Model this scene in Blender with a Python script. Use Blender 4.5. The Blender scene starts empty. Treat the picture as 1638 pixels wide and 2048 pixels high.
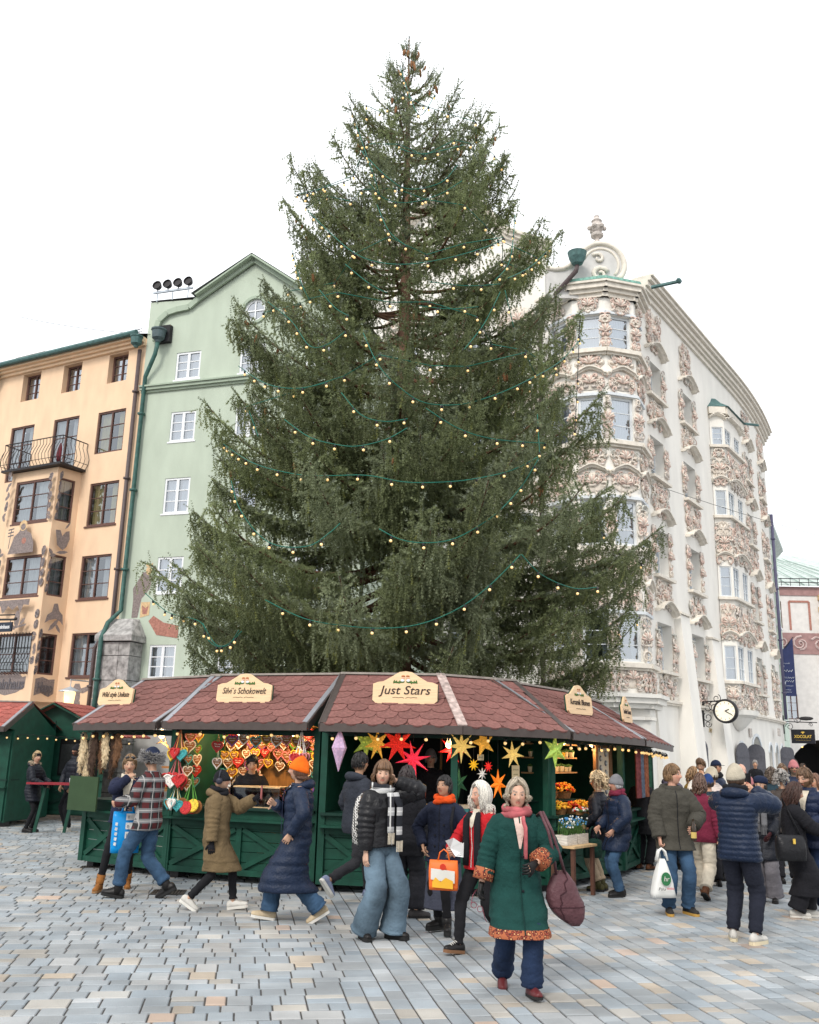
import bpy, bmesh, math, random
import numpy as np
from mathutils import Vector, Matrix, Euler, noise as mnoise

scene = bpy.context.scene
COL = scene.collection
PI = math.pi
R = math.radians

# ------------------------------------------------------------------ camera, sky, sun, exposure
cam_data = bpy.data.cameras.new('camera')
cam = bpy.data.objects.new('camera', cam_data)
COL.objects.link(cam)
cam_data.sensor_width = 36.0
cam_data.sensor_fit = 'AUTO'
cam_data.lens = 1870.0 / 2048.0 * 36.0
cam_data.clip_end = 2000
_pit, _rol = R(14.25), R(1.46)
_r0 = Vector((1, 0, 0)); _u0 = Vector((0, -math.sin(_pit), math.cos(_pit))); _f = Vector((0, math.cos(_pit), math.sin(_pit)))
_r = _r0 * math.cos(_rol) + _u0 * math.sin(_rol); _u = -_r0 * math.sin(_rol) + _u0 * math.cos(_rol)
cam.matrix_world = Matrix(((_r.x, _u.x, -_f.x, 0), (_r.y, _u.y, -_f.y, 0), (_r.z, _u.z, -_f.z, 1.88), (0, 0, 0, 1)))
scene.camera = cam

SUN_EL, SUN_AZ = R(42), R(205)      # azimuth clockwise from +Y: behind the camera and a little to its left
world = bpy.data.worlds.new('World'); scene.world = world; world.use_nodes = True
nt = world.node_tree; nt.nodes.clear()
_out = nt.nodes.new('ShaderNodeOutputWorld'); _bg = nt.nodes.new('ShaderNodeBackground')
_sky = nt.nodes.new('ShaderNodeTexSky'); _sky.sky_type = 'NISHITA'; _sky.sun_disc = False
_sky.sun_elevation = SUN_EL; _sky.sun_rotation = SUN_AZ; _sky.dust_density = 4.0
_tc = nt.nodes.new('ShaderNodeTexCoord'); _no = nt.nodes.new('ShaderNodeTexNoise')
_no.inputs['Scale'].default_value = 1.6; _no.inputs['Detail'].default_value = 5.0
nt.links.new(_tc.outputs['Generated'], _no.inputs['Vector'])
_rp = nt.nodes.new('ShaderNodeValToRGB')
_rp.color_ramp.elements[0].position = .35; _rp.color_ramp.elements[0].color = (11.4, 11.7, 12.1, 1)
_rp.color_ramp.elements[1].position = .7; _rp.color_ramp.elements[1].color = (13.2, 13.4, 13.6, 1)
nt.links.new(_no.outputs['Fac'], _rp.inputs['Fac'])
_mx = nt.nodes.new('ShaderNodeMixRGB'); _mx.inputs['Fac'].default_value = 0.88
nt.links.new(_sky.outputs['Color'], _mx.inputs['Color1']); nt.links.new(_rp.outputs['Color'], _mx.inputs['Color2'])
nt.links.new(_mx.outputs['Color'], _bg.inputs['Color']); _bg.inputs['Strength'].default_value = 0.10
nt.links.new(_bg.outputs['Background'], _out.inputs['Surface'])

sun_d = bpy.data.lights.new('sun', 'SUN'); sun_d.energy = 1.5; sun_d.angle = R(14); sun_d.color = (1, .95, .88)
sun = bpy.data.objects.new('sun', sun_d); COL.objects.link(sun)
_sd = Vector((math.sin(SUN_AZ) * math.cos(SUN_EL), math.cos(SUN_AZ) * math.cos(SUN_EL), math.sin(SUN_EL)))
sun.rotation_euler = (-_sd).to_track_quat('-Z', 'Y').to_euler()
sun.location = (0, -20, 40)

scene.view_settings.view_transform = 'Standard'; scene.view_settings.look = 'None'
scene.view_settings.exposure = 0.40; scene.view_settings.gamma = 1.0
scene.view_settings.use_curve_mapping = False
scene.render.engine = 'CYCLES'
scene.cycles.max_bounces = 6; scene.cycles.diffuse_bounces = 3; scene.cycles.glossy_bounces = 3
scene.cycles.transparent_max_bounces = 8; scene.cycles.transmission_bounces = 4
scene.cycles.use_denoising = True
scene.cycles.sample_clamp_indirect = 4.0

# ------------------------------------------------------------------ materials
_M = {}
def mat(name, c=(.5, .5, .5), r=.7, v=.10, sc=5.0, bump=0.0, bsc=60.0, metal=0.0, spec=.3, emit=None, es=1.0, attr=False, det=4.0, stretch=None):
    if name in _M: return _M[name]
    m = bpy.data.materials.new(name); m.use_nodes = True
    t = m.node_tree; N = t.nodes; L = t.links
    b = N['Principled BSDF']
    b.inputs['Roughness'].default_value = r; b.inputs['Metallic'].default_value = metal
    b.inputs['Specular IOR Level'].default_value = spec
    tc = N.new('ShaderNodeTexCoord'); vec = tc.outputs['Object']
    if stretch:
        mp = N.new('ShaderNodeMapping'); mp.inputs['Scale'].default_value = stretch
        L.new(vec, mp.inputs['Vector']); vec = mp.outputs['Vector']
    no = N.new('ShaderNodeTexNoise'); no.inputs['Scale'].default_value = sc; no.inputs['Detail'].default_value = det
    L.new(vec, no.inputs['Vector'])
    rp = N.new('ShaderNodeMapRange'); rp.inputs['From Min'].default_value = .3; rp.inputs['From Max'].default_value = .7
    rp.inputs['To Min'].default_value = 1 - v; rp.inputs['To Max'].default_value = 1 + v
    L.new(no.outputs['Fac'], rp.inputs['Value'])
    mu = N.new('ShaderNodeVectorMath'); mu.operation = 'SCALE'
    if attr:
        at = N.new('ShaderNodeAttribute'); at.attribute_name = 'Col'; L.new(at.outputs['Color'], mu.inputs[0])
    else:
        mu.inputs[0].default_value = c
    L.new(rp.outputs['Result'], mu.inputs['Scale'])
    L.new(mu.outputs['Vector'], b.inputs['Base Color'])
    if bump:
        n2 = N.new('ShaderNodeTexNoise'); n2.inputs['Scale'].default_value = bsc; n2.inputs['Detail'].default_value = 3
        L.new(vec, n2.inputs['Vector'])
        bp = N.new('ShaderNodeBump'); bp.inputs['Strength'].default_value = bump; bp.inputs['Distance'].default_value = .02
        L.new(n2.outputs['Fac'], bp.inputs['Height']); L.new(bp.outputs['Normal'], b.inputs['Normal'])
    if emit:
        b.inputs['Emission Color'].default_value = (*emit, 1); b.inputs['Emission Strength'].default_value = es
    m.diffuse_color = (*c, 1)
    _M[name] = m
    return m

def glass_mat(name, tint=(.75, .82, .88), refl=.16):
    if name in _M: return _M[name]
    m = bpy.data.materials.new(name); m.use_nodes = True
    t = m.node_tree; N = t.nodes; L = t.links; N.clear()
    o = N.new('ShaderNodeOutputMaterial'); mx = N.new('ShaderNodeMixShader')
    tr = N.new('ShaderNodeBsdfTransparent'); tr.inputs['Color'].default_value = (*tint, 1)
    gl = N.new('ShaderNodeBsdfGlossy'); gl.inputs['Roughness'].default_value = .03; gl.inputs['Color'].default_value = (.9, .95, 1, 1)
    fr = N.new('ShaderNodeFresnel'); fr.inputs['IOR'].default_value = 1.5
    ad = N.new('ShaderNodeMath'); ad.operation = 'ADD'; ad.inputs[1].default_value = refl; ad.use_clamp = True
    L.new(fr.outputs[0], ad.inputs[0]); L.new(ad.outputs[0], mx.inputs[0])
    L.new(tr.outputs[0], mx.inputs[1]); L.new(gl.outputs[0], mx.inputs[2]); L.new(mx.outputs[0], o.inputs['Surface'])
    _M[name] = m
    return m

# ------------------------------------------------------------------ mesh building
def frames(pts):
    """tangents and parallel-transported normals along a polyline"""
    P = [Vector(p) for p in pts]; n = len(P); T = []
    for i in range(n):
        d = P[min(i + 1, n - 1)] - P[max(i - 1, 0)]
        T.append(d.normalized() if d.length > 1e-9 else Vector((0, 0, 1)))
    a = Vector((0, 0, 1)) if abs(T[0].z) < .9 else Vector((1, 0, 0))
    u = (a - T[0] * a.dot(T[0])).normalized(); out = []
    for t in T:
        u = u - t * u.dot(t)
        u = u.normalized() if u.length > 1e-6 else t.orthogonal().normalized()
        out.append((t, u, t.cross(u)))
    return P, out

class MB:
    def __init__(s): s.v = []; s.f = []; s.m = []
    def add(s, vs, fs, mi=0):
        o = len(s.v); s.v.extend([tuple(p) for p in vs])
        for f in fs: s.f.append(tuple(i + o for i in f)); s.m.append(mi)
        return s
    def box(s, c, d, M=None, mi=0):
        x, y, z = d[0] / 2, d[1] / 2, d[2] / 2
        vs = [Vector((a * x, b * y, e * z)) for a in (-1, 1) for b in (-1, 1) for e in (-1, 1)]
        if M is not None: vs = [M @ p for p in vs]
        c = Vector(c); vs = [p + c for p in vs]
        return s.add(vs, [(0, 1, 3, 2), (4, 6, 7, 5), (0, 4, 5, 1), (2, 3, 7, 6), (0, 2, 6, 4), (1, 5, 7, 3)], mi)
    def span(s, a, b, mi=0):
        return s.box([(a[i] + b[i]) / 2 for i in range(3)], [abs(b[i] - a[i]) for i in range(3)], None, mi)
    def bar(s, a, b, w, h, up=(0, 0, 1), mi=0):
        a = Vector(a); b = Vector(b); t = (b - a); l = t.length; t.normalize(); up = Vector(up)
        x = t.cross(up)
        x = x.normalized() if x.length > 1e-5 else t.orthogonal().normalized()
        z = x.cross(t)
        M = Matrix((x, t, z)).transposed()
        return s.box((a + b) / 2, (w, l, h), M, mi)
    def prism(s, poly, z0, z1, M=None, mi=0, caps=True):
        n = len(poly); vs = [Vector((p[0], p[1], z0)) for p in poly] + [Vector((p[0], p[1], z1)) for p in poly]
        if M is not None: vs = [M @ p for p in vs]
        fs = [(i, (i + 1) % n, n + (i + 1) % n, n + i) for i in range(n)]
        if caps: fs += [tuple(range(n - 1, -1, -1)), tuple(range(n, 2 * n))]
        return s.add(vs, fs, mi)
    def plate(s, poly, y0, y1, mi=0):
        """polygon in the x-z plane, thick from y0 (front) to y1"""
        n = len(poly); vs = [(p[0], y0, p[1]) for p in poly] + [(p[0], y1, p[1]) for p in poly]
        fs = [(i, n + i, n + (i + 1) % n, (i + 1) % n) for i in range(n)] + [tuple(range(n)), tuple(range(2 * n - 1, n - 1, -1))]
        return s.add(vs, fs, mi)
    def tube(s, pts, r, n=6, caps=True, mi=0, flat=1.0):
        P, F = frames(pts); k = len(P)
        rr = [r] * k if isinstance(r, (int, float)) else list(r)
        vs = []
        for p, (t, u, w), q in zip(P, F, rr):
            for j in range(n):
                a = 2 * PI * j / n; vs.append(p + u * (math.cos(a) * q) + w * (math.sin(a) * q * flat))
        fs = [(i * n + j, i * n + (j + 1) % n, (i + 1) * n + (j + 1) % n, (i + 1) * n + j) for i in range(k - 1) for j in range(n)]
        if caps: fs += [tuple(range(n - 1, -1, -1)), tuple(range((k - 1) * n, k * n))]
        return s.add(vs, fs, mi)
    def loft(s, rings, caps=True, mi=0):
        n = len(rings[0]); k = len(rings); vs = [p for q in rings for p in q]
        fs = [(i * n + j, i * n + (j + 1) % n, (i + 1) * n + (j + 1) % n, (i + 1) * n + j) for i in range(k - 1) for j in range(n)]
        if caps: fs += [tuple(range(n - 1, -1, -1)), tuple(range((k - 1) * n, k * n))]
        return s.add(vs, fs, mi)
    def lathe(s, prof, n=12, M=None, mi=0, sx=1, sy=1):
        vs = []
        for r, z in prof:
            for j in range(n):
                a = 2 * PI * j / n; p = Vector((math.cos(a) * r * sx, math.sin(a) * r * sy, z)); vs.append(M @ p if M is not None else p)
        k = len(prof)
        fs = [(i * n + j, i * n + (j + 1) % n, (i + 1) * n + (j + 1) % n, (i + 1) * n + j) for i in range(k - 1) for j in range(n)]
        fs += [tuple(range(n - 1, -1, -1)), tuple(range((k - 1) * n, k * n))]
        return s.add(vs, fs, mi)
    def ell(s, c, r, n=10, k=7, M=None, mi=0):
        r = (r, r, r) if isinstance(r, (int, float)) else r
        c = Vector(c); vs = []
        for i in range(1, k):
            t = PI * i / k
            for j in range(n):
                a = 2 * PI * j / n; p = Vector((math.cos(a) * math.sin(t) * r[0], math.sin(a) * math.sin(t) * r[1], math.cos(t) * r[2]))
                vs.append((M @ p if M is not None else p) + c)
        top = Vector((0, 0, r[2])); bot = Vector((0, 0, -r[2]))
        vs.append((M @ top if M is not None else top) + c); vs.append((M @ bot if M is not None else bot) + c)
        T = (k - 1) * n; B = T + 1
        fs = [(i * n + j, (i + 1) * n + j, (i + 1) * n + (j + 1) % n, i * n + (j + 1) % n) for i in range(k - 2) for j in range(n)]
        fs += [(T, j, (j + 1) % n) for j in range(n)] + [(B, (k - 2) * n + (j + 1) % n, (k - 2) * n + j) for j in range(n)]
        return s.add(vs, fs, mi)
    def mesh(s, name, mats, smooth=False):
        me = bpy.data.meshes.new(name); me.from_pydata(s.v, [], s.f)
        for m in (mats if isinstance(mats, (list, tuple)) else [mats]): me.materials.append(m)
        if s.m and max(s.m) > 0: me.polygons.foreach_set('material_index', s.m)
        if smooth: me.polygons.foreach_set('use_smooth', [True] * len(s.f))
        me.update()
        return me
    def build(s, name, mats, parent=None, smooth=False, loc=None, rot=None):
        return link(name, s.mesh(name, mats, smooth), parent, loc, rot)

def link(name, data, parent=None, loc=None, rot=None, scale=None):
    o = bpy.data.objects.new(name, data); COL.objects.link(o)
    if parent is not None: o.parent = parent
    if loc is not None: o.location = loc
    if rot is not None: o.rotation_euler = rot if isinstance(rot, (tuple, list, Euler)) else (0, 0, rot)
    if scale is not None: o.scale = scale if isinstance(scale, (tuple, list)) else (scale,) * 3
    return o
def empty(name, loc=(0, 0, 0), rotz=0.0, parent=None):
    o = link(name, None, parent, loc, (0, 0, rotz)); o.empty_display_size = .2; return o
def tag(o, label=None, cat=None, group=None, kind=None):
    if label: o['label'] = label
    if cat: o['category'] = cat
    if group: o['group'] = group
    if kind: o['kind'] = kind
    return o
def copytree(o, parent=None):
    c = o.copy(); COL.objects.link(c)
    if parent is not None: c.parent = parent
    for ch in list(o.children): copytree(ch, c)
    return c
def text_mesh(body, size, mat_, depth=.004, shear=0.0, width=None, bold=0.0, space=1.0):
    cu = bpy.data.curves.new('lettering', 'FONT'); cu.body = body; cu.size = size; cu.extrude = depth; cu.shear = shear
    cu.align_x = 'CENTER'; cu.align_y = 'CENTER'; cu.offset = bold; cu.resolution_u = 3; cu.space_character = space
    o = bpy.data.objects.new('lettering', cu); COL.objects.link(o)
    dg = bpy.context.evaluated_depsgraph_get(); me = bpy.data.meshes.new_from_object(o.evaluated_get(dg))
    bpy.data.objects.remove(o); bpy.data.curves.remove(cu)
    me.materials.clear(); me.materials.append(mat_); me.name = 'lettering'
    if width and len(me.vertices):
        xs = [v.co.x for v in me.vertices]; w = max(xs) - min(xs); k = width / w
        for v in me.vertices: v.co.x *= k
    return me
def scribble(parent, lines, m, y=-.004, seed=0):
    """illegible handwriting: rows of small wavy strokes (x0, x1, z, height)"""
    r_ = random.Random(seed); q = MB()
    for x0, x1, z, h in lines:
        n = max(6, int((x1 - x0) / (h * .42))); q.tube([(x0 + (x1 - x0) * i / n, y, z + h * .5 * (1 if i % 2 else -1) * r_.uniform(.4, 1)) for i in range(n + 1)], h * .09, 4)
    return q.build('lettering', m, parent)

def wall_poly(mb, outer, holes, y=0.0, depth=.2, mi=0, rmi=None):
    """flat wall in x-z at y with holes; reveals of each hole run back to y+depth"""
    bm = bmesh.new(); E = []
    for lp in [outer] + holes:
        vs = [bm.verts.new((p[0], y, p[1])) for p in lp]
        for i in range(len(vs)): E.append(bm.edges.new((vs[i], vs[(i + 1) % len(vs)])))
    bmesh.ops.triangle_fill(bm, use_beauty=True, use_dissolve=False, edges=E, normal=(0, -1, 0))
    bm.verts.index_update()
    fs = []
    for f in bm.faces:
        ids = [v.index for v in f.verts]
        if f.normal.y > 0: ids.reverse()
        fs.append(ids)
    mb.add([v.co.copy() for v in bm.verts], fs, mi); bm.free()
    for lp in holes:
        n = len(lp)
        mb.add([(p[0], y, p[1]) for p in lp] + [(p[0], y + depth, p[1]) for p in lp],
               [(i, (i + 1) % n, n + (i + 1) % n, n + i) for i in range(n)], mi if rmi is None else rmi)
def rect(x0, x1, z0, z1): return [(x0, z0), (x1, z0), (x1, z1), (x0, z1)]
def archp(x0, x1, z0, z1, n=10):
    r = (x1 - x0) / 2; c = (x0 + x1) / 2; zc = z1 - r
    return [(x0, z0), (x1, z0)] + [(c + r * math.cos(PI * i / n), zc + r * math.sin(PI * i / n)) for i in range(n + 1)]
def circ(cx, cz, r, n=20, rz=None): return [(cx + r * math.cos(2 * PI * i / n), cz + (rz or r) * math.sin(2 * PI * i / n)) for i in range(n)]

GLASS = glass_mat('window_glass'); GLASSB = glass_mat('window_glass_bluish', (.70, .80, .92), .34)
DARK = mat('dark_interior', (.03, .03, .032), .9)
CURTAIN = mat('curtain_cloth', (.62, .60, .56), .9, .15, 30, stretch=(6, 1, .3))
CURTAIN_Y = mat('yellow_curtain', (.62, .50, .22), .9, .2, 30, stretch=(6, 1, .3))

def window(parent, x0, x1, z0, z1, y, fm, cols=2, rows=3, fr=.055, curtain=CURTAIN, glass=GLASS, mull=.05, bar=.022, sill=None, cw=.3):
    """casement window in the parent's x-z plane, set back at y"""
    mb = MB(); w = x1 - x0; h = z1 - z0
    mb.span((x0, y - .03, z0), (x0 + fr, y + .04, z1)); mb.span((x1 - fr, y - .03, z0), (x1, y + .04, z1))
    mb.span((x0 + fr, y - .028, z1 - fr), (x1 - fr, y + .038, z1)); mb.span((x0 + fr, y - .028, z0), (x1 - fr, y + .038, z0 + fr))
    xs = [x0 + fr]; iw = (w - 2 * fr - mull * (cols - 1)) / cols
    for c in range(cols):
        a = x0 + fr + c * (iw + mull)
        if c: mb.span((a - mull, y - .026, z0 + fr), (a, y + .036, z1 - fr))
        for k in range(1, rows):
            zz = z0 + fr + (h - 2 * fr) * k / rows
            mb.span((a, y - .012, zz - bar / 2), (a + iw, y + .02, zz + bar / 2))
    o = mb.build('window', fm, parent)
    for c in range(cols):
        a = x0 + fr + c * (iw + mull)
        for k in range(rows):
            za = z0 + fr + (h - 2 * fr) * k / rows + (bar / 2 if k else 0); zb = z0 + fr + (h - 2 * fr) * (k + 1) / rows - (bar / 2 if k < rows - 1 else 0)
            MB().add([(a, y + .008, za), (a + iw, y + .008, za), (a + iw, y + .008, zb), (a, y + .008, zb)], [(0, 1, 2, 3)]).build('pane', glass, o)
    if curtain is not None:
        m2 = MB(); n = 14
        for side in (0, 1):
            a0 = x0 + fr if side == 0 else x1 - fr - cw * w; a1 = a0 + cw * w
            pts = [(a0 + (a1 - a0) * i / n, y + .12 + .018 * math.sin(i * 1.9)) for i in range(n + 1)]
            m2.add([(p[0], p[1], z0) for p in pts] + [(p[0], p[1], z1) for p in pts], [(i, i + 1, n + 2 + i, n + 1 + i) for i in range(n)])
        m2.build('curtain', curtain, o)
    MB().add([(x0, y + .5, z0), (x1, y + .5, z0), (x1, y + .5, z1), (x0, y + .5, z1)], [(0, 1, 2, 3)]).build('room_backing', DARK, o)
    if sill: MB().span((x0 - .05, y - sill, z0 - .05), (x1 + .05, y + .03, z0 - .003)).build('sill', fm, o)
    return o
# ------------------------------------------------------------------ ground
rng = random.Random(7)
M_JOINT = mat('joint_sand', (.085, .08, .075), .95, .3, 30)
M_STONE = mat('paving_stone', r=.66, v=.24, sc=1.5, det=10, bump=.35, bsc=70, attr=True, spec=.32)
M_FARPAVE = mat('far_paving', (.25, .265, .28), .75, .2, 6)
g = MB().add([(-200, -60, -.012), (200, -60, -.012), (200, 240, -.012), (-200, 240, -.012)], [(0, 1, 2, 3)]).build('ground', M_JOINT)
tag(g, kind='structure')
far = MB().add([(-60, 27.3, -.004), (60, 27.3, -.004), (60, 160, -.004), (-60, 160, -.004)], [(0, 1, 2, 3)]).build('far_pavement', M_FARPAVE)
tag(far, kind='structure')
PAVE_ANG = R(9.4)
_ex = Vector((math.cos(PAVE_ANG), math.sin(PAVE_ANG))); _ey = Vector((-math.sin(PAVE_ANG), math.cos(PAVE_ANG)))
def stone_colour():
    q = rng.random()
    if q < .74: b = (.285, .310, .326)
    elif q < .86: b = (.35, .36, .362)
    elif q < .955: b = (.365, .35, .32)
    elif q < .988: b = (.385, .335, .275)
    else: b = (.42, .33, .27)
    k = rng.uniform(.84, 1.14); w = rng.uniform(-.012, .012)
    return (b[0] * k + w, b[1] * k, b[2] * k - w)
stones = []       # (u0,u1,v0,v1)
cedge = [.3]
while cedge[-1] < 22: cedge.append(cedge[-1] + rng.choice((.16, .18, .2, .23)))
v = 2.0
while v < 30:                                   # blocks of courses; the seam to the courses running away is toothed
    v1 = v; rows_ = []
    for _ in range(rng.choice((2, 3, 4))):
        dv = rng.choice((.16, .19, .22, .26, .3)); rows_.append((v1, dv)); v1 += dv
    k0 = rng.randrange(0, 7); seam = cedge[k0]
    for va, dv in rows_:
        u = -26.0 + rng.random() * .2
        while u < seam:
            du = rng.choice((.16, .19, .22, .26, .31)); b = min(u + du, seam)
            if seam - b < .08: b = seam
            if dv > .25 and rng.random() < .3:
                h = rng.uniform(.4, .6) * dv; stones.append((u, b, va, va + h)); stones.append((u, b, va + h, va + dv))
            else: stones.append((u, b, va, va + dv))
            u = b
    for k in range(k0, 8):                      # toothed part: fill the block exactly
        w = v
        while w < v1 - 1e-6:
            dv = rng.choice((.15, .19, .23, .27)); e = v1 if v1 - w - dv < .1 else w + dv
            stones.append((cedge[k], cedge[k + 1], w, e)); w = e
    v = v1
for k in range(8, len(cedge) - 1):
    w = 2.0 - rng.random() * .3
    while w < 30:
        dv = rng.choice((.14, .17, .2, .24, .29)); stones.append((cedge[k], cedge[k + 1], w, w + dv)); w += dv
sel = []
for (u0, u1, v0, v1) in stones:
    cu, cv = (u0 + u1) / 2, (v0 + v1) / 2
    X = _ex.x * cu + _ey.x * cv; Y = _ex.y * cu + _ey.y * cv
    if Y < 5.6 or Y > 27.5 or abs(X) > .50 * Y + 1.2: continue
    sel.append((Y + .25 * abs(X), u0, u1, v0, v1))
sel.sort()
pave = empty('pavement', (0, 0, 0), PAVE_ANG); tag(pave, kind='structure')
def stone_geo(u0, u1, v0, v1, h, tilt):
    gp = .0068; c = .007
    a = [(u0 + gp, v0 + gp), (u1 - gp, v0 + gp), (u1 - gp, v1 - gp), (u0 + gp, v1 - gp)]
    i = [(u0 + gp + c, v0 + gp + c), (u1 - gp - c, v0 + gp + c), (u1 - gp - c, v1 - gp - c), (u0 + gp + c, v1 - gp - c)]
    z = [h + tilt[0], h + tilt[1], h - tilt[0], h - tilt[1]]
    return [(p[0], p[1], -.03) for p in a] + [(p[0], p[1], z[k] - .006) for k, p in enumerate(a)] + [(p[0], p[1], z[k]) for k, p in enumerate(i)]
SF = [(0, 1, 5, 4), (1, 2, 6, 5), (2, 3, 7, 6), (3, 0, 4, 7), (4, 5, 9, 8), (5, 6, 10, 9), (6, 7, 11, 10), (7, 4, 8, 11), (8, 9, 10, 11)]
def colour_attr(me, cols):
    at = me.color_attributes.new('Col', 'FLOAT_COLOR', 'POINT'); at.data.foreach_set('color', np.array(cols, dtype=np.float32).ravel())
mb = MB(); cols = []
for k, (_, u0, u1, v0, v1) in enumerate(sel):
    geo = stone_geo(u0, u1, v0, v1, rng.uniform(-.003, .003), (rng.uniform(-.0018, .0018), rng.uniform(-.0018, .0018)))
    c = stone_colour()
    if k < 300:
        one = MB().add(geo, SF); o = one.build('paving_stone', M_STONE, pave); colour_attr(o.data, [(*c, 1)] * 12)
    else:
        mb.add(geo, SF); cols += [(*c, 1)] * 12
o = mb.build('paving_stones', M_STONE, pave); colour_attr(o.data, cols); tag(o, kind='stuff')
# drain grates
M_IRON = mat('cast_iron', (.07, .065, .06), .6, .25, 20, metal=.4)
def grate(x, y, w, d, rz, label):
    t = empty('drain_grate', (x, y, .004), rz); tag(t, label, 'grate')
    m = MB(); m.span((-w / 2, -d / 2, 0), (-w / 2 + .02, d / 2, .012)); m.span((w / 2 - .02, -d / 2, 0), (w / 2, d / 2, .012))
    m.span((-w / 2, -d / 2 - .02, 0), (w / 2, -d / 2, .012)); m.span((-w / 2, d / 2, 0), (w / 2, d / 2 + .02, .012)); m.build('rim', M_IRON, t)
    n = int(w / .035)
    for i in range(1, n): MB().span((-w / 2 + i * w / n - .008, -d / 2, 0), (-w / 2 + i * w / n + .008, d / 2, .01)).build('slat', M_IRON, t)
    MB().span((-w / 2 + .02, -d / 2, -.004), (w / 2 - .02, d / 2, .001)).build('pit', DARK, t)
grate(-3.0, 13.0, .42, .34, .1, 'square iron drain grate in the paving between booted man and khaki parka woman')
grate(-4.6, 15.35, .62, .16, .15, 'long narrow iron drain grate in the paving near brown boots')
# ------------------------------------------------------------------ buildings
M_ORANGE = mat('apricot_plaster', (.79, .57, .385), .9, .085, 2.2, bump=.15, bsc=30, stretch=(1, 1, .4), det=7)
M_GREENP = mat('sage_plaster', (.465, .53, .435), .9, .075, 2.0, bump=.15, bsc=30, stretch=(1, 1, .35), det=7)
M_GREENT = mat('sage_trim', (.36, .43, .34), .85, .06, 3)
M_BROWN = mat('brown_window_wood', (.13, .068, .055), .6, .15, 20)
M_WHITEP = mat('white_window_paint', (.78, .80, .82), .5, .04, 10)
M_COPPER = mat('verdigris_copper', (.075, .15, .145), .6, .3, 8)
M_COPPERL = mat('pale_verdigris', (.20, .40, .33), .65, .35, 10)
M_PIPEB = mat('brown_pipe', (.10, .075, .075), .5, .15, 12)
M_IRONB = mat('wrought_iron', (.035, .033, .035), .5, .2, 20, metal=.3)
M_MURAL = mat('mural_paint', (.235, .195, .185), .95, .30, 22)
M_MURALD = mat('mural_dark_paint', (.13, .12, .13), .95, .4, 40)
M_MURALR = mat('mural_red_paint', (.38, .18, .14), .95, .25, 16)
M_MURALY = mat('mural_halo_paint', (.62, .44, .25), .95, .15, 16)
M_STONEW = mat('weathered_stone', (.33, .32, .31), .95, .45, 7, bump=.7, bsc=26)
M_SLATE = mat('slate_roof', (.16, .165, .17), .7, .2, 6)
M_ZINC = mat('zinc_sheet', (.50, .55, .60), .45, .12, 6, metal=.4)
M_WHITE = mat('white_plaster', (.80, .77, .71), .88, .06, 1.8, bump=.12, bsc=24, stretch=(1, 1, .35), det=7)
M_CREAM = mat('cream_moulding', (.72, .665, .58), .85, .12, 5)
M_GREYM = mat('grey_white_frame', (.66, .69, .71), .7, .06, 6)
M_PINK = mat('pink_stucco', (.65, .49, .42), .9, .22, 7)
M_PINKL = mat('pale_stucco', (.70, .63, .55), .9, .2, 8)
M_SAGE = mat('grey_green_stucco', (.52, .51, .46), .9, .18, 8)
M_GREYS = mat('weathered_grey_stucco', (.52, .47, .43), .9, .3, 12)
M_TERRA = mat('pale_copper_roof', (.47, .53, .50), .6, .15, 3)

def mural(parent, shapes, loc=(0, 0, 0), rot=0.0, name='mural'):
    """flat painting: list of (polygon, material index)"""
    m = MB()
    for k, (poly, mi) in enumerate(shapes):
        y = -.003 - .0012 * k
        m.add([(p[0], y, p[1]) for p in poly], [tuple(range(len(poly)))], mi)
    return m.build(name, [M_MURAL, M_MURALD, M_MURALR, M_MURALY], parent, loc=loc, rot=rot)
def leafp(cx, cz, l, w, a):
    return [(cx + math.cos(a) * l * t - math.sin(a) * w * s, cz + math.sin(a) * l * t + math.cos(a) * w * s) for t, s in ((-.5, 0), (-.2, .5), (.2, .45), (.5, 0), (.2, -.45), (-.2, -.5))]
def vine(x, z0, z1, seed, w=.13):
    r = random.Random(seed); out = []; z = z0
    while z < z1:
        L = r.uniform(.22, .36)
        if r.random() < .7:
            out.append(([(x + math.sin(t * .7) * .02 + math.cos(2 * PI * t / 9) * w * r.uniform(.7, 1.1), z + L / 2 + math.sin(2 * PI * t / 9) * L / 2) for t in range(9)], 0))
            for _ in range(9): out.append((circ(x + r.uniform(-.6, .6) * w, z + L * r.uniform(.15, .85), .022, 6), 1))
        else:
            for q in range(2): out.append((leafp(x + r.uniform(-.06, .06), z + L * (.3 + .4 * q), .22, .11, r.uniform(.3, 2.8)), 0))
        z += L + .03
    return out
def blob(pts): return [(p[0], p[1]) for p in pts]

# ---- apricot house on the left
YH = empty('apricot_house', (-8.32, 27.0, 0), math.atan2(-.47, .88))
tag(YH, 'apricot plastered house with brown windows, painted oriel and iron balcony', 'house')
mb = MB(); EZ = 14.1
oc = -2.31; ol = -4.33; oo = -.8             # oriel
wins = [(-5.47, -4.62, 12.85, 13.82), (-3.56, -2.73, 12.85, 13.82), (-1.54, -.72, 12.85, 13.82), (-7.6, -6.75, 12.85, 13.82),
        (-5.72, -4.62, 10.05, 11.95), (-3.71, -2.58, 10.05, 11.95), (-1.75, -.58, 10.53, 11.9),
        (-1.75, -.55, 8.22, 9.58), (-1.76, -.54, 5.98, 7.3), (-1.81, -.55, 3.69, 4.97),
        (-7.4, -6.25, 8.22, 9.58), (-7.4, -6.25, 5.98, 7.3), (-7.4, -6.25, 3.69, 4.97)]
wall_poly(mb, rect(-14, 0, -.1, EZ), [rect(*w) for w in wins], depth=.3)
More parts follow.
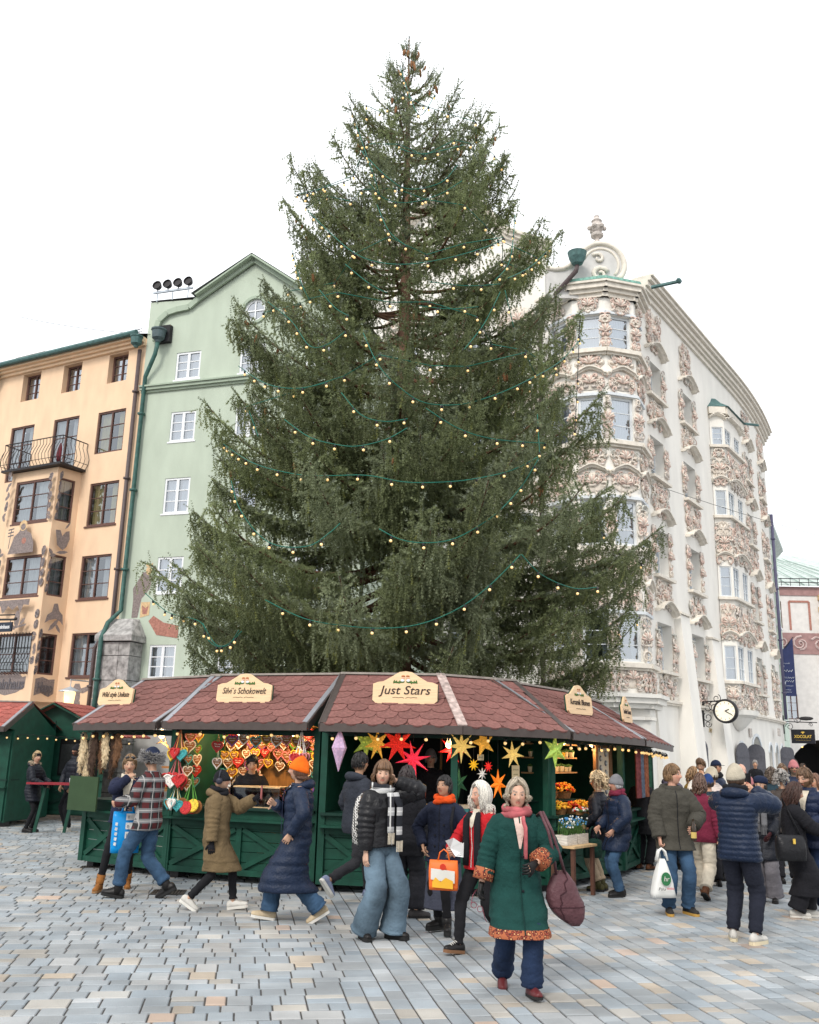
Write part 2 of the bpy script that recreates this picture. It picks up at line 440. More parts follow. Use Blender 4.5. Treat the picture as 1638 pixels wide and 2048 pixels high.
mb.span((-14, .32, 0), (-13.9, 9, EZ)); mb.span((-14, 9, 0), (-.3, 9.1, EZ)); mb.span((-.25, 1.2, 0), (-.2, 9, EZ))
# oriel walls: front, two cheeks, soffit
fh = [rect(-4.1, -2.55, 8.32, 9.67), rect(-4.1, -2.55, 6.04, 7.28), rect(-4.1, -2.55, 3.73, 4.92)]
wall_poly(mb, rect(ol, oc, 2.96, 9.98), fh, y=oo, depth=.12)
def facet(mbx, P, Q, outer, holes, depth, mi=0):
    t = MB(); wall_poly(t, outer, holes, 0, depth)
    a = math.atan2(Q[1] - P[1], Q[0] - P[0]); Mx = Matrix.Translation((P[0], P[1], 0)) @ Matrix.Rotation(a, 4, 'Z')
    mbx.add([Mx @ Vector(v) for v in t.v], t.f, mi); return a
PQ = ((oc, oo), (-2.18, 0.0)); sl = math.hypot(.13, .8)
ca = facet(mb, *PQ, rect(0, sl, 2.96, 9.98), [rect(.1, .62, 8.32, 9.67), rect(.1, .62, 6.04, 7.28), rect(.1, .62, 3.73, 4.92)], .1)
facet(mb, (ol - .1, 0), (ol, oo), rect(0, sl, 2.96, 9.98), [], .1)
mb.add([(ol, oo, 2.96), (oc, oo, 2.96), (-2.18, 0, 2.96), (ol - .1, 0, 2.96), (ol, oo, 9.98), (oc, oo, 9.98), (-2.18, 0, 9.98), (ol - .1, 0, 9.98)], [(3, 2, 1, 0), (4, 5, 6, 7)])
mb.build('wall', M_ORANGE, YH)
for k, w in enumerate(wins):
    y = .22 if k < 4 else .06
    rows = 3; window(YH, *w, y, M_BROWN, 2, rows, glass=GLASSB if k < 4 else GLASS, sill=.1 if k > 6 else None, curtain=CURTAIN_Y if k in (6, 7) else CURTAIN)
for h in fh[:2]: window(YH, h[0][0], h[1][0], h[0][1], h[2][1], oo + .05, M_BROWN, 2, 3, fr=.07, sill=.06, cw=.4)
wg = window(YH, -4.1, -2.55, 3.73, 4.92, oo + .08, M_BROWN, 2, 2, fr=.07, cw=.45)
for zz in ((8.32, 9.67), (6.04, 7.28), (3.73, 4.92)):
    o = window(YH, .1, .62, zz[0], zz[1], .04, M_BROWN, 1, 3, fr=.05, curtain=CURTAIN if zz[0] > 5 else M_BROWN, cw=.4); o.location = (*PQ[0], 0); o.rotation_euler.z = ca
# bellied window grille
gm = MB()
for i in range(13):
    x = -4.12 + i * 1.59 / 12
    gm.tube([(x, oo - .03, 4.95), (x, oo - .03, 4.4), (x - .02, oo - .1, 4.2), (x - .02, oo - .22, 3.95), (x, oo - .2, 3.8), (x, oo - .03, 3.72)], .011, 5)
for zz, yy in ((4.5, -.03), (4.05, -.2), (3.85, -.22)): gm.tube([(-4.13, oo + yy, zz), (-2.52, oo + yy, zz)], .012, 5)
gm.build('window_grille', M_IRONB, YH)
# balcony on the oriel
bm_ = MB(); bm_.span((-4.62, -1.02, 9.99), (-2.02, .0, 10.06)); bm_.build('balcony_floor', M_IRONB, YH)
bb = MB(); path = [(-4.6, -.02), (-4.6, -1.0), (-2.04, -1.0), (-2.04, -.02)]
for a, b in zip(path[:-1], path[1:]):
    n = max(3, int(math.hypot(b[0] - a[0], b[1] - a[1]) / .14)); dx, dy = (b[0] - a[0]), (b[1] - a[1]); L = math.hypot(dx, dy); nx, ny = dy / L, -dx / L
    for i in range(n + 1):
        x = a[0] + dx * i / n; y = a[1] + dy * i / n
        bb.tube([(x + nx * u, y + ny * u, z) for u, z in ((0, 10.06), (.10, 10.2), (.13, 10.36), (.06, 10.56), (-.02, 10.72), (0, 10.9))], .011, 4)
    bb.tube([(a[0], a[1], 10.9), (b[0], b[1], 10.9)], .018, 5); bb.tube([(a[0] + nx * .1, a[1] + ny * .1, 10.2), (b[0] + nx * .1, b[1] + ny * .1, 10.2)], .01, 4)
bb.build('balcony_railing', M_IRONB, YH)
cm = MB(); cm.loft([[(x + .07 * math.cos(a) * s, -.93 + .05 * math.sin(a) * s, z) for a in [k * PI / 4 for k in range(8)]] for x, z, s in ((-2.2, 10.1, .9), (-2.22, 10.3, 1.3), (-2.2, 10.5, 1.1), (-2.18, 10.68, .4))])
c = cm.build('folded_parasol', mat('dark_red_cloth', (.16, .03, .04), .9), YH, smooth=True)
# eaves: moulding, gutter, roof, snow guard, chimney
em = MB()
for i, (y0, z0, z1) in enumerate(((-.10, 13.86, 13.95), (-.2, 13.95, 14.03), (-.32, 14.03, 14.12))): em.span((-14, y0, z0), (-.02, -.002 + .001 * i, z1))
em.build('eaves_moulding', mat('pale_apricot', (.84, .62, .42), .85, .06, 3), YH)
gm = MB(); gm.tube([(-14, -.42, 14.16), (-.05, -.42, 14.16)], .085, 8); gm.build('gutter', M_COPPER, YH)
rm = MB(); rm.add([(-14, -.34, 14.14), (-.02, -.34, 14.14), (-.02, 5, 16.4), (-14, 5, 16.4), (-14, 9.2, 14.1), (-.3, 9.2, 14.1)], [(0, 1, 2, 3), (3, 2, 5, 4)]); rm.build('roof', M_SLATE, YH)
sg = MB()
for i in range(24): sg.tube([(-13.8 + i * .59, -.12, 14.2), (-13.8 + i * .59, -.16, 14.42)], .012, 4)
for zz in (14.3, 14.4): sg.tube([(-13.9, -.15, zz), (-.1, -.15, zz)], .012, 4)
sg.build('snow_guard', M_IRONB, YH)
ch = MB(); ch.span((-8.6, 2.2, 14.6), (-7.3, 3.1, 15.75)); ch.span((-8.72, 2.08, 15.75), (-7.18, 3.22, 15.87))
ch.build('chimney', mat('chimney_brick', (.33, .28, .26), .9, .3, 9), YH)
# down pipes
def pipe(parent, pts, r, m, name='downpipe', clips=True):
    p = MB(); p.tube(pts, r, 8)
    if clips:
        for a, b in zip(pts[:-1], pts[1:]):
            L = (Vector(b) - Vector(a)).length
            for k in range(int(L / 2.2)):
                q = Vector(a).lerp(Vector(b), (k + .5) / max(1, int(L / 2.2))); p.box(q, (r * 2.5, r * 2.5, .07))
    return p.build(name, m, parent, smooth=True)
def hopper(parent, x, y, z, s, m):
    p = MB(); prof = [(.10, -.3), (.13, -.22), (.26, -.12), (.29, .2), (.33, .24), (.33, .3), (.28, .3)]
    p.lathe([(r * s, zz * s) for r, zz in prof], 12, Matrix.Translation((x, y, z))); return p.build('rain_hopper', m, parent)
pipe(YH, [(-.14, -.12, 13.7), (-.14, -.1, 5.4), (-.25, -.14, 5.0), (-.62, -.2, 4.5), (-.62, -.2, .1)], .06, M_PIPEB)
hopper(YH, -.14, -.3, 13.9, .62, M_COPPER); hopper(YH, -6.6, -.3, 13.9, .62, M_COPPER); pipe(YH, [(-6.6, -.2, 13.8), (-6.75, -.1, 13.2), (-6.75, -.1, .2)], .06, M_COPPER)
# hanging wine-house sign, murals
sg = MB(); sg.tube([(-4.3, oo, 5.28), (-4.2, oo - .7, 5.28), (-2.52, oo - .7, 5.22)], .03, 6); sg.tube([(-4.3, oo, 5.4), (-4.2, oo - .7, 5.4), (-2.56, oo - .7, 5.36)], .02, 6); sg.ell((-2.5, oo - .7, 5.24), .05, 8, 6); sb = sg.build('sign_bracket', M_IRONB, YH)
sp = MB(); sp.span((-3.3, oo - .73, 4.88), (-2.6, oo - .68, 5.15)); sp.tube([(-3.2, oo - .7, 5.15), (-3.2, oo - .7, 5.26)], .01, 5); sp.tube([(-2.7, oo - .7, 5.15), (-2.7, oo - .7, 5.24)], .01, 5); so = sp.build('hanging_sign', mat('sign_navy', (.02, .03, .05), .5), YH)
tm = text_mesh('Weinhaus', .16, M_WHITEP, .004, 0, .58, .003); tx = link('lettering', tm, so, (-2.95, oo - .74, 5.015)); tx.rotation_euler = (PI / 2, 0, 0)
bp = [(-4.32, 2.22), (-3.9, 2.3), (-3.4, 2.2), (-2.95, 2.28), (-2.62, 2.42), (-2.6, 2.75), (-2.75, 2.72), (-2.95, 2.86), (-3.4, 2.8), (-3.9, 2.88), (-4.32, 2.82)]
bp = [(p[0], p[1] + .92) for p in bp]
mo = mural(YH, [(bp, 0)] + vine(-2.44, 4.0, 5.6, 3, .1) + vine(-2.42, 6.3, 7.3, 4, .1) + vine(-2.43, 8.3, 9.6, 5, .1) + vine(-4.22, 6.2, 7.3, 6, .09) + vine(-4.23, 8.4, 9.7, 8, .08)
           + [([(-3.85, 7.32), (-2.75, 7.32), (-2.78, 7.62), (-2.92, 7.9), (-3.12, 8.0), (-3.18, 8.22), (-3.4, 8.22), (-3.45, 8.0), (-3.65, 7.85)], 0), (circ(-3.3, 8.18, .17, 14), 3), (circ(-3.3, 8.14, .105, 12), 0), (circ(-3.2, 7.7, .1, 8), 2),
              ([(-3.86, 7.5), (-3.83, 7.5), (-3.78, 8.1), (-3.81, 8.1)], 1)] + [([(-3.93, z), (-3.68, z + .03), (-3.68, z + .07), (-3.93, z + .04)], 1) for z in (7.86, 7.96, 8.06)]
           + [([(-4.05, 5.9), (-2.6, 5.9), (-2.62, 5.72), (-2.85, 5.74), (-2.95, 5.5), (-3.1, 5.72), (-3.3, 5.6), (-3.5, 5.72), (-3.7, 5.5), (-3.85, 5.74), (-4.05, 5.74)], 0)]
           + [(circ(-3.05, 5.33, .12, 12, .25), 0), ([(-3.3, 5.0), (-2.65, 5.12), (-2.62, 5.18), (-3.3, 5.08)], 0), (leafp(-3.2, 5.1, .3, .12, 2.4), 0), (leafp(-2.8, 5.25, .3, .1, .7), 0)], loc=(0, oo, 0))
for txt, x, w_ in (('Weinhaus', -3.4, 1.5),):
    t2 = link('lettering', text_mesh(txt, .42, M_MURALD, .002, .12, w_, .012), mo, (x, -.018, 3.44)); t2.rotation_euler = (PI / 2, 0, 0)
ms = mural(YH, [([(.08, 3.12), (.3, 3.2), (.55, 3.1), (.7, 3.2), (.7, 3.62), (.5, 3.6), (.3, 3.66), (.08, 3.6)], 0)] + vine(.05, 3.7, 4.8, 11, .06) + vine(.05, 6.1, 7.2, 12, .055) + vine(.05, 8.3, 9.6, 13, .06)
           + [(blob([(.06, 5.2), (.12, 5.45), (.26, 5.55), (.3, 5.8), (.42, 5.82), (.5, 5.6), (.62, 5.5), (.66, 5.2), (.56, 5.3), (.4, 5.36), (.2, 5.3)]), 0), (leafp(.36, 5.18, .5, .12, .9), 0), (leafp(.5, 5.1, .34, .09, 2.2), 0),
              (blob([(.16, 7.55), (.06, 8.0), (.22, 8.02), (.3, 7.85), (.4, 8.0), (.52, 8.05), (.56, 7.8), (.48, 7.55), (.36, 7.42)]), 0), (leafp(.36, 7.36, .4, .1, .2), 0), (leafp(.45, 8.2, .3, .06, 1.0), 0)], loc=(*PQ[0], 0), rot=ca)
t2 = link('lettering', text_mesh('Happ', .40, M_MURALD, .002, .12, .5, .01), ms, (.39, -.03, 3.36)); t2.rotation_euler = (PI / 2, 0, 0)
mural(YH, [(blob([(-2.0, 1.9), (-.7, 1.9), (-.75, 2.4), (-.95, 2.75), (-1.15, 2.82), (-1.2, 3.0), (-1.5, 3.0), (-1.55, 2.82), (-1.8, 2.7), (-1.95, 2.4)]), 0), (blob([(-1.75, 2.0), (-1.0, 2.0), (-1.02, 2.55), (-1.2, 2.7), (-1.3, 2.4), (-1.45, 2.7), (-1.68, 2.5)]), 2),
           (circ(-1.36, 3.12, .16, 12, .2), 0), (blob([(-1.85, 3.3), (-1.6, 3.22), (-1.36, 3.25), (-1.1, 3.22), (-.8, 3.34), (-.95, 3.42), (-1.2, 3.36), (-1.28, 3.5), (-1.45, 3.5), (-1.52, 3.36), (-1.75, 3.4)]), 0)])
# wall lantern
wl = MB(); wl.tube([(-.85, -.02, 3.55), (-.85, -.75, 3.55)], .02, 6); wl.tube([(-.85, -.72, 3.55), (-.85, -.72, 3.35)], .012, 6)
wl.lathe([(.02, 3.36), (.30, 3.24), (.31, 3.22), (.05, 3.24)], 14, Matrix.Translation((-.85, -.72, 0))); wl.lathe([(.12, 2.62), (.13, 2.66), (.13, 2.7)], 12, Matrix.Translation((-.85, -.72, 0)))
lo = wl.build('wall_lantern', M_ZINC, YH)
lb = MB(); lb.lathe([(.11, 2.7), (.16, 3.2), (.12, 3.23)], 12, Matrix.Translation((-.85, -.72, 0))); lb.build('lamp_glass', mat('lit_lantern_glass', (.9, .7, .4), .3, emit=(1, .68, .3), es=1.6), lo, smooth=True)

# ---- sage house with the gable
GH = empty('sage_house', (-8.32, 27.0, 0), math.atan2(-.31, .95))
tag(GH, 'sage green gabled house with white windows and round attic window', 'house')
mb = MB(); out = [(0, -.1), (7.4, -.1), (7.4, 13.5), (3.6, 16.29), (1.55, 15.2), (1.45, 15.24), (0, 15.33)]
gw = []
for x0, x1 in ((1.12, 1.97), (3.3, 4.15), (5.45, 6.3)):
    for z0, z1 in ((12.6, 13.49), (10.62, 11.56), (8.4, 9.48), (6.05, 7.1), (3.63, 4.57)): gw.append((x0, x1, z0, z1))
wall_poly(mb, out, [rect(*w) for w in gw] + [circ(3.69, 14.6, .36, 24)], depth=.14)
mb.span((0, .3, 0), (.1, 9, 15.2)); mb.span((7.3, .3, 0), (7.4, 9, 13.5)); mb.span((0.1, 9, 0), (7.3, 9.1, 13.5))
mb.build('wall', M_GREENP, GH)
for w in gw: window(GH, *w, .05, M_WHITEP, 2, 3, fr=.06, mull=.09, bar=.028, glass=GLASSB, cw=.35, sill=.07)
rw = MB(); P = circ(3.69, 14.6, .36, 24); Q = circ(3.69, 14.6, .29, 24)
rw.add([(p[0], .04, p[1]) for p in P] + [(p[0], .04, p[1]) for p in Q] + [(p[0], .12, p[1]) for p in Q], [(i, (i + 1) % 24, 24 + (i + 1) % 24, 24 + i) for i in range(24)] + [(24 + i, 24 + (i + 1) % 24, 48 + (i + 1) % 24, 48 + i) for i in range(24)])
rw.span((3.67, .03, 14.3), (3.71, .08, 14.9)); rw.span((3.39, .032, 14.58), (3.99, .078, 14.62)); ro = rw.build('round_window', M_WHITEP, GH)
MB().add([(p[0], .06, p[1]) for p in Q], [tuple(range(24))]).build('pane', GLASSB, ro); MB().add([(p[0], .3, p[1]) for p in P], [tuple(range(24))]).build('room_backing', DARK, ro)
rm_ = MB(); P = circ(3.69, 14.6, .46, 28); Q = circ(3.69, 14.6, .37, 28)
rm_.add([(p[0], -.05, p[1]) for p in P] + [(p[0], -.05, p[1]) for p in Q] + [(p[0], .0, p[1]) for p in P] + [(p[0], .02, p[1]) for p in Q],
        [(i, (i + 1) % 28, 28 + (i + 1) % 28, 28 + i) for i in range(28)] + [(56 + i, 56 + (i + 1) % 28, (i + 1) % 28, i) for i in range(28)] + [(28 + i, 28 + (i + 1) % 28, 84 + (i + 1) % 28, 84 + i) for i in range(28)])
rm_.build('round_moulding', M_GREENT, GH)
cm = MB()
for z0, z1, y in ((12.26, 12.33, -.06), (12.33, 12.42, -.13), (12.42, 12.47, -.18)): cm.span((.0, y, z0), (7.4, .001, z1))
cm.build('string_course', M_GREENT, GH)
sl = [(7.5, 13.36), (3.6, 16.26), (1.75, 15.18), (1.45, 14.95), (1.05, 14.92), (.7, 14.85), (.42, 14.62), (.34, 14.3), (.36, 13.95)]
vm = MB()
for a, b in zip(sl[:-1], sl[1:]): vm.bar((a[0], -.09, a[1]), (b[0], -.09, b[1]), .18, .07, (0, -1, 0))
for a, b in zip(sl[:3], sl[1:3]): vm.bar((a[0], -.14, a[1] + .06), (b[0], -.14, b[1] + .06), .05, .32, (0, -1, 0))
vm.build('verge_moulding', M_GREENT, GH)
rf = MB(); rf.add([(7.6, -.3, 13.4), (3.6, -.3, 16.38), (1.6, -.3, 15.3), (1.6, 9, 15.3), (3.6, 9, 16.38), (7.6, 9, 13.4), (0, -.05, 15.36), (1.6, -.05, 15.3), (1.6, 9, 15.3), (0, 9, 15.36)], [(0, 1, 4, 5), (1, 2, 3, 4), (6, 7, 8, 9)])
rf.build('roof', M_SLATE, GH)
hopper(GH, .62, -.32, 13.98, .72, mat('slate_hopper', (.075, .11, .12), .5, .2, 10)); MB().span((.42, -.16, 13.85), (.9, .04, 14.4)).build('gutter_outlet', DARK, GH)
pipe(GH, [(.62, -.32, 13.8), (.55, -.3, 13.4), (.16, -.13, 12.75), (.13, -.13, 5.55), (.0, -.5, 5.15), (.0, -.72, 4.7), (.0, -.72, .1)], .065, mat('green_pipe', (.045, .115, .10), .55, .3, 9))
# rough stone buttress with sloping cap
bt = MB(); rr = random.Random(3); z = 0
while z < 4.55:
    h = rr.uniform(.5, .75); h = min(h, 4.6 - z); xx = -.18
    while xx < .9:
        w = rr.uniform(.45, .75)
        if .9 - xx - w < .3: w = .9 - xx
        MB().span((xx + .008, -.62 - rr.uniform(0, .03), z + .01), (xx + w - .008, -.02, z + h - .01)).build('stone', M_STONEW, GH); xx += w
    z += h
bc = MB(); bc.loft([[(-.22, -.72, 4.62), (.98, -.72, 4.62), (.98, -.01, 4.62), (-.22, -.01, 4.62)], [(-.22, -.72, 4.78), (.98, -.72, 4.78), (.98, -.01, 4.78), (-.22, -.01, 4.78)], [(.0, -.2, 5.3), (.62, -.2, 5.3), (.7, -.01, 5.3), (-.1, -.01, 5.3)]])
bc.build('buttress_cap', M_STONEW, GH)
MB().span((.92, -.025, 0), (3.0, -.003, 3.52)).build('plaster_base', mat('grey_base_plaster', (.45, .44, .42), .95, .15, 3, bump=.2, bsc=30), GH)
zc = MB(); zc.add([(.95, -.02, 3.48), (2.6, -.02, 3.48), (2.6, -.75, 3.16), (.95, -.75, 3.16), (.95, -.75, 3.11), (2.6, -.75, 3.11), (2.6, -.02, 3.43), (.95, -.02, 3.43)], [(0, 3, 2, 1), (3, 4, 5, 2), (4, 7, 6, 5), (0, 7, 4, 3), (1, 2, 5, 6)]); zc.build('canopy_sheet', M_ZINC, GH)
mural(GH, [(blob([(.42, 5.35), (.62, 5.35), (.7, 5.9), (.95, 6.2), (1.0, 6.5), (.86, 6.72), (.66, 6.66), (.5, 6.4), (.38, 6.2), (.42, 5.9)]), 0), (circ(.86, 6.72, .1, 10, .13), 3), (blob([(.76, 6.84), (.96, 6.84), (.98, 6.94), (.86, 6.9), (.74, 6.95)]), 3),
           (blob([(.7, 5.35), (1.0, 5.42), (1.0, 5.8), (.7, 5.8)]), 3), (blob([(.78, 5.45), (.92, 5.45), (.96, 5.7), (.86, 5.62), (.74, 5.72)]), 2),
           (blob([(1.0, 5.25), (1.3, 4.85), (2.0, 4.75), (2.0, 5.1), (1.5, 5.2), (1.15, 5.4)]), 2)])
# floodlights on a rail on the parapet
fl = MB(); fl.bar((.1, -.05, 15.62), (1.5, -.05, 15.62), .06, .06); 
for x in (.25, .8, 1.35): fl.tube([(x, -.05, 15.3), (x, -.05, 15.62)], .02, 5)
fr_ = fl.build('floodlight_rail', M_ZINC, GH)
for k in range(4):
    f = MB(); x = .25 + k * .37; Mx = Matrix.Translation((x, -.1, 15.83)) @ Matrix.Rotation(R(80), 4, 'X'); f.lathe([(.05, -.14), (.1, -.1), (.15, .02), (.15, .06), (.13, .06), (.12, .02)], 14, Mx); f.tube([(x, -.05, 15.63), (x, -.07, 15.75)], .018, 5); f.build('floodlight', M_IRONB, fr_)

# ---- ornate white house on the right
ANG = math.atan2(.823, .568)
HH = empty('ornate_white_house', (8.08, 31.0, 0), ANG)
tag(HH, 'white rococo house front covered in pink and cream stucco with oriels', 'house')
_iR = Matrix.Rotation(-ANG, 4, 'Z')
def toR(x, y):
    v_ = _iR @ Vector((x - 8.08, y - 31.0, 0)); return (v_.x, v_.y)
_rel = {}
STUC = [M_PINK, M_PINKL, M_SAGE, M_GREYS]
def spiral(m, cx, cz, r0, a0, turns, dirn, rad, mi, y=-.04, n=9):
    pts = []; rs = []
    for i in range(n + 1):
        t = i / n; a = a0 + dirn * turns * 2 * PI * t; q = r0 * (1 - .8 * t)
        pts.append((cx + math.cos(a) * q, y - .05 * t, cz + math.sin(a) * q)); rs.append(rad * (1.1 - .55 * t))
    m.tube(pts, rs, 5, True, mi)
def relief(w, h, seed, base=True):
    k = (round(w, 1), round(h, 1), seed)
    if k in _rel: return _rel[k]
    r = random.Random(seed * 7 + int(w * 10) + int(h * 100)); m = MB()
    n = int(7 + w * h * 8.5)
    for i in range(n):
        x = r.uniform(.06, .47) * w; z = r.uniform(-.44, .44) * h; q = r.uniform(.07, .19) * min(1.2, max(.6, h)); a = r.uniform(0, 6.28); d = r.choice((-1, 1)); mi = r.choice((0, 0, 1, 1, 1, 2, 3)); tr = r.uniform(.7, 1.25); rd = r.uniform(.017, .036)
        spiral(m, x, z, q, a, tr, d, rd, mi); spiral(m, -x, z, q, PI - a, tr, -d, rd, mi)
        if r.random() < .6:
            Mx = Matrix.Rotation(r.uniform(0, 3.1), 4, 'Y'); L = (r.uniform(.06, .13), .055, r.uniform(.03, .06)); mi = r.choice((0, 1, 3)); dx = r.uniform(-.1, .1)
            m.ell((x + dx, -.04, z - .1), L, 6, 4, Mx, mi); m.ell((-x - dx, -.04, z - .1), L, 6, 4, Mx.inverted(), mi)
    m.ell((0, .005, 0), (w * .47, .03, h * .48), 14, 7, None, 1)
    for i in range(7):            # central shell
        a = PI * (i + .5) / 7; m.tube([(0, -.06, -.05 * h), (math.cos(a) * .16, -.12, -.05 * h + math.sin(a) * .2), (math.cos(a) * .24, -.07, -.05 * h + math.sin(a) * .3)], [.02, .045, .02], 5, True, i % 2)
    _rel[k] = m.mesh('stucco_relief', STUC, True)
    return _rel[k]
def put_relief(x, z0, z1, w, seed, P=None, a=0.0, y=-.01):
    o = link('stucco_relief', relief(w, z1 - z0, seed), HH)
    if P is None: o.location = (x, y, (z0 + z1) / 2)
    else:
        o.location = (P[0] + math.cos(a) * x - math.sin(a) * y, P[1] + math.sin(a) * x + math.cos(a) * y, (z0 + z1) / 2); o.rotation_euler.z = a
    return o
def wavy(x0, x1, z, P=None, a=0.0, amp=.16, proj=.2, th=.1, m=M_CREAM, name='hood_moulding'):
    """sinuous hood mould along the wall"""
    n = 16; k = MB(); prof = [(0, 0), (-proj * .55, 0), (-proj * .7, th * .5), (-proj, th * .6), (-proj, th), (0, th)]
    rings = []
    for i in range(n + 1):
        t = i / n; xx = x0 + (x1 - x0) * t; zz = z + amp * (math.cos((t - .5) * 2 * PI) * .5 + .5) - amp * .35 * (abs(t - .5) > .4)
        rings.append([(xx, p[0], zz + p[1]) for p in prof])
    k.loft(rings); o = k.build(name, m, HH)
    if P is not None: o.location = (P[0], P[1], 0); o.rotation_euler.z = a
    return o

wb = MB()
ROWS = [(4.68, 6.3), (7.95, 9.6), (11.5, 13.0), (14.6, 15.95)]
ops = []
for x0, x1 in ((.75, 2.15), (4.4, 5.8), (13.6, 14.7), (17.2, 18.3)):
    for z0, z1 in ROWS: ops.append((x0, x1, z0, z1))
arches = [(3.9, 5.2, -.05, 2.5), (7.0, 8.2, -.05, 2.5), (9.5, 10.5, -.05, 2.45), (11.6, 13.3, -.05, 2.8), (14.9, 15.6, -.05, 2.5), (16.5, 17.2, -.05, 2.5), (18.3, 19.0, -.05, 2.5)]
wall_poly(wb, [(-.1 + 20.4 * i / 34, -.1) for i in range(35)] + [(20.3 - 20.4 * i / 34, 18.3) for i in range(35)], [rect(*w) for w in ops] + [archp(*a) for a in arches] + [circ(1.6, 17.3, .28, 16, .5), circ(5.2, 17.3, .28, 16, .5)], depth=.42)
wb.span((20.2, .43, 0), (20.3, 12, 18.3)); wb.span((0, 12, 0), (20.3, 12.1, 18.3)); wb.build('wall', M_WHITE, HH)
for w in ops: window(HH, w[0], w[1], w[2], w[3], .36, M_GREYM, 2, 3, fr=.06, glass=GLASSB, cw=.3)
for k, a in enumerate(arches):
    o = MB().add([(p[0], .40, p[1]) for p in archp(*a)], [tuple(range(13))]).build('door' if k == 3 else 'shop_window', mat('shop_glass', (.05, .09, .075), .1, spec=.6) if k != 3 else mat('grey_door', (.35, .36, .36), .6), HH)
    am = MB(); q = archp(a[0] - .12, a[1] + .12, a[2], a[3] + .12); q2 = archp(*a); n_ = len(q)
    am.add([(p[0], -.05, p[1]) for p in q] + [(p[0], -.05, p[1]) for p in q2] + [(p[0], 0, p[1]) for p in q] + [(p[0], 0.02, p[1]) for p in q2], [(i, i + 1, n_ + i + 1, n_ + i) for i in range(1, n_ - 1)] + [(2 * n_ + i, 2 * n_ + i + 1, i + 1, i) for i in range(1, n_ - 1)] + [(n_ + i, n_ + i + 1, 3 * n_ + i + 1, 3 * n_ + i) for i in range(1, n_ - 1)]); am.build('arch_moulding', M_GREYM, HH)
    if k < 3:
        s_ = MB(); s_.span((a[0] + .2, .3, .9), (a[1] - .1, .34, 1.5)); s_.build('window_display', mat('display_warm', (.6, .4, .2), .7, .4, 12, emit=(1, .6, .25), es=.5), o); s2 = MB(); s2.span((a[0] + .15, .28, 1.7), (a[1] - .15, .33, 2.15)); s2.build('green_blind', mat('green_blind', (.02, .25, .18), .6), o)
M_SHUT = mat('grey_shutter', (.085, .085, .10), .6, .15, 12)
for x, w, a, z1 in ((3.85, .65, 118, 2.5), (8.95, .95, 14, 2.48), (10.6, .7, 70, 2.45), (17.6, .5, 60, 2.45), (19.2, .5, 40, 2.45)):
    s_ = MB(); n_ = 6
    pl = [(0, .1), (w, .1), (w, z1 - .5 * w)] + [(w * (.5 + .5 * math.cos(PI * i / 8)), z1 - .5 * w + .5 * w * math.sin(PI * i / 8)) for i in range(1, 8)] + [(0, z1 - .5 * w)]
    s_.plate(pl, -.06, 0)
    for zz in (.5, 1.3, 1.9): s_.span((.02, -.075, zz), (w - .02, -.061, zz + .06))
    so = s_.build('shutter', M_SHUT, HH, loc=(x, -.06, 0)); so.rotation_euler.z = -R(a) if a > 90 else -R(a)
for k, (x0, x1) in enumerate(((.75, 2.15), (4.4, 5.8), (13.6, 14.7), (17.2, 18.3))):
    cx = (x0 + x1) / 2; w = x1 - x0 + .35
    for j, (z0, z1) in enumerate(ROWS):
        zb = ROWS[j - 1][1] + .1 if j else 3.78
        put_relief(cx, zb + .35 if j else zb, z0 - .14, w, 3 + j + 5 * (k % 2))
        wavy(x0 - .22, x1 + .22, z1 + .42, amp=.26, proj=.3)
        s_ = MB(); s_.span((x0 - .2, -.2, z0 - .12), (x1 + .2, -.001, z0 - .02)); s_.build('sill', M_CREAM, HH)
        for sx in (x0 - .1, x1 + .1):
            q = link('stucco_relief', relief(.24, z1 - z0, 40 + j), HH, (sx, -.01, (z0 + z1) / 2))
    put_relief(cx, 16.35, 18.1, w * .8, 15 + k % 2)
# sloping buttresses between the window bays, string course, cornice
for x, w, zt, out_ in ((3.0, 1.0, 6.9, .75), (6.55, .9, 6.4, .7), (.05, .7, 3.8, .5)):
    q = MB(); q.loft([[(x - w / 2, -out_, 0), (x + w / 2, -out_, 0), (x + w / 2, 0, 0), (x - w / 2, 0, 0)], [(x - w / 2, -.22, zt - .15), (x + w / 2, -.22, zt - .15), (x + w / 2, 0, zt - .15), (x - w / 2, 0, zt - .15)], [(x - w / 2, -.05, zt), (x + w / 2, -.05, zt), (x + w / 2, 0, zt), (x - w / 2, 0, zt)]]); q.build('buttress', M_WHITE, HH)
    MB().span((x - w / 2 - .06, -.28, zt - .12), (x + w / 2 + .06, -.002, zt - .05)).build('buttress_ledge', M_CREAM, HH)
q = MB()
for i in range(17): q.span((-.1 + 1.2 * i, -.16, 3.62), (-.1 + 1.2 * (i + 1), .03, 3.7)); q.span((-.1 + 1.2 * i, -.1, 3.55), (-.1 + 1.2 * (i + 1), .03, 3.62))
q.build('string_course', M_CREAM, HH)
q = MB()
for i, (y0, z0, z1) in enumerate(((-.10, 18.3, 18.48), (-.2, 18.48, 18.62), (-.3, 18.62, 18.8), (-.42, 18.8, 18.95), (-.5, 18.95, 19.02))):
    for k_ in range(25): q.span((.35 + .8 * k_, y0, z0), (.35 + .8 * (k_ + 1), .3, z1 - .002))
q.build('cornice', M_CREAM, HH)
q = MB(); q.add([(.4, -.4, 19.03), (11, -.4, 19.03), (20.3, -.4, 19.03), (20.3, 5, 19.4), (3.5, 5, 19.4), (3.5, 12, 19), (20.3, 12, 19)], [(0, 1, 2, 3, 4), (4, 3, 6, 5)]); q.build('roof', M_SLATE, HH)
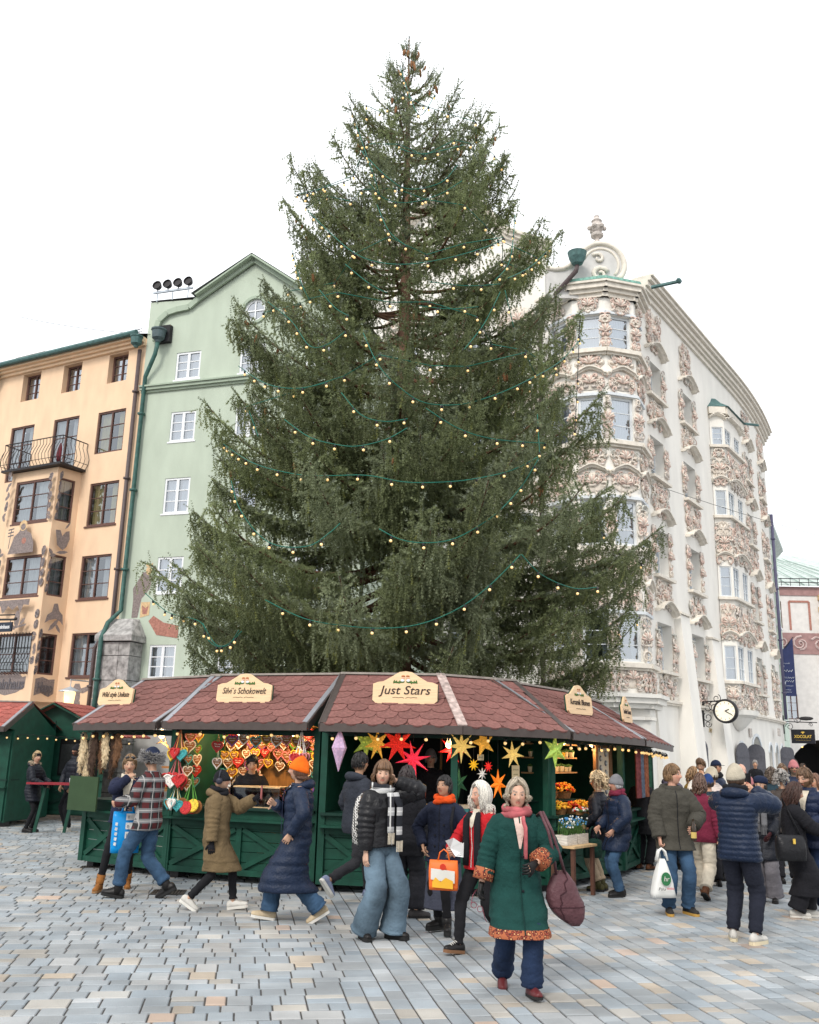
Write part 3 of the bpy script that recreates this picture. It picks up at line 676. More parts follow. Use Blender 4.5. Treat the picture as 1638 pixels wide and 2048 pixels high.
# second oriel, half way along the front
b2 = [(8.15, 0), (8.5, -.5), (11.0, -.5), (11.4, 0)]
ow = MB(); B2R = [(4.88, 6.25), (8.25, 9.5), (11.67, 12.75), (14.75, 15.55)]
for i in range(3):
    P, Q = b2[i], b2[i + 1]; L = math.hypot(Q[0] - P[0], Q[1] - P[1]); a = math.atan2(Q[1] - P[1], Q[0] - P[0])
    hw = [(.08, L - .06)] if L < 1 else [(.12, .95), (1.5, 2.3)]
    holes = [rect(x0, x1, z0, z1) for x0, x1 in hw for z0, z1 in B2R]
    facet(ow, P, Q, rect(0, L, 3.75, 16.3), holes, .1)
    for x0, x1 in hw:
        for j, (z0, z1) in enumerate(B2R):
            o = window(HH, x0, x1, z0, z1, .06, M_GREYM, 1 if L < 1 else 2, 3, fr=.05, glass=GLASSB, curtain=CURTAIN_Y if j == 2 else CURTAIN, cw=.45); o.location = (*P, 0); o.rotation_euler.z = a
    for j, (z0, z1) in enumerate(B2R):
        zb = B2R[j - 1][1] + .15 if j else 3.8
        put_relief(L / 2, zb, z0 - .2, L * 1.02, 21 + j, P, a, -.02)
        wavy(-.03, L + .03, z1 + .4, P, a, amp=.22 if L > 1 else .1, proj=.2)
        k_ = MB(); k_.span((-.06, -.16, z0 - .14), (L + .06, 0, z0 - .03)); o = k_.build('sill', M_CREAM, HH); o.location = (*P, 0); o.rotation_euler.z = a
    k_ = MB(); k_.span((-.05, -.2, 16.1), (L + .05, .05, 16.4)); o = k_.build('cornice', M_CREAM, HH); o.location = (*P, 0); o.rotation_euler.z = a
ow.add([(*b2[0], 3.75), (*b2[1], 3.75), (*b2[2], 3.75), (*b2[3], 3.75)], [(0, 1, 2, 3)]); ow.build('oriel_wall', M_WHITE, HH)
q = MB(); q.loft([[(7.95, .05, 16.42), (8.4, -.78, 16.42), (11.1, -.78, 16.42), (11.6, .05, 16.42)], [(8.2, .05, 16.6), (8.6, -.4, 16.7), (10.9, -.4, 16.7), (11.3, .05, 16.6)], [(8.6, .05, 17.0), (8.9, -.1, 17.05), (10.6, -.1, 17.05), (10.9, .05, 17.0)]]); q.tube([(11.2, -.7, 16.5), (12.0, -1.1, 16.6)], .06, 5); q.build('oriel_roof', M_COPPER, HH)
q = MB(); q.loft([[(9.75 + math.cos(t) * r_, min(0, -.02 + math.sin(t) * r_ * .5), z) for t in [PI + PI * i / 12 for i in range(13)]] for r_, z in ((.2, 2.95), (.55, 3.1), (1.1, 3.45), (1.45, 3.55), (1.5, 3.74))]); q.build('oriel_corbel', M_WHITE, HH)
# corner oriel towards the square
W1 = [(4.75, 31.1), (5.5, 29.95), (6.58, 29.62), (7.66, 29.95), (8.15, 31.0)]
b1 = [toR(*p) for p in W1]
ow = MB(); B1R = [(4.75, 6.25), (8.5, 10.05), (12.1, 13.65), (15.4, 16.65)]
for i in range(4):
    P, Q = b1[i], b1[i + 1]; L = math.hypot(Q[0] - P[0], Q[1] - P[1]); a = math.atan2(Q[1] - P[1], Q[0] - P[0])
    x0, x1 = .14, L - .14
    facet(ow, P, Q, rect(0, L, 3.7, 17.3), [rect(x0, x1, *zz) for zz in B1R], .16)
    for j, (z0, z1) in enumerate(B1R):
        o = window(HH, x0, x1, z0, z1, .12, M_GREYM, 1, 3, fr=.09, bar=.03, glass=GLASSB, curtain=CURTAIN, cw=.48 if j > 1 else .2); o.location = (*P, 0); o.rotation_euler.z = a
        zb = B1R[j - 1][1] + .1 if j else 3.9
        if j: put_relief(L / 2, zb + .1, zb + (z0 - zb) * .42, L * .98, 31 + j, P, a, -.02); put_relief(L / 2, zb + (z0 - zb) * .52, z0 - .3, L * .98, 35 + j, P, a, -.02)
        else: put_relief(L / 2, zb, z0 - .15, L, 31, P, a, -.02)
        if j: wavy(-.01, L + .01, zb + (z0 - zb) * .40, P, a, amp=.2, proj=.2, th=.12)
        k_ = MB(); k_.span((-.05, -.22, z0 - .2), (L + .05, 0, z0 - .06)); k_.span((-.02, -.12, z0 - .28), (L + .02, 0, z0 - .2)); o = k_.build('sill', M_CREAM, HH); o.location = (*P, 0); o.rotation_euler.z = a
        k_ = MB(); k_.span((0, -.07, z1 + .02), (L, 0, z1 + .12)); o = k_.build('lintel', M_GREYM, HH); o.location = (*P, 0); o.rotation_euler.z = a
        q = link('stucco_relief', relief(.2, z1 - z0, 60 + j), HH, (Q[0], Q[1], (z0 + z1) / 2)) if i < 3 else None
        if q: q.location = (Q[0] + math.sin(a) * .02, Q[1] - math.cos(a) * .02, (z0 + z1) / 2); q.rotation_euler.z = a + .15
    put_relief(L / 2, 16.75, 17.3, .7, 50 + i, P, a, -.02)
    k_ = MB()
    for y0, z0, z1 in ((-.1, 17.28, 17.42), (-.2, 17.42, 17.55), (-.32, 17.55, 17.72), (-.4, 17.72, 17.8)): k_.span((-.14, y0, z0), (L + .14, .1, z1 - .002))
    o = k_.build('cornice', M_CREAM, HH); o.location = (*P, 0); o.rotation_euler.z = a
    k_ = MB()
    for y0, z0, z1 in ((-.45, 3.62, 3.74), (-.35, 3.45, 3.62), (-.2, 3.3, 3.45), (-.1, 2.95, 3.05)): k_.span((-.2, y0, z0), (L + .2, .1, z1 - .002))
    o = k_.build('oriel_base_moulding', M_WHITE, HH); o.location = (*P, 0); o.rotation_euler.z = a
ow.build('oriel_wall', M_WHITE, HH)
bw = MB(); bw.loft([[(*toR(4.55, 31.2), z), (*toR(5.45, 29.9), z), (*toR(7.7, 29.9), z), (*toR(8.3, 31.1), z)] for z in (-.1, 3.31)]); bw.build('ground_floor_wall', M_WHITE, HH)
q = MB(); A = [toR(x, y) for x, y in ((4.4, 31.2), (5.3, 29.6), (6.58, 29.2), (7.85, 29.6), (8.5, 31.1))]; Bt = [toR(x, y) for x, y in ((5.7, 30.9), (6.0, 30.5), (6.58, 30.3), (7.2, 30.5), (7.6, 30.9))]
q.loft([[(*p, 17.81) for p in A], [(*p, 17.9) for p in A], [(*p, 18.5) for p in Bt]]); q.build('oriel_roof', M_COPPERL, HH)
qa = toR(8.3, 29.9); qb = toR(9.2, 29.6); q = MB(); q.tube([(*qa, 17.85), (*qb, 17.95)], .07, 6); q.ell((*qb, 17.97), (.16, .1, .1), 6, 4); q.build('gargoyle_spout', M_COPPER, HH)
# scroll gable above the corner oriel, with finial
sc_ = MB(); cx, cz = 6.53, 18.62
ol_ = [(4.6, 17.3), (7.15, 17.3), (7.15, 17.8), (7.1, 17.98)] + [(cx + .87 * math.cos(t), cz + .87 * math.sin(t)) for t in [R(a) for a in range(-42, 151, 12)]] + [(5.62, 18.8), (5.42, 18.6), (5.2, 18.48), (4.9, 18.45), (4.6, 18.5)]
def frontal(mbx, yw=29.78):
    """move a mesh built in the world x-z plane into the house frame"""
    mbx.v = [(*toR(p[0], yw + p[1]), p[2]) for p in mbx.v]; return mbx
sc_.plate(ol_, 0, .35); frontal(sc_).build('scroll_gable', mat('grey_white_plaster', (.56, .55, .53), .88, .1, 3), HH)
q = MB(); arc = [(cx + .83 * math.cos(R(a)), 0, cz + .83 * math.sin(R(a))) for a in range(-42, 151, 10)] + [(5.62, 0, 18.74), (5.42, 0, 18.54), (5.2, 0, 18.42), (4.9, 0, 18.39), (4.6, 0, 18.44)]
q.tube(arc, .10, 6); q.tube([(cx + .62 * math.cos(R(a)), 0, cz + .62 * math.sin(R(a))) for a in range(-40, 170, 10)], .05, 5); spiral(q, cx - .05, cz - .4, .3, .4, 1.3, 1, .09, 0, -.02, 14); spiral(q, cx - .1, cz + .22, .22, 2.6, 1.0, -1, .07, 0, -.02, 12)
frontal(q).build('gable_scroll_moulding', M_CREAM, HH, smooth=True)
q = MB(); Mx = Matrix.Translation((6.45, .15, 19.46)); q.lathe([(.16, 0), (.16, .12), (.09, .16), (.08, .26), (.22, .34), (.24, .42), (.14, .5), (.2, .58), (.26, .7), (.18, .82), (.16, .9), (.2, .96), (.12, 1.04), (.09, 1.1), (.1, 1.16), (.02, 1.2)], 10, Mx)
for a in range(6): q.ell((6.45 + .27 * math.cos(a * PI / 3), .15 + .27 * math.sin(a * PI / 3), 20.14), .09, 6, 4)
frontal(q).build('finial', M_GREYS, HH)
q = MB(); q.lathe([(.1, -.36), (.22, -.3), (.34, -.05), (.38, .14), (.4, .2), (.34, .2)], 14, Matrix.Translation((5.6, -.5, 18.6)) @ Matrix.Scale(.85, 4)); frontal(q).build('rain_hopper', M_COPPER, HH)
q = MB(); q.tube([(5.6, -.5, 18.35), (5.56, -.45, 18.1), (4.55, .3, 17.1), (4.5, .9, 16.6), (4.5, 1.1, 4)], .085, 7); frontal(q).build('downpipe', M_PIPEB, HH, smooth=True)
# wing facing the square, behind the tree
Lp = toR(-4.2, 32.7); La = math.atan2(-.175, .985) - ANG
lw = MB(); lops = [rect(x, x + 1.15, z0, z1) for x in (.9, 3.3, 5.7) for z0, z1 in ((4.75, 6.3), (8.3, 9.9), (11.8, 13.4), (15.2, 16.5))] + [rect(7.6, 8.6, z0, z1) for z0, z1 in ((8.3, 9.9), (11.8, 13.4), (15.2, 16.5))]
wall_poly(lw, [(0, -.1), (9.15, -.1), (9.15, 19.9), (7.6, 20.7), (6.6, 21.9), (5.6, 22.3), (4.6, 21.9), (3.4, 20.6), (0, 18.6)], lops, depth=.25)
lo = lw.build('wall', M_WHITE, HH, loc=(*Lp, 0)); lo.rotation_euler.z = La
for h in lops:
    o = window(HH, h[0][0], h[1][0], h[0][1], h[2][1], .18, M_GREYM, 2, 3, fr=.07, glass=GLASSB); o.location = (*Lp, 0); o.rotation_euler.z = La
    put_relief((h[0][0] + h[1][0]) / 2, h[2][1] + .15, h[2][1] + 1.2, 1.5, 5, Lp, La, -.02)
    o = wavy(h[0][0] - .15, h[1][0] + .15, h[2][1] + .3, Lp, La)
q = MB(); gl = [(9.35, 19.85), (7.7, 20.6), (6.7, 21.85), (5.6, 22.3), (4.5, 21.85), (3.3, 20.55), (-.1, 18.6)]
for k_, (dz, y) in enumerate(((0, -.14), (.12, -.26), (.25, -.38))):
    for a, b in zip(gl[:-1], gl[1:]): q.bar((a[0], y / 2 - .001 * k_, a[1] + dz - .12), (b[0], y / 2 - .001 * k_, b[1] + dz - .12), -y, .12, (0, 0, 1))
o = q.build('gable_cornice', M_CREAM, HH, loc=(*Lp, 0)); o.rotation_euler.z = La
# the far end of the front bends away from the square
def bend(s): return .66 * (max(0, s - 11) / 9.3) ** 2
for o in list(HH.children):
    if o.location.length < 1e-6 and abs(o.rotation_euler.z) < 1e-6:
        for ob in [o] + list(o.children):
            if ob.type == 'MESH':
                for v_ in ob.data.vertices: v_.co.y += bend(v_.co.x)
    elif o.location.x > 11: o.location.y += bend(o.location.x)
# projecting clock on a scrolled bracket (a thing of its own), chocolate shop sign
def Rw(s, out_, z):
    return Vector((8.08 + .568 * s + .823 * out_, 31.0 + .823 * s - .568 * out_, z))
def Rrot(extra=0): return ANG + extra
ck = empty('wall_clock', Rw(5.15, 0, 2.9), Rrot()); tag(ck, 'round lit clock with black rim on a scrolled iron bracket', 'clock')
q = MB(); q.bar((0, -.03, .05), (0, -.03, 1.35), .06, .06, (0, 1, 0)); q.tube([(0, -.04, .95), (0, -.45, .98), (0, -.75, 1.0)], .025, 5)
for y, z, r_, a0, d in ((-.2, .75, .2, 0, 1), (-.42, .78, .2, 2, -1), (-.2, .4, .18, 1, -1), (-.2, .16, .13, 3, 1), (-.55, 1.08, .16, 2, 1), (-.08, 1.35, .09, 1, 1)):
    q.tube([(0, y + math.cos(a0 + d * 8 * t) * r_ * (1 - .7 * t), z + math.sin(a0 + d * 8 * t) * r_ * (1 - .7 * t)) for t in [i / 16 for i in range(17)]], .014, 4)
q.build('bracket', M_IRONB, ck)
Mx = Matrix.Translation((0, -.86, .62)) @ Matrix.Rotation(-PI / 2, 4, 'Y')
q = MB(); q.lathe([(.36, -.13), (.43, -.12), (.44, 0), (.43, .12), (.37, .13), (.36, .10), (.02, .10)], 36, Mx); q.build('case', M_IRONB, ck, smooth=True)
q = MB(); q.lathe([(.0, .104), (.355, .106), (.355, .11), (.0, .112)], 36, Mx); fc = q.build('dial', mat('lit_dial', (.8, .76, .64), .5, emit=(1, .9, .7), es=.25), ck)
q = MB()
for i in range(12):
    a = i * PI / 6; q.bar((-.118, -.86 + math.cos(a) * .27, .62 + math.sin(a) * .27), (-.118, -.86 + math.cos(a) * .33, .62 + math.sin(a) * .33), .016, .006, (1, 0, 0))
q.build('hour_mark', mat('brass', (.5, .36, .14), .4, metal=.6), fc)
for ang_, L, w in ((R(90 - 68), .16, .035), (R(90 - 118), .27, .026)):
    q = MB(); q.bar((-.125, -.86, .62), (-.125, -.86 - math.cos(ang_) * L, .62 + math.sin(ang_) * L), w, .008, (1, 0, 0)); q.build('hand', M_IRONB, fc)
xs = empty('shop_sign', Rw(20.0, -.6, 2.7), Rrot()); tag(xs, 'black hanging shop sign with gold lettering on iron scroll bracket', 'sign')
q = MB(); q.tube([(0, -.02, 1.0), (0, -1.6, .95)], .025, 5); q.tube([(0, -.02, .4), (0, -.02, 1.3)], .03, 5)
for y, z, r_, d in ((-.3, .75, .2, 1), (-.7, 1.1, .18, -1), (-1.3, .85, .1, 1)): q.tube([(0, y + math.cos(d * 8 * t) * r_ * (1 - .7 * t), z + math.sin(d * 8 * t) * r_ * (1 - .7 * t)) for t in [i / 16 for i in range(17)]], .014, 4)
q.ell((0, -1.1, 1.15), (.06, .35, .1), 8, 5); q.build('bracket', M_IRONB, xs)
q = MB(); q.span((-.04, -1.45, -.05), (.04, -.35, .62)); bo = q.build('sign_board', mat('sign_black', (.012, .012, .018), .45), xs)
M_GOLD = mat('gold_lettering', (.72, .48, .09), .4, .1, 20, metal=.3)
t_ = link('lettering', text_mesh('XOCOLAT', .2, M_GOLD, .004, 0, .82, .004), bo, (-.05, -.9, .27)); t_.rotation_euler = (PI / 2, 0, -PI / 2)
t_ = scribble(bo, [(-.35, .35, 0, .045)], M_GOLD, 0, 5); t_.location = (-.045, -.9, .1); t_.rotation_euler = (0, 0, -PI / 2)
q = MB(); q.ell((-.045, -.9, .48), (.01, .09, .035), 8, 4); q.ell((-.045, -.9, .44), (.01, .03, .05), 8, 4); q.build('emblem', M_GOLD, bo)
# small writing and plaques on the wall
scribble(HH, [(5.8, 7.5, 2.85, .24), (6.4, 6.95, 2.5, .24)], mat('faded_gilt', (.42, .33, .2), .7, .3, 30), -.02, 3)
for s_, z in ((11.3, 2.75), (16.2, 2.9)): MB().span((s_, -.05, z), (s_ + .35, -.002, z + .35)).build('plaque', M_GREYS, HH)
pipe(HH, [(20.15, .48, 14.4), (20.15, .48, 3.8)], .08, mat('violet_pipe', (.10, .095, .16), .5), clips=True)

# ---- pale green house beyond, flag, far gate house
FH = empty('pale_green_house', (18.9, 48.5, 0), math.atan2(.90, .43)); tag(FH, 'narrow pale green house with white bay windows beyond the ornate house', 'house')
q = MB(); fw = [rect(.8, 1.9, z, z + 1.5) for z in (4.0, 6.9, 9.9)]; wall_poly(q, rect(0, 9, 0, 14.4), [], depth=.1); wall_poly(q, rect(.3, 2.3, 2.8, 12.4), fw, y=-.35, depth=.1); q.add([(.3, -.35, 2.8), (.3, 0, 2.8), (.3, 0, 12.4), (.3, -.35, 12.4), (2.3, -.35, 2.8), (2.3, 0, 2.8), (2.3, -.35, 12.4), (2.3, 0, 12.4)], [(1, 0, 3, 2), (4, 5, 7, 6), (0, 1, 5, 4), (3, 6, 7, 2)])
q.build('wall', mat('pale_green_plaster', (.60, .70, .60), .9, .06, 2), FH)
for h in fw: window(FH, h[0][0], h[1][0], h[0][1], h[2][1], -.31, M_WHITEP, 2, 3, glass=GLASSB)
for h in fw:
    q = MB(); q.span((.2, -.45, h[2][1] + .2), (2.4, .0, h[2][1] + .32)); q.build('moulding', M_WHITEP, FH)
    q = MB(); q.span((.2, -.43, h[0][1] - .3), (2.4, 0, h[0][1] - .2)); q.build('moulding', M_WHITEP, FH)
q = MB(); q.add([(-.2, -.4, 14.5), (9, -.4, 14.5), (9, 3, 16), (-.2, 3, 16), (-.2, -.4, 14.3), (9, -.4, 14.3), (-.2, 0, 13.9), (9, 0, 13.9)], [(0, 1, 2, 3), (0, 4, 5, 1), (4, 6, 7, 5), (0, 3, 6, 4)]); q.build('roof', M_TERRA, FH)
TH = empty('gate_house', (23.8, 62.0, 0), -.05); tag(TH, 'far painted house with pale copper roof above a vaulted archway', 'house')
q = MB(); tw = [rect(.4, 1.2, 10.3, 12.1), rect(1.0, 1.8, 4.4, 6.0)]; wall_poly(q, rect(-3, 14, -.1, 13.1), tw + [archp(.9, 5.6, -.05, 3.15, 14)], depth=.6); q.build('wall', mat('painted_grey_plaster', (.66, .63, .60), .9, .08, 3), TH)
for h in tw: window(TH, h[0][0], h[1][0], h[0][1], h[2][1], .1, M_BROWN, 2, 3, glass=GLASSB)
q = MB(); q.add([(p[0], 5, p[1]) for p in archp(.9, 5.6, -.05, 3.15, 14)], [tuple(range(17))]); q.build('passage_end', DARK, TH)
q = MB(); pa = archp(.9, 5.6, -.05, 3.15, 14); q.add([(p[0], .6, p[1]) for p in pa] + [(p[0], 5, p[1]) for p in pa], [(i, (i + 1) % 17, 17 + (i + 1) % 17, 17 + i) for i in range(17)]); q.build('passage_vault', mat('dark_vault', (.12, .10, .085), .9, .3, 4), TH)
q = MB(); q.box((2.2, 1.2, 2.7), (.12, .5, .05), Matrix.Rotation(.5, 3, 'Y')); q.build('passage_lamp', mat('lit_passage_lamp', (.9, .6, .2), .5, emit=(1, .6, .15), es=3), TH)
q = MB(); q.span((-3, -.06, 12.5), (14, -.004, 13.1)); q.span((-3, -.05, 8.6), (14, -.004, 10.0)); q.build('painted_frieze', mat('frieze_red', (.33, .20, .19), .9, .15, 4), TH)
q = MB()
for i in range(8): spiral(q, 1.0 + i * 1.2, 9.3, .5, i * 1.3, 1.1, 1 if i % 2 else -1, .07, 0, -.05, 10); spiral(q, 1.0 + i * 1.2 + .1, 9.3, .42, i * 1.3 + 3.1, 1.0, 1 if i % 2 else -1, .06, 0, -.05, 10)
q.build('painted_scroll', mat('frieze_pink', (.52, .40, .38), .9), TH)
q = MB()
for x0, x1, z0, z1 in ((1.7, 3.0, 10.2, 12.1),):
    for a, b in (((x0, z0), (x0, z1)), ((x0, z1), (x1, z1)), ((x1, z1), (x1, z0))): q.bar((a[0], -.03, a[1]), (b[0], -.03, b[1]), .14, .02, (0, 1, 0))
q.build('painted_border', M_MURALR, TH)
q = MB()
for i in range(6): q.span((3.6, -.5, 8.2 + .8 * i), (5.2, -.01, 8.55 + .8 * i))
q.build('corner_oriel', M_MURALY, TH)
rf = MB(); rf.add([(-3, -.3, 13.1), (14, -.3, 13.1), (4.6, 5, 16.2), (-3, 5, 17.2)], [(0, 1, 2, 3)]); rf.build('roof', M_TERRA, TH)
q = MB()
for i in range(13):
    x = -2.5 + i * 1.05; q.bar((x, -.2, 13.2), (x * .55 - 1.3, 4.9, 17.2 - .11 * i), .05, .06)
q.build('roof_seam', mat('roof_seam', (.33, .42, .38), .6), TH)
q = MB()
for zz in (13.35, 13.6): q.tube([(-3, -.3, zz), (9, -.3, zz)], .03, 4)
for i in range(20): q.tube([(-3 + i * .6, -.3, 13.1), (-3 + i * .6, -.3, 13.65)], .02, 4)
q.build('snow_guard', M_IRONB, TH)
fg = empty('banner_flag', (19.75, 50.0, 1.2), -.1); tag(fg, 'dark blue vertical banner with white lettering and slanted top', 'flag')
q = MB(); NX = 8; NZ = 10
vs = []; fs = []
for j in range(NZ + 1):
    for i in range(NX + 1):
        t = j / NZ; x = (i / NX) * .85; zt = 7.5 if False else 6.0 + .95 * (i / NX); z = 3.85 + (zt - 3.85) * t + .05 * (1 - t); vs.append((x, .05 * math.sin(i * 1.3 + t), z))
fs = [(j * (NX + 1) + i, j * (NX + 1) + i + 1, (j + 1) * (NX + 1) + i + 1, (j + 1) * (NX + 1) + i) for j in range(NZ) for i in range(NX)]
q.add(vs, fs); cl = q.build('flag_cloth', mat('navy_flag', (.035, .045, .12), .8, .1, 5), fg, smooth=True)
scribble(cl, [(.2, .6, 5.6, .07), (.12, .72, 5.2, .15), (.08, .78, 4.85, .11), (.12, .74, 4.66, .13), (.14, .7, 4.42, .07), (.28, .58, 4.22, .07), (.26, .6, 4.1, .07)], M_WHITEP, -.075, 8)
q = MB(); q.tube([(.0, .0, 5.9), (.9, .0, 7.0)], .025, 5); q.tube([(.0, 0, 5.9), (-1.2, .6, 5.6)], .025, 5); q.build('flag_pole', M_IRONB, fg)
# wires across the square
def wire(pts, label):
    q = MB(); P = []
    for a, b, sag in pts:
        a = Vector(a); b = Vector(b)
        for i in range(15):
            t = i / 14; p = a.lerp(b, t); p.z -= sag * 4 * t * (1 - t); P.append(p)
    q.tube(P, .008, 4); o = q.build('overhead_wire', M_IRONB); tag(o, label, 'wire')
wire([((-14, 30.5, 16.4), (-8.2, 26.9, 14.2), .1)], 'thin overhead wire running up past the apricot house eaves')
wire([((8.3, 30.0, 10.6), (24, 38, 9.6), .3)], 'thin overhead wire crossing the ornate white house front')
# ------------------------------------------------------------------ market stalls
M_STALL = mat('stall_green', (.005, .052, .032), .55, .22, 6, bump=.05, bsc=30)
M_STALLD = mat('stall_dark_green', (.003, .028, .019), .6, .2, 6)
M_SHING = mat('red_brown_shingle', (.205, .094, .082), .95, .22, 30, bump=.35, bsc=240)
M_SHINGR = mat('brick_red_shingle', (.36, .105, .085), .95, .2, 30, bump=.3, bsc=240)
M_FASC = mat('brown_metal', (.085, .068, .062), .45, .12, 9, metal=.3)
M_STRIP = mat('pale_metal_strip', (.34, .35, .38), .4, .08, 6, metal=.5)
M_SIGN = mat('pale_wood_sign', (.74, .53, .32), .6, .10, 4, stretch=(1, 1, 14))
M_INK = mat('sign_ink', (.035, .022, .018), .7)
M_LEAF = mat('sign_leaf_green', (.06, .13, .03), .8, .3, 30)
M_WOOD = mat('warm_wood', (.36, .20, .09), .6, .22, 4, stretch=(1, 1, 10))
M_WOODP = mat('pale_wood', (.55, .38, .2), .6, .2, 4, stretch=(8, 1, 1))
M_CABLE = mat('green_cable', (.01, .135, .095), .5)
M_SOCK = mat('bulb_socket', (.015, .015, .017), .5)
M_BULB = mat('warm_bulb', (.9, .72, .4), .2, 0, emit=(1, .58, .18), es=.55)
def bulb_mesh():
    q = MB(); q.lathe([(.006, .0), (.017, -.004), (.017, -.04), (.012, -.045)], 7, mi=0); q.ell((0, 0, -.062), .023, 8, 6, mi=1); return q.mesh('bulb', [M_SOCK, M_BULB], True)
BULB = bulb_mesh()
_q = MB(); _q.lathe([(.006, .0), (.02, -.006), (.02, -.055), (.014, -.06)], 7, mi=0); _q.ell((0, 0, -.080), .024, 8, 6, mi=1); BULBT = _q.mesh('bulb', [M_SOCK, M_BULB], True)

def shingle_mesh(w, h, m):
    n = 8; p = [(-w / 2, .02), (-w / 2, -h * .55)] + [(-w / 2 * math.cos(PI * i / n), -h * .55 - h * .45 * math.sin(PI * i / n)) for i in range(1, n)] + [(w / 2, -h * .55), (w / 2, .02)]
    q = MB(); k = len(p)
    q.add([(x, y, .001 + .016 * (-y / h)) for x, y in p] + [(x, y, -.006) for x, y in p], [tuple(range(k))] + [(i, k + i, k + (i + 1) % k, (i + 1) % k) for i in range(k)])
    return q.mesh('shingle', m)
SH = {}; SHR = random.Random(9)
def lay_shingles(parent, e0, e1, r0, r1, m, w=.30, rows=8):
    """tiles on the slope from the eave e0-e1 up to the ridge r0-r1, each its own piece"""
    e0, e1, r0, r1 = map(Vector, (e0, e1, r0, r1))
    key = (w, m.name)
    sl = ((r0 - e0).length + (r1 - e1).length) / 2; vis = sl / rows
    if key not in SH: SH[key] = [shingle_mesh(w - .004, .30, mat(m.name + '_tone_%d' % k, tuple(v_ * (.86, 1.0, 1.12, .95)[k] for v_ in m.diffuse_color[:3]), .95, .26, 22, bump=.35, bsc=240)) for k in range(4)]
    nrm = (e1 - e0).cross(r0 - e0).normalized(); ux = (e1 - e0).normalized(); uy = nrm.cross(ux)
    Mr = Matrix((ux, uy, nrm)).transposed().to_4x4()
    for j in range(rows):
        t = min(1, (j + 1.36) / rows); t = (j * vis + .28) / sl
        if t > 1: t = .995
        a = e0.lerp(r0, t); b = e1.lerp(r1, t); L = (b - a).dot(ux); lo = e0.lerp(r0, max(0, t - .2)); 
        x = -(w / 2) * (j % 2) + w / 2 - .02; last = -9
        while x < L + w * .2:
            xc = min(max(x, w * .42), L - w * .42)
            if xc - last < w * .45: x += w; continue
            last = xc
            o = link('shingle', SH[key][SHR.choice((0, 1, 1, 2, 3))], parent); P = a + ux * (xc + SHR.uniform(-.006, .006)) + nrm * (.008 + SHR.uniform(0, .003) + .0015 * ((int(x / w) + j) % 2)); Mo = Mr.copy(); Mo.translation = P; o.matrix_local = Mo
            x += w
def miter(P, d):
    """offset an open polyline inward (to its left) by d"""
    n = len(P); out = []
    N = []
    for a, b in zip(P[:-1], P[1:]):
        t = (Vector(b) - Vector(a)).normalized(); N.append(Vector((-t.y, t.x)))
    for i in range(n):
        if i == 0: m = N[0]; k = 1
        elif i == n - 1: m = N[-1]; k = 1
        else:
            m = (N[i - 1] + N[i]).normalized(); k = 1 / max(.5, m.dot(N[i]))
        out.append(Vector(P[i]) + m * d * k)
    return out
def sign_board(parent, c, ax, w, h, text, tilt=.12, tsize=.16):
    """shaped wooden sign; c centre of the lower edge, ax direction along it"""
    t = [(-.5, .10), (-.44, 0), (.44, 0), (.5, .10), (.5, .60), (.42, .66), (.34, .68), (.22, .82), (.10, .97), (0, 1), (-.10, .97), (-.22, .82), (-.34, .68), (-.42, .66), (-.5, .60)]
    q = MB(); q.plate([(x * w, z * h) for x, z in t], 0, .035)
    so = q.build('sign_board', M_SIGN, parent, loc=c); so.rotation_euler = (-tilt, 0, math.atan2(ax[1], ax[0]))
    q = MB(); q.plate([(x * w * 1.02, z * h * 1.015 - .004) for x, z in t], .036, .055); q.build('backing', M_STALL, so)
    lm = text_mesh(text, tsize, M_INK, .002, .22, w * .8, .0008); lo = link('lettering', lm, so, (0, -.004, h * .40)); lo.rotation_euler = (PI / 2, 0, 0)
    q = MB(); r_ = random.Random(len(text))
    for s in (-1, 1):
        for k in range(6):
            q.ell((s * (.03 + .022 * k) * w / .8, -.004, h * (.66 + .012 * math.sin(k * 1.7))), (.03 * w, .003, .011), 6, 4, Matrix.Rotation(s * (.3 + .5 * (k % 3)), 4, 'Y'))
    q.build('fir_sprig', M_LEAF, so)
    q = MB()
    for s in (-1, 1):
        q.ell((s * .035 * w, -.005, h * .80), (.028 * w, .004, .026 * w), 8, 5, mi=0); q.ell((s * .035 * w, -.007, h * .84), (.03 * w, .005, .015 * w), 8, 5, mi=1); q.ell((s * .045 * w, -.005, h * .71), (.03 * w, .004, .022 * w), 8, 5, mi=2)
    q.build('angel_motif', [mat('motif_skin', (.7, .42, .28), .7), mat('motif_hair', (.38, .13, .04), .7), mat('motif_robe', (.7, .7, .72), .7)], so)
    q = MB()
    for s in (-1, 1): q.tube([(s * x * w, -.003, h * z) for x, z in ((.01, .17), (.05, .2), (.09, .18), (.14, .195), (.19, .185))], .003, 4)
    q.build('flourish', M_INK, so)
    return so
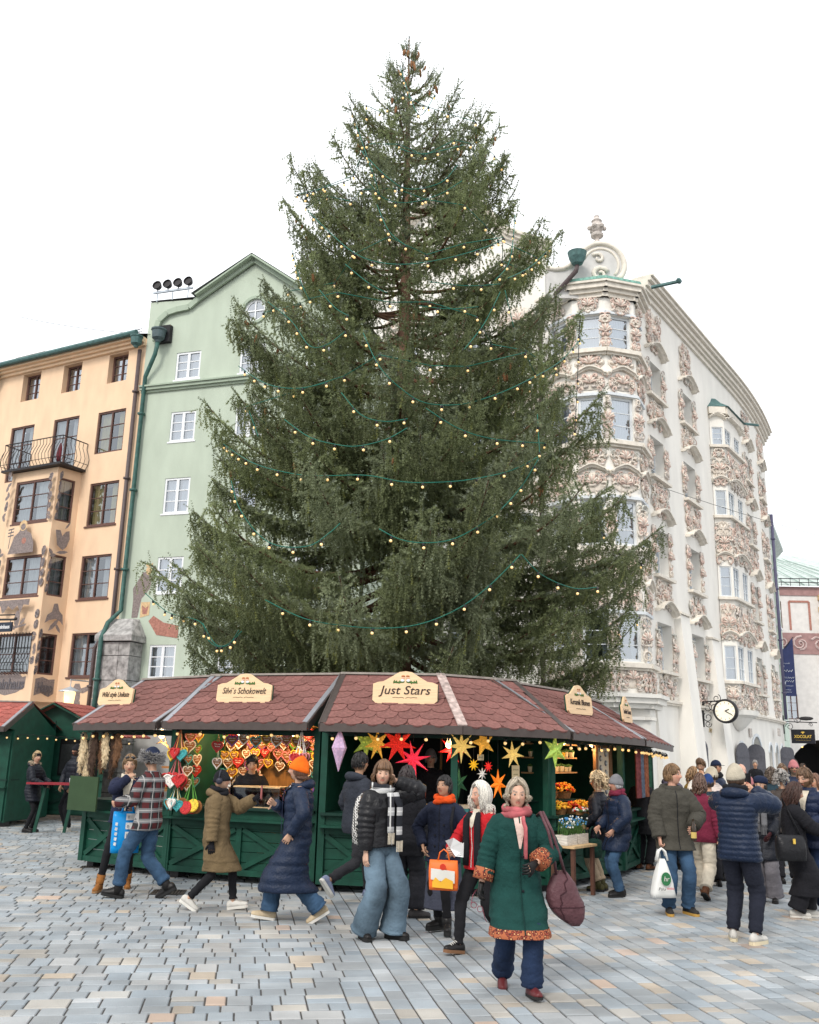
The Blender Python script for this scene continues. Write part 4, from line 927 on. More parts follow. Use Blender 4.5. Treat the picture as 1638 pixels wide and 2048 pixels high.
def stall(name, E, zs, label, m_sh=M_SHING, sign=None, rows=8, depth=1.35, rise=.78, ends=(1, 1), back=None, braces=True, cat='market stall'):
    """stall along the eave polyline E (world x,y); local frame: x along the first facet, y inwards"""
    ang = math.atan2(E[1][1] - E[0][1], E[1][0] - E[0][0]); t = empty(name, (E[0][0], E[0][1], 0), ang); tag(t, label, cat, 'market stalls around the tree')
    iR = Matrix.Rotation(-ang, 2)
    P = [iR @ (Vector(p) - Vector(E[0])) for p in E]; n = len(P)
    Rg = miter(P, depth); Bs = miter(P, .42); Bk = miter(P, 2.3); Be = miter(P, 2.65)
    v3 = lambda p, z: Vector((p.x, p.y, z)); zr = [z + rise for z in zs]
    q = MB()
    for i in range(n - 1):
        q.add([v3(P[i], zs[i]), v3(P[i + 1], zs[i + 1]), v3(Rg[i + 1], zr[i + 1]), v3(Rg[i], zr[i])], [(0, 1, 2, 3)])
        q.add([v3(Rg[i], zr[i]), v3(Rg[i + 1], zr[i + 1]), v3(Be[i + 1], zs[i + 1]), v3(Be[i], zs[i])], [(0, 1, 2, 3)])
    q.build('roof', m_sh, t)
    q = MB()
    for i in range(n - 1):
        q.add([v3(P[i], zs[i] - .05), v3(P[i + 1], zs[i + 1] - .05), v3(Rg[i + 1], zr[i + 1] - .05), v3(Rg[i], zr[i] - .05), v3(Be[i], zs[i] - .05), v3(Be[i + 1], zs[i + 1] - .05)], [(3, 2, 1, 0), (4, 5, 2, 3)])
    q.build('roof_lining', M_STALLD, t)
    for i in range(n - 1): lay_shingles(t, v3(P[i], zs[i]), v3(P[i + 1], zs[i + 1]), v3(Rg[i], zr[i]), v3(Rg[i + 1], zr[i + 1]), m_sh, rows=rows)
    for i in range(n - 1):
        a, b = v3(P[i], zs[i] - .035), v3(P[i + 1], zs[i + 1] - .035); q = MB(); q.bar(a, b, .03, .11); q.build('fascia', M_FASC, t)
        q = MB(); q.bar(v3(Rg[i], zr[i] + .015), v3(Rg[i + 1], zr[i + 1] + .015), .14, .03); q.build('ridge_cap', mat('ridge_grey', (.30, .27, .24), .8, .2, 8), t)
    for k, (i, s) in enumerate(((0, 1), (n - 1, -1))):
        a, b = v3(P[i], zs[i] + .02), v3(Rg[i], zr[i] + .02); off = (v3(P[1], 0) - v3(P[0], 0)).normalized() * (.04 * s) if i == 0 else (v3(P[-2], 0) - v3(P[-1], 0)).normalized() * .04
        q = MB(); q.bar(a + off, b + off, .075, .022); q.build('verge_strip', M_STRIP if name != 'star_stall' else M_FASC, t)
        q = MB(); q.bar(a - off * .3 - Vector((0, 0, .06)), b - off * .3 - Vector((0, 0, .06)), .02, .12); q.build('verge_board', M_FASC, t)
    if n > 2:
        q = MB(); q.bar(v3(P[1], zs[1] + .03), v3(Rg[1], zr[1] + .03), .13, .02); q.build('hip_strip', mat('worn_hip_strip', (.42, .33, .30), .7, .45, 14), t)
    # walls, posts
    for i in range(n - 1):
        a, b = Bs[i], Bs[i + 1]; L = (b - a).length; d = (b - a).normalized(); nn = Vector((-d.y, d.x)); aa = math.atan2(d.y, d.x)
        fr = empty('front', (a.x, a.y, 0), aa, t) if False else None
        Mx = Matrix.Translation((a.x, a.y, 0)) @ Matrix.Rotation(aa, 4, 'Z')
        def part(nm, p0, p1, m):
            q = MB(); q.span(p0, p1); o = q.build(nm, m, t); o.matrix_local = Mx; return o
        for k in range(6): part('plank', (.0, .012, .14 + k * .14), (L, .04, .272 + k * .14), M_STALL)
        part('rail', (0, -.03, .10), (L, .011, .18), M_STALL); part('rail', (0, -.03, .74), (L, .011, .82), M_STALL); part('apron', (0, -.02, .82), (L, .011, .98), M_STALL)
        part('ledge', (-.02, -.16, .74 + .09), (L + .02, -.021, .86), M_STALL)
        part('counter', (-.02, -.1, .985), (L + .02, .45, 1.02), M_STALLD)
        nb = max(1, round(L / 1.1))
        if braces:
            for k in range(nb):
                x0, x1 = L * k / nb, L * (k + 1) / nb
                for s in (0, 1):
                    q = MB(); q.bar((x0 + .06, -.012 - .006 * s, .2 if s else .72), (x1 - .06, -.012 - .006 * s, .72 if s else .2), .022, .07, (0, 0, 1)); o = q.build('brace', M_STALL, t); o.matrix_local = Mx
                if k: part('stile', (x0 - .04, -.026, .18), (x0 + .04, .008, .74), M_STALL)
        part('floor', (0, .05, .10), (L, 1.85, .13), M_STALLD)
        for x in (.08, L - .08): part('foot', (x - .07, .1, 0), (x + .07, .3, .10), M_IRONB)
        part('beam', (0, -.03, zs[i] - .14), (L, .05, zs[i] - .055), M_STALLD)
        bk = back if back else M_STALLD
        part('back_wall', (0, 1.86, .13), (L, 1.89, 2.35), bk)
    posts = [0, n - 1] + list(range(1, n - 1))
    for i in posts:
        s = .045
        o = MB().span((Bs[i].x - s, Bs[i].y - s, .10), (Bs[i].x + s, Bs[i].y + s, zs[i] - .05)).build('post', M_STALL, t)
    for k, i in enumerate((0, n - 1)):
        if ends[k]:
            a, b = Bs[i], Bk[i]; f = .35
            q = MB(); q.add([v3(a, .12), v3(b, .12), v3(b, zs[i] - .04), v3(Rg[i], zr[i] - .06), v3(P[i].lerp(Bs[i], .3), zs[i] - .0), v3(a, zs[i] - .04)], [(0, 1, 2, 3, 4, 5)]); o = q.build('side_wall', M_STALL, t)
            sd = o.modifiers.new('thick', 'SOLIDIFY'); sd.thickness = .03; sd.offset = 0
    if sign:
        txt, fx, w, h, f, ts = sign       # fx: position along facet f, metres
        d = (P[f + 1] - P[f]).normalized(); nn = Vector((-d.y, d.x)); c = P[f] + d * fx + nn * .52; z = zs[f] + rise * .52 / depth + .02
        sign_board(t, (c.x, c.y, z), d, w, h, txt, tsize=ts)
    return t, (P, Bs, Rg)
EA = [(-5.15, 15.0), (-3.63, 14.05)]; EB = [(-3.52, 14.0), (-1.34, 13.3)]; EC = [(-1.14, 13.0), (.78, 12.75), (2.35, 13.6)]; ED = [(2.40, 13.66), (3.90, 15.6)]; EE = [(3.94, 15.66), (5.0, 17.9)]
SA, _ = stall('fur_stall', EA, [2.13, 2.16], 'green stall hung with fur pelts, sign reading Wild style Unikate', sign=('Wild style Unikate', .25, .78, .42, 0, .115), ends=(0, 1), back=M_WOOD)
SB, _ = stall('gingerbread_stall', EB, [2.17, 2.19], 'green stall full of gingerbread hearts under the Schokowelt sign', sign=('Silvi`s Schokowelt', 1.0, .9, .44, 0, .13), back=M_WOOD)
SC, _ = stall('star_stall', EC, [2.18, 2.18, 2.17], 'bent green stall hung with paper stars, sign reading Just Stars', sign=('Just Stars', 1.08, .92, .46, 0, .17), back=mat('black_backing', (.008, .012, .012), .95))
SD, _ = stall('ceramics_stall', ED, [2.16, 2.12], 'green stall with shelves of flower pots under the Keramik Blumen sign', sign=('Keramik Blumen', 1.3, .82, .46, 0, .125), back=M_WOOD, ends=(0, 0))
SE, _ = stall('craft_stall', EE, [2.12, 2.05], 'green stall with textiles and wooden ornaments at the end of the row', sign=('Isolde Kunst', 1.2, .72, .46, 0, .12), ends=(0, 1))
q = MB(); q.add([(-.05, .1, 0), (.04, .1, 0), (.04, 2.2, 0), (-.05, 2.2, 0)], [(0, 1, 2, 3)])
# stalls in the background on the left
SL, _ = stall('red_roofed_stall', [(-13.9, 22.0), (-8.85, 21.3)], [2.15, 2.13], 'green stall with brick red roof, menu board and small counter', m_sh=M_SHINGR, ends=(0, 1), rows=6, rise=.6, depth=1.1)
def lpart(nm, a, b, m, par=SL): return MB().span(a, b).build(nm, m, par)
lpart('yellow_panel', (2.9, .30, 1.45), (4.3, .36, 2.05), mat('ochre_panel', (.62, .33, .05), .7, .08, 3)); lpart('menu_board', (3.5, .26, 1.02), (4.28, .295, 1.42), mat('blackboard', (.02, .022, .022), .8, .3, 20))
scribble(SL, [(3.6, 4.2, 1.36, .05), (3.6, 4.0, 1.27, .04), (3.6, 4.1, 1.19, .04), (3.6, 3.95, 1.1, .05)], M_WHITEP, .256, 2)
lpart('front_board', (4.35, .33, .14), (5.1, .37, 2.06), M_STALL)
GS = empty('gabled_green_stall', (-9.45, 24.0, 0), -.06); tag(GS, 'gabled green stall with crossed braces beside the red roofed stall', 'market stall', 'market stalls around the tree')
q = MB(); q.add([(-.1, 0, .12), (2.1, 0, .12), (2.1, 0, 2.05), (.75, 0, 2.72), (-.1, 0, 2.28)], [(0, 1, 2, 3, 4)]); q.add([(-.1, 0, .12), (-.1, 2, .12), (-.1, 2, 2.28), (-.1, 0, 2.28)], [(0, 1, 2, 3)]); q.build('gable_wall', M_STALL, GS)
q = MB(); q.add([(.75, -.2, 2.80), (2.5, -.2, 1.98), (2.5, 2.2, 1.98), (.75, 2.2, 2.80), (-.3, -.2, 2.24), (-.3, 2.2, 2.24)], [(0, 3, 2, 1), (0, 4, 5, 3)]); q.build('roof', M_SHINGR, GS)
q = MB(); q.bar((-.3, -.22, 2.22), (.75, -.22, 2.77), .03, .1, (0, -1, 0)); q.bar((.75, -.221, 2.77), (2.5, -.221, 1.95), .03, .1, (0, -1, 0)); q.build('barge_board', M_STALL, GS)
lay_shingles(GS, (2.5, -.2, 1.99), (2.5, 2.2, 1.99), (.75, -.2, 2.81), (.75, 2.2, 2.81), M_SHINGR, rows=7)
for s in (0, 1):
    q = MB(); q.bar((.5, -.03 - .006 * s, .25 if s else .85), (1.95, -.03 - .006 * s, .85 if s else .25), .02, .07); q.build('brace', M_STALLD, GS)
for z in (.15, .95): lpart('rail', (-.05, -.05, z), (2.1, -.008, z + .07), M_STALL, GS)
lpart('opening', (.95, -.02, 1.05), (1.95, -.004, 1.92), mat('dark_opening', (.006, .006, .006), 1), GS); lpart('menu_board', (1.0, -.05, 1.1), (1.35, -.025, 1.8), mat('blackboard', (.02, .022, .022), .8, .3, 20), GS)
# tall drinks table with cup at the back
st = empty('standing_table', (-7.02, 20.6, 0), 0); tag(st, 'tall green standing table with narrow red top', 'table')
MB().span((-.85, -.2, .98), (.2, .2, 1.02)).build('table_top', mat('red_table_paint', (.25, .02, .03), .5, .1, 6), st)
for x in (-.5, .12):
    q = MB(); q.bar((x, 0, 1.0), (x - .14, 0, .02), .06, .05, (0, 1, 0)); q.build('leg', M_STALL, st)
cu = MB(); cu.lathe([(.036, 0), (.042, .02), (.045, .1), (.041, .1), (.036, .02)], 12); tag(cu.build('mug', mat('white_mug', (.7, .72, .78), .3), loc=(-6.98, 20.55, 1.023), smooth=True), 'small white mug standing on the red table top', 'mug')
jar_m = mat('olive_jar', (.22, .2, .06), .4)
for k, x in enumerate((.0, .17)):
    jt = empty('spoon_jar', (-9.75 + x, 21.98, 1.023)); tag(jt, 'olive jar holding wooden spoons on the red roofed stall counter', 'jar', 'spoon jars'); q = MB(); q.lathe([(.05, 0), (.055, .1), (.05, .13), (.045, .13)], 10); q.build('jar', jar_m, jt)
    for j in range(4): q = MB(); q.tube([(0, 0, .08), (.05 * math.cos(j * 1.6), .05 * math.sin(j * 1.6), .24)], .008, 5); q.ell((.052 * math.cos(j * 1.6), .052 * math.sin(j * 1.6), .25), (.016, .008, .025), 6, 4); q.build('spoon', M_WOODP, jt)

# ------------------------------------------------------------------ bulbs under the eaves
def eave_string(E, zs, step, label, inset=.1, drop=.1, seed=0):
    r_ = random.Random(seed); t = empty('string_lights', (E[0][0], E[0][1], zs[0])); tag(t, label, 'string lights', 'bulb strings under the eaves')
    off = miter(E, inset); q = MB(); pts = []; bl = []
    for i in range(len(E) - 1):
        a = Vector((*off[i], zs[i] - drop)); b = Vector((*off[i + 1], zs[i + 1] - drop)); n = max(2, int((b - a).length / step))
        for k in range(n):
            p = a.lerp(b, (k + .5) / n); p.z += r_.uniform(-.02, .02); bl.append(p); pts += [a.lerp(b, k / n) + Vector((0, 0, .02)), p]
        pts.append(b)
    o0 = Vector((E[0][0], E[0][1], zs[0])); q.tube([p - o0 for p in pts], .006, 4); q.build('cable', M_SOCK, t)
    for p in bl: link('bulb', BULB, t, p - o0, (r_.uniform(-.2, .2), r_.uniform(-.2, .2), 0))
eave_string(EA, [2.1, 2.14], .21, 'row of warm bulbs under the eaves of the fur stall', seed=1)
eave_string(EB, [2.16, 2.18], .33, 'row of warm bulbs under the eaves of the gingerbread stall', seed=2)
eave_string(EC, [2.17, 2.17, 2.16], .29, 'row of warm bulbs under the eaves of the star stall', seed=3)
eave_string(ED, [2.13, 2.1], .24, 'row of warm bulbs under the eaves of the ceramics stall', seed=4)
eave_string(EE, [2.1, 2.03], .16, 'row of warm bulbs under the eaves of the craft stall', seed=5, drop=.12)
eave_string([(-9.9, 21.45), (-8.85, 21.28), (-7.9, 23.6), (-6.6, 23.7)], [2.1, 2.09, 2.05, 2.0], .3, 'row of warm bulbs strung between the two stalls at the back', seed=6)
# ------------------------------------------------------------------ the big spruce
TX, TY = -.12, 18.5
ENV_L = [(17.98, .03), (17.0, .53), (16.17, 1.35), (15.51, 1.35), (14.58, 2.17), (13.87, 2.61), (13.3, 2.73), (12.69, 2.5), (11.96, 2.4), (11.29, 3.08), (10.76, 3.03), (10.16, 3.72), (9.36, 3.49), (8.58, 3.54), (8.12, 4.06), (7.58, 3.79), (6.94, 3.75), (5.88, 4.21), (5.26, 4.29), (4.73, 5.1), (4.15, 4.66), (3.66, 4.27), (3.18, 4.09), (2.6, 3.5)]
ENV_R = [(17.98, .03), (17.3, .33), (16.77, .69), (15.87, 1.87), (15.22, 2.06), (14.84, 2.31), (13.82, 2.27), (13.45, 2.38), (12.73, 3.39), (12.12, 3.02), (11.4, 3.22), (10.71, 3.8), (10.01, 3.4), (9.21, 3.49), (8.56, 4.1), (7.79, 4.02), (6.84, 4.47), (6.31, 4.13), (5.61, 5.15), (5.09, 4.88), (4.58, 4.66), (3.98, 4.39), (3.39, 4.22), (3.0, 4.01), (2.6, 3.5)]
def envr(z, az):
    l = float(np.interp(z, [p[0] for p in ENV_L[::-1]], [p[1] for p in ENV_L[::-1]])); r_ = float(np.interp(z, [p[0] for p in ENV_R[::-1]], [p[1] for p in ENV_R[::-1]]))
    w = .5 + .5 * math.cos(az); return l * (1 - w) + r_ * w
def trunk_x(z): return TX - .012 * (z - 3.8)
tr = random.Random(11)
tree = empty('spruce_tree', (TX, TY, 0)); tag(tree, 'tall decorated spruce tree with drooping boughs standing behind the stalls', 'tree')
M_BARK = mat('spruce_bark', (.20, .115, .078), .95, .35, 9, bump=.6, bsc=40, stretch=(1, 1, .35))
M_TWIG = mat('twig_bark', (.14, .075, .045), .95, .25, 12)
def needle_mat():
    m = mat('spruce_needles', r=.6, v=.22, sc=3.0, attr=True, spec=.25); N = m.node_tree.nodes; L = m.node_tree.links
    tl = N.new('ShaderNodeBsdfTranslucent'); at = N.new('ShaderNodeAttribute'); at.attribute_name = 'Col'; L.new(at.outputs['Color'], tl.inputs['Color']); mx = N.new('ShaderNodeMixShader'); mx.inputs[0].default_value = .5; L.new(N['Principled BSDF'].outputs[0], mx.inputs[1]); L.new(tl.outputs[0], mx.inputs[2]); L.new(mx.outputs[0], N['Material Output'].inputs['Surface'])
    return m
q = MB(); pts = []; rs = []
for i in range(30):
    z = 18.0 * i / 29; pts.append((trunk_x(z) - TX, 0, z)); rs.append(max(.012, .27 * (1 - z / 18.2) ** .85 + (.08 * max(0, 1 - z / 1.5))))
q.tube(pts, rs, 14); q.build('trunk', M_BARK, tree, smooth=True)
M_ND = needle_mat()
PP = []; PD = []; PW = []; PC = []           # needle brush positions, directions, sizes, colours
def brush(poly, step, w0, w1, col0, col1):
    P = np.array(poly); seg = np.linalg.norm(np.diff(P, axis=0), axis=1); L = seg.sum()
    if L < .04: return
    n = max(2, int(L / step)); s = np.linspace(0, L, n); cs = np.concatenate([[0], np.cumsum(seg)])
    X = np.stack([np.interp(s, cs, P[:, k]) for k in range(3)], 1)
    D = np.gradient(X, axis=0); D /= np.linalg.norm(D, axis=1)[:, None] + 1e-9
    t = s / L
    PP.append(X); PD.append(D); PW.append(w0 + (w1 - w0) * t); PC.append(np.outer(1 - t, col0) + np.outer(t, col1))
def bough(tip_z, az, L, limb_r, dens):
    """limb from the trunk with side shoots and hanging branchlets"""
    ca, sa = math.cos(az), math.sin(az); h = tip_z / 18
    up = np.interp(tip_z, [3, 6, 10, 14, 18], [.02, .0, .22, .5, .75]) * L
    z0 = tip_z - up + (.10 * L if tip_z < 8 else 0); z0 = max(1.9, z0)
    n = 14; pts = []
    bend = tr.uniform(-.18, .18)
    for i in range(n + 1):
        t = i / n; rr = L * t; sag = -.16 * L * math.sin(PI * t ** .8) * (1 - h * .55); z = z0 + (tip_z - z0) * t ** 1.5 + sag + .13 * L * t ** 6
        a2 = az + bend * t
        pts.append((trunk_x(z0) - TX + math.cos(a2) * rr, math.sin(a2) * rr, z))
    q = MB(); q.tube(pts, [limb_r * (1 - .88 * i / n) for i in range(n + 1)], 5); q.build('limb', M_TWIG, tree, smooth=True)
    base = np.array((.235, .27, .138)) * tr.uniform(.75, 1.25); blue = np.array((.285, .32, .235)); fresh = np.array((.27, .29, .09)); dark = np.array((.035, .052, .03))
    if tr.random() < .3: base = base * .6 + blue * .4
    P = np.array(pts); tot = 0
    ns = int(L * 8 * dens) + 4
    s0 = .10 if L < 1.2 else .22
    brush(P[int(n * (s0 + .12)):], .035, .045, .06, base, blue)
    for k in range(ns):
        t = s0 + (1 - s0) * (k + tr.random()) / ns; i = min(n - 1, int(t * n)); f = t * n - i; p = P[i] * (1 - f) + P[i + 1] * f; d = P[i + 1] - P[i]; d /= np.linalg.norm(d)
        side = 1 if k % 2 else -1; lat = np.array((-d[1], d[0], 0)); lat /= np.linalg.norm(lat) + 1e-9
        sl = (.16 + .62 * min(1, (1 - t) * L / 1.9 + .15)) * tr.uniform(.6, 1.15) * min(1.0, .35 + L / 3)
        dirv = d * tr.uniform(.55, .9) + lat * side * tr.uniform(.6, 1.0) + np.array((0, 0, tr.uniform(-.12, .22))); dirv /= np.linalg.norm(dirv)
        m = 5; sp = [p + dirv * sl * j / m + np.array((0, 0, -.20 * sl * (j / m) ** 2 + .10 * sl * (j / m) ** 4)) for j in range(m + 1)]
        brush(sp, .038, .046, .06, base, blue if tr.random() < .5 else base * 1.25)
        # second-order shoots
        for j in (1, 2, 3, 4):
            if sl > .22:
                for s2 in (-1, 1):
                    if tr.random() < .2: continue
                    l2 = np.cross(dirv, (0, 0, 1)) * s2; d2 = dirv * .8 + l2 * .8 + np.array((0, 0, tr.uniform(-.45, .1))); d2 /= np.linalg.norm(d2); q0 = sp[j]; e = q0 + d2 * sl * tr.uniform(.22, .4)
                    brush([q0, (q0 + e) / 2 + np.array((0, 0, .01)), e + np.array((0, 0, -.03))], .038, .042, .054, base, base * 1.2)
        # pendulous branchlets
        nh = 3 if tip_z < 14.5 else 1
        for j in range(nh):
            if tr.random() < .62 * dens + .08:
                q0 = sp[min(m, 1 + j * 2)] if tr.random() < .75 else p; hl = tr.uniform(.18, .58) * min(1.1, .3 + L / 3.2) * (1 if tip_z < 13 else .6)
                sw = np.array((tr.uniform(-.12, .12), tr.uniform(-.12, .12), 0)); hp = [q0 + sw * (u * .6) + d * (.10 * math.sin(u * 3)) + np.array((0, 0, -hl * u)) for u in (0, .25, .5, .75, 1)]
                brush(hp, .038, .044, .056, base * .9, fresh if tr.random() < .16 else base * 1.1)
                if hl > .2:
                    for u in (0, 1, 2, 3):
                        if tr.random() < .7:
                            e = hp[u] + np.array((tr.uniform(-.14, .14), tr.uniform(-.14, .14), -tr.uniform(.1, .2))); brush([hp[u], e], .038, .04, .05, base, base * 1.15)
    for k in range(6):               # upswept shoots at the end
        b0 = P[-1 - (k % 3)]; dv = (P[-1] - P[-3]); dv /= np.linalg.norm(dv) + 1e-9; dv = dv + np.array((tr.uniform(-.7, .7), tr.uniform(-.7, .7), tr.uniform(.1, .9))); dv /= np.linalg.norm(dv); brush([b0, b0 + dv * tr.uniform(.12, .28)], .035, .045, .04, base, blue)
    return P
tips = []; z = 17.55
while z > 3.0:
    k = 4 if z > 13 else 5
    a0 = tr.uniform(0, 6.28)
    for j in range(k):
        az = a0 + 2 * PI * j / k + tr.uniform(-.25, .25); zz = z + tr.uniform(-.22, .22); L = envr(zz, az) * tr.uniform(.74, 1.0)
        backside = math.sin(az) > .45
        tips.append((zz, az, max(.14, L), .3 if backside else 1.0))
    z -= .28 if z > 14 else (.40 if z > 9 else .42)
for k in range(22):      # fuller front, low down
    zz = 3.2 + 5.8 * tr.random(); az = -PI / 2 + tr.uniform(-.95, .95); tips.append((zz, az, envr(zz, az) * tr.uniform(.5, .95), 1.0))
# boughs that make the outline
for ez, er in ENV_L[1:-1]: tips.append((ez, PI + tr.uniform(-.12, .12), er, 1.0))
for ez, er in ENV_R[1:-1]: tips.append((ez, tr.uniform(-.12, .12), er, 1.0))
CONE = MB(); CONE.lathe([(.006, 0), (.02, -.02), (.027, -.06), (.024, -.11), (.012, -.145), (.003, -.155)], 8); CONE = CONE.mesh('cone', mat('spruce_cone', (.24, .115, .05), .8, .3, 40, bump=.4, bsc=120), True)
for (zz, az, L, dn) in tips:
    if 9.3 < zz < 12.2 and L > 1.0 and -2.2 < az % (2 * PI) - 2 * PI < -1.1 and tr.random() < .55: continue     # thin patch where the trunk shows
    P = bough(zz, az, L, .018 + .012 * L, dn)
    if zz > 6 and math.sin(az) < .4 and tr.random() < (.45 if zz > 9 else .2):
        for c in range(tr.choice((2, 3, 4))):
            p = P[-1 - tr.choice((1, 2, 3))] + np.array((tr.uniform(-.1, .1), tr.uniform(-.1, .1), -.02)); link('cone', CONE, tree, tuple(p), (tr.uniform(-.2, .2), tr.uniform(-.2, .2), tr.uniform(0, 6)), tr.uniform(.85, 1.25))
# leader
brush([(trunk_x(17) - TX, 0, 16.9), (trunk_x(18) - TX, 0, 18.05)], .03, .05, .04, np.array((.06, .085, .045)), np.array((.06, .085, .045)))
X = np.concatenate(PP); D = np.concatenate(PD); W = np.concatenate(PW); Cc = np.concatenate(PC); N = len(X)
rs_ = np.random.RandomState(5)
X = X + rs_.normal(0, .004, X.shape)
aux = np.where(np.abs(D[:, 2:3]) < .9, np.array([[0, 0, 1.]]), np.array([[1., 0, 0]])); U = np.cross(D, aux); U /= np.linalg.norm(U, axis=1)[:, None]; V = np.cross(D, U)
NB = 6; verts = np.empty((N, NB, 3, 3), np.float32); ph0 = rs_.uniform(0, 6.28, N)
for k in range(NB):
    a = ph0 + 2 * PI * k / NB + rs_.uniform(-.3, .3, N); Rv = U * np.cos(a)[:, None] + V * np.sin(a)[:, None]; T = np.cross(D, Rv); ln = (W * rs_.uniform(.75, 1.15, N))[:, None]
    tip = X + (D * .75 + Rv * .75) * ln; hw = T * .0095
    verts[:, k, 0] = X - hw; verts[:, k, 1] = X + hw; verts[:, k, 2] = tip
vv = verts.reshape(-1, 3); nv = len(vv); nf = nv // 3
me = bpy.data.meshes.new('needles'); me.vertices.add(nv); me.vertices.foreach_set('co', vv.ravel()); me.loops.add(nv); me.loops.foreach_set('vertex_index', np.arange(nv, dtype=np.int32))
me.polygons.add(nf); me.polygons.foreach_set('loop_start', np.arange(0, nv, 3, dtype=np.int32)); me.materials.append(M_ND); me.update()
cc = np.ones((N, NB * 3, 4), np.float32); cc[:, :, :3] = (Cc * rs_.uniform(.85, 1.15, (N, 1)))[:, None, :]; colour_attr(me, cc.reshape(-1, 4))
cr = link('crown', me, tree); tag(cr, kind='stuff')
print('needle brushes', N, 'tris', nf)

# ------------------------------------------------------------------ light strings on the tree
SWAGS = [[(-0.45,16.17,13.43),(0.08,16.02,13.19),(0.9,16.53,13.78)],[(-1.15,16.37,13.47),(-0.6,15.89,12.57),(-0.17,15.94,12.35),(0.44,15.96,12.52),(0.77,16.13,13.04)],[(-0.95,15.99,12.5),(-0.63,16.04,12.19),(-0.17,16.02,12.11),(0.4,16.03,12.3),(0.86,16.06,12.64)],[(-2.22,16.89,12.42),(-1.68,16.18,11.52),(-1.16,15.5,10.72),(-0.7,15.3,10.42),(-0.13,15.24,10.36),(0.59,15.39,10.59),(1.36,15.95,11.17),(1.77,16.95,11.94)],[(-1.29,15.46,10.45),(-0.83,15.31,9.99),(-0.5,15.28,9.8)],[(-0.78,16.09,12.09),(-0.52,15.55,11.21),(-0.17,15.39,10.8)],[(0.24,15.26,10.03),(0.96,15.43,10.06),(1.57,15.72,10.27)],[(0.07,15.29,9.57),(0.61,15.38,9.57),(1.15,15.55,9.71)],[(-2.87,16.7,10.28),(-2.29,16.08,9.58),(-1.88,15.61,8.89),(-1.54,15.39,8.82),(-1.23,15.4,9.09)],[(1.57,15.71,10.1),(1.27,15.63,9.42),(0.89,15.22,8.72)],[(1.66,15.74,10.16),(1.85,16.0,9.53)],[(1.73,15.91,10.49),(2.3,16.9,11.3),(2.91,18.36,12.57)],[(-1.76,15.65,10.02),(-1.44,15.54,9.61),(-1.18,15.46,9.42)],[(-3.53,17.6,9.3),(-2.67,15.82,8.23),(-2.09,15.36,7.96),(-1.61,15.12,7.95),(-1.43,15.03,7.99)],[(-1.22,15.02,7.77),(-0.86,14.88,7.33),(-0.46,14.8,7.19),(-0.07,14.8,7.25)],[(-2.23,15.47,7.42),(-1.74,15.11,6.99),(-1.27,14.87,6.79),(-0.88,14.78,6.74),(-0.41,14.71,6.85),(-0.07,14.77,7.08)],[(-3.93,18.36,7.93),(-2.8,15.8,6.72),(-2.03,15.26,6.38),(-1.47,14.95,6.26),(-0.73,14.72,6.22),(-0.13,14.56,6.08),(0.38,14.59,6.09),(0.98,14.85,6.23),(1.71,15.22,6.52),(2.25,15.59,6.91)],[(-3.26,16.38,6.54),(-2.9,15.38,5.8),(-2.49,14.95,5.26),(-2.08,14.56,4.97),(-1.56,14.32,4.93),(-1.25,14.34,5.15),(-1.09,14.34,5.31)],[(-0.47,14.23,5.21),(-0.14,14.13,5.03),(0.22,14.12,4.98),(0.63,14.2,5.05),(1.0,14.39,5.27),(1.42,14.47,5.6),(1.9,15.34,6.28),(2.22,15.52,6.84)],[(-2.28,14.91,4.15),(-1.63,14.76,3.85),(-0.96,14.62,3.73),(-0.31,14.54,3.7),(0.26,14.52,3.79),(0.82,14.48,4.04),(1.29,14.4,4.4),(1.77,14.5,4.91)],[(1.79,14.51,4.92),(2.14,14.66,4.62),(2.72,15.15,4.51),(3.18,15.52,4.6)],[(-0.9,15.27,9.01),(-0.58,14.82,8.19),(-0.17,14.86,7.79),(0.23,14.88,7.57),(0.8,14.99,7.6),(1.35,15.17,7.83),(1.98,15.52,8.26),(2.9,17.2,9.4),(3.56,18.36,10.46)],[(2.24,15.75,7.74),(2.25,15.57,6.88)],[(-2.99,16.19,7.83),(-2.73,15.83,7.22)],[(0.23,14.86,7.47),(0.8,14.9,7.13),(1.44,15.11,7.03),(2.38,15.78,7.21)],[(-3.56,16.33,3.93),(-3.29,16.21,3.56),(-3.0,15.87,3.53),(-2.73,15.52,3.71)],[(-5.19,18.36,4.75),(-4.79,18.2,4.44),(-4.43,17.6,4.25),(-3.75,16.55,4.02),(-3.54,16.33,3.88),(-3.5,16.45,3.69),(-3.26,16.2,3.52),(-3.0,15.88,3.52),(-2.78,15.55,3.73)],[(3.54,18.36,10.88),(3.46,18.36,9.5),(3.11,16.85,7.85)],[(3.81,18.36,6.48),(4.14,18.36,5.86),(4.74,18.36,5.57)],[(-1.53,17.69,15.49),(-0.94,15.97,12.88),(-0.73,16.03,12.26)],[(-0.47,17.92,16.8),(-0.27,16.86,15.31),(0.01,16.4,14.35),(0.31,16.92,15.25)],[(-2.71,18.36,13.72),(-1.84,16.4,12.64),(-1.33,16.09,12.62)],[(2.01,17.06,12.55),(1.81,16.24,11.06),(1.47,15.68,10.32)],[(-2.65,18.03,12.17),(-2.16,15.91,10.35),(-1.94,15.78,9.87)],[(4.35,18.36,4.61),(4.09,18.36,3.96),(4.6,18.36,4.52)]]
lr = random.Random(4)
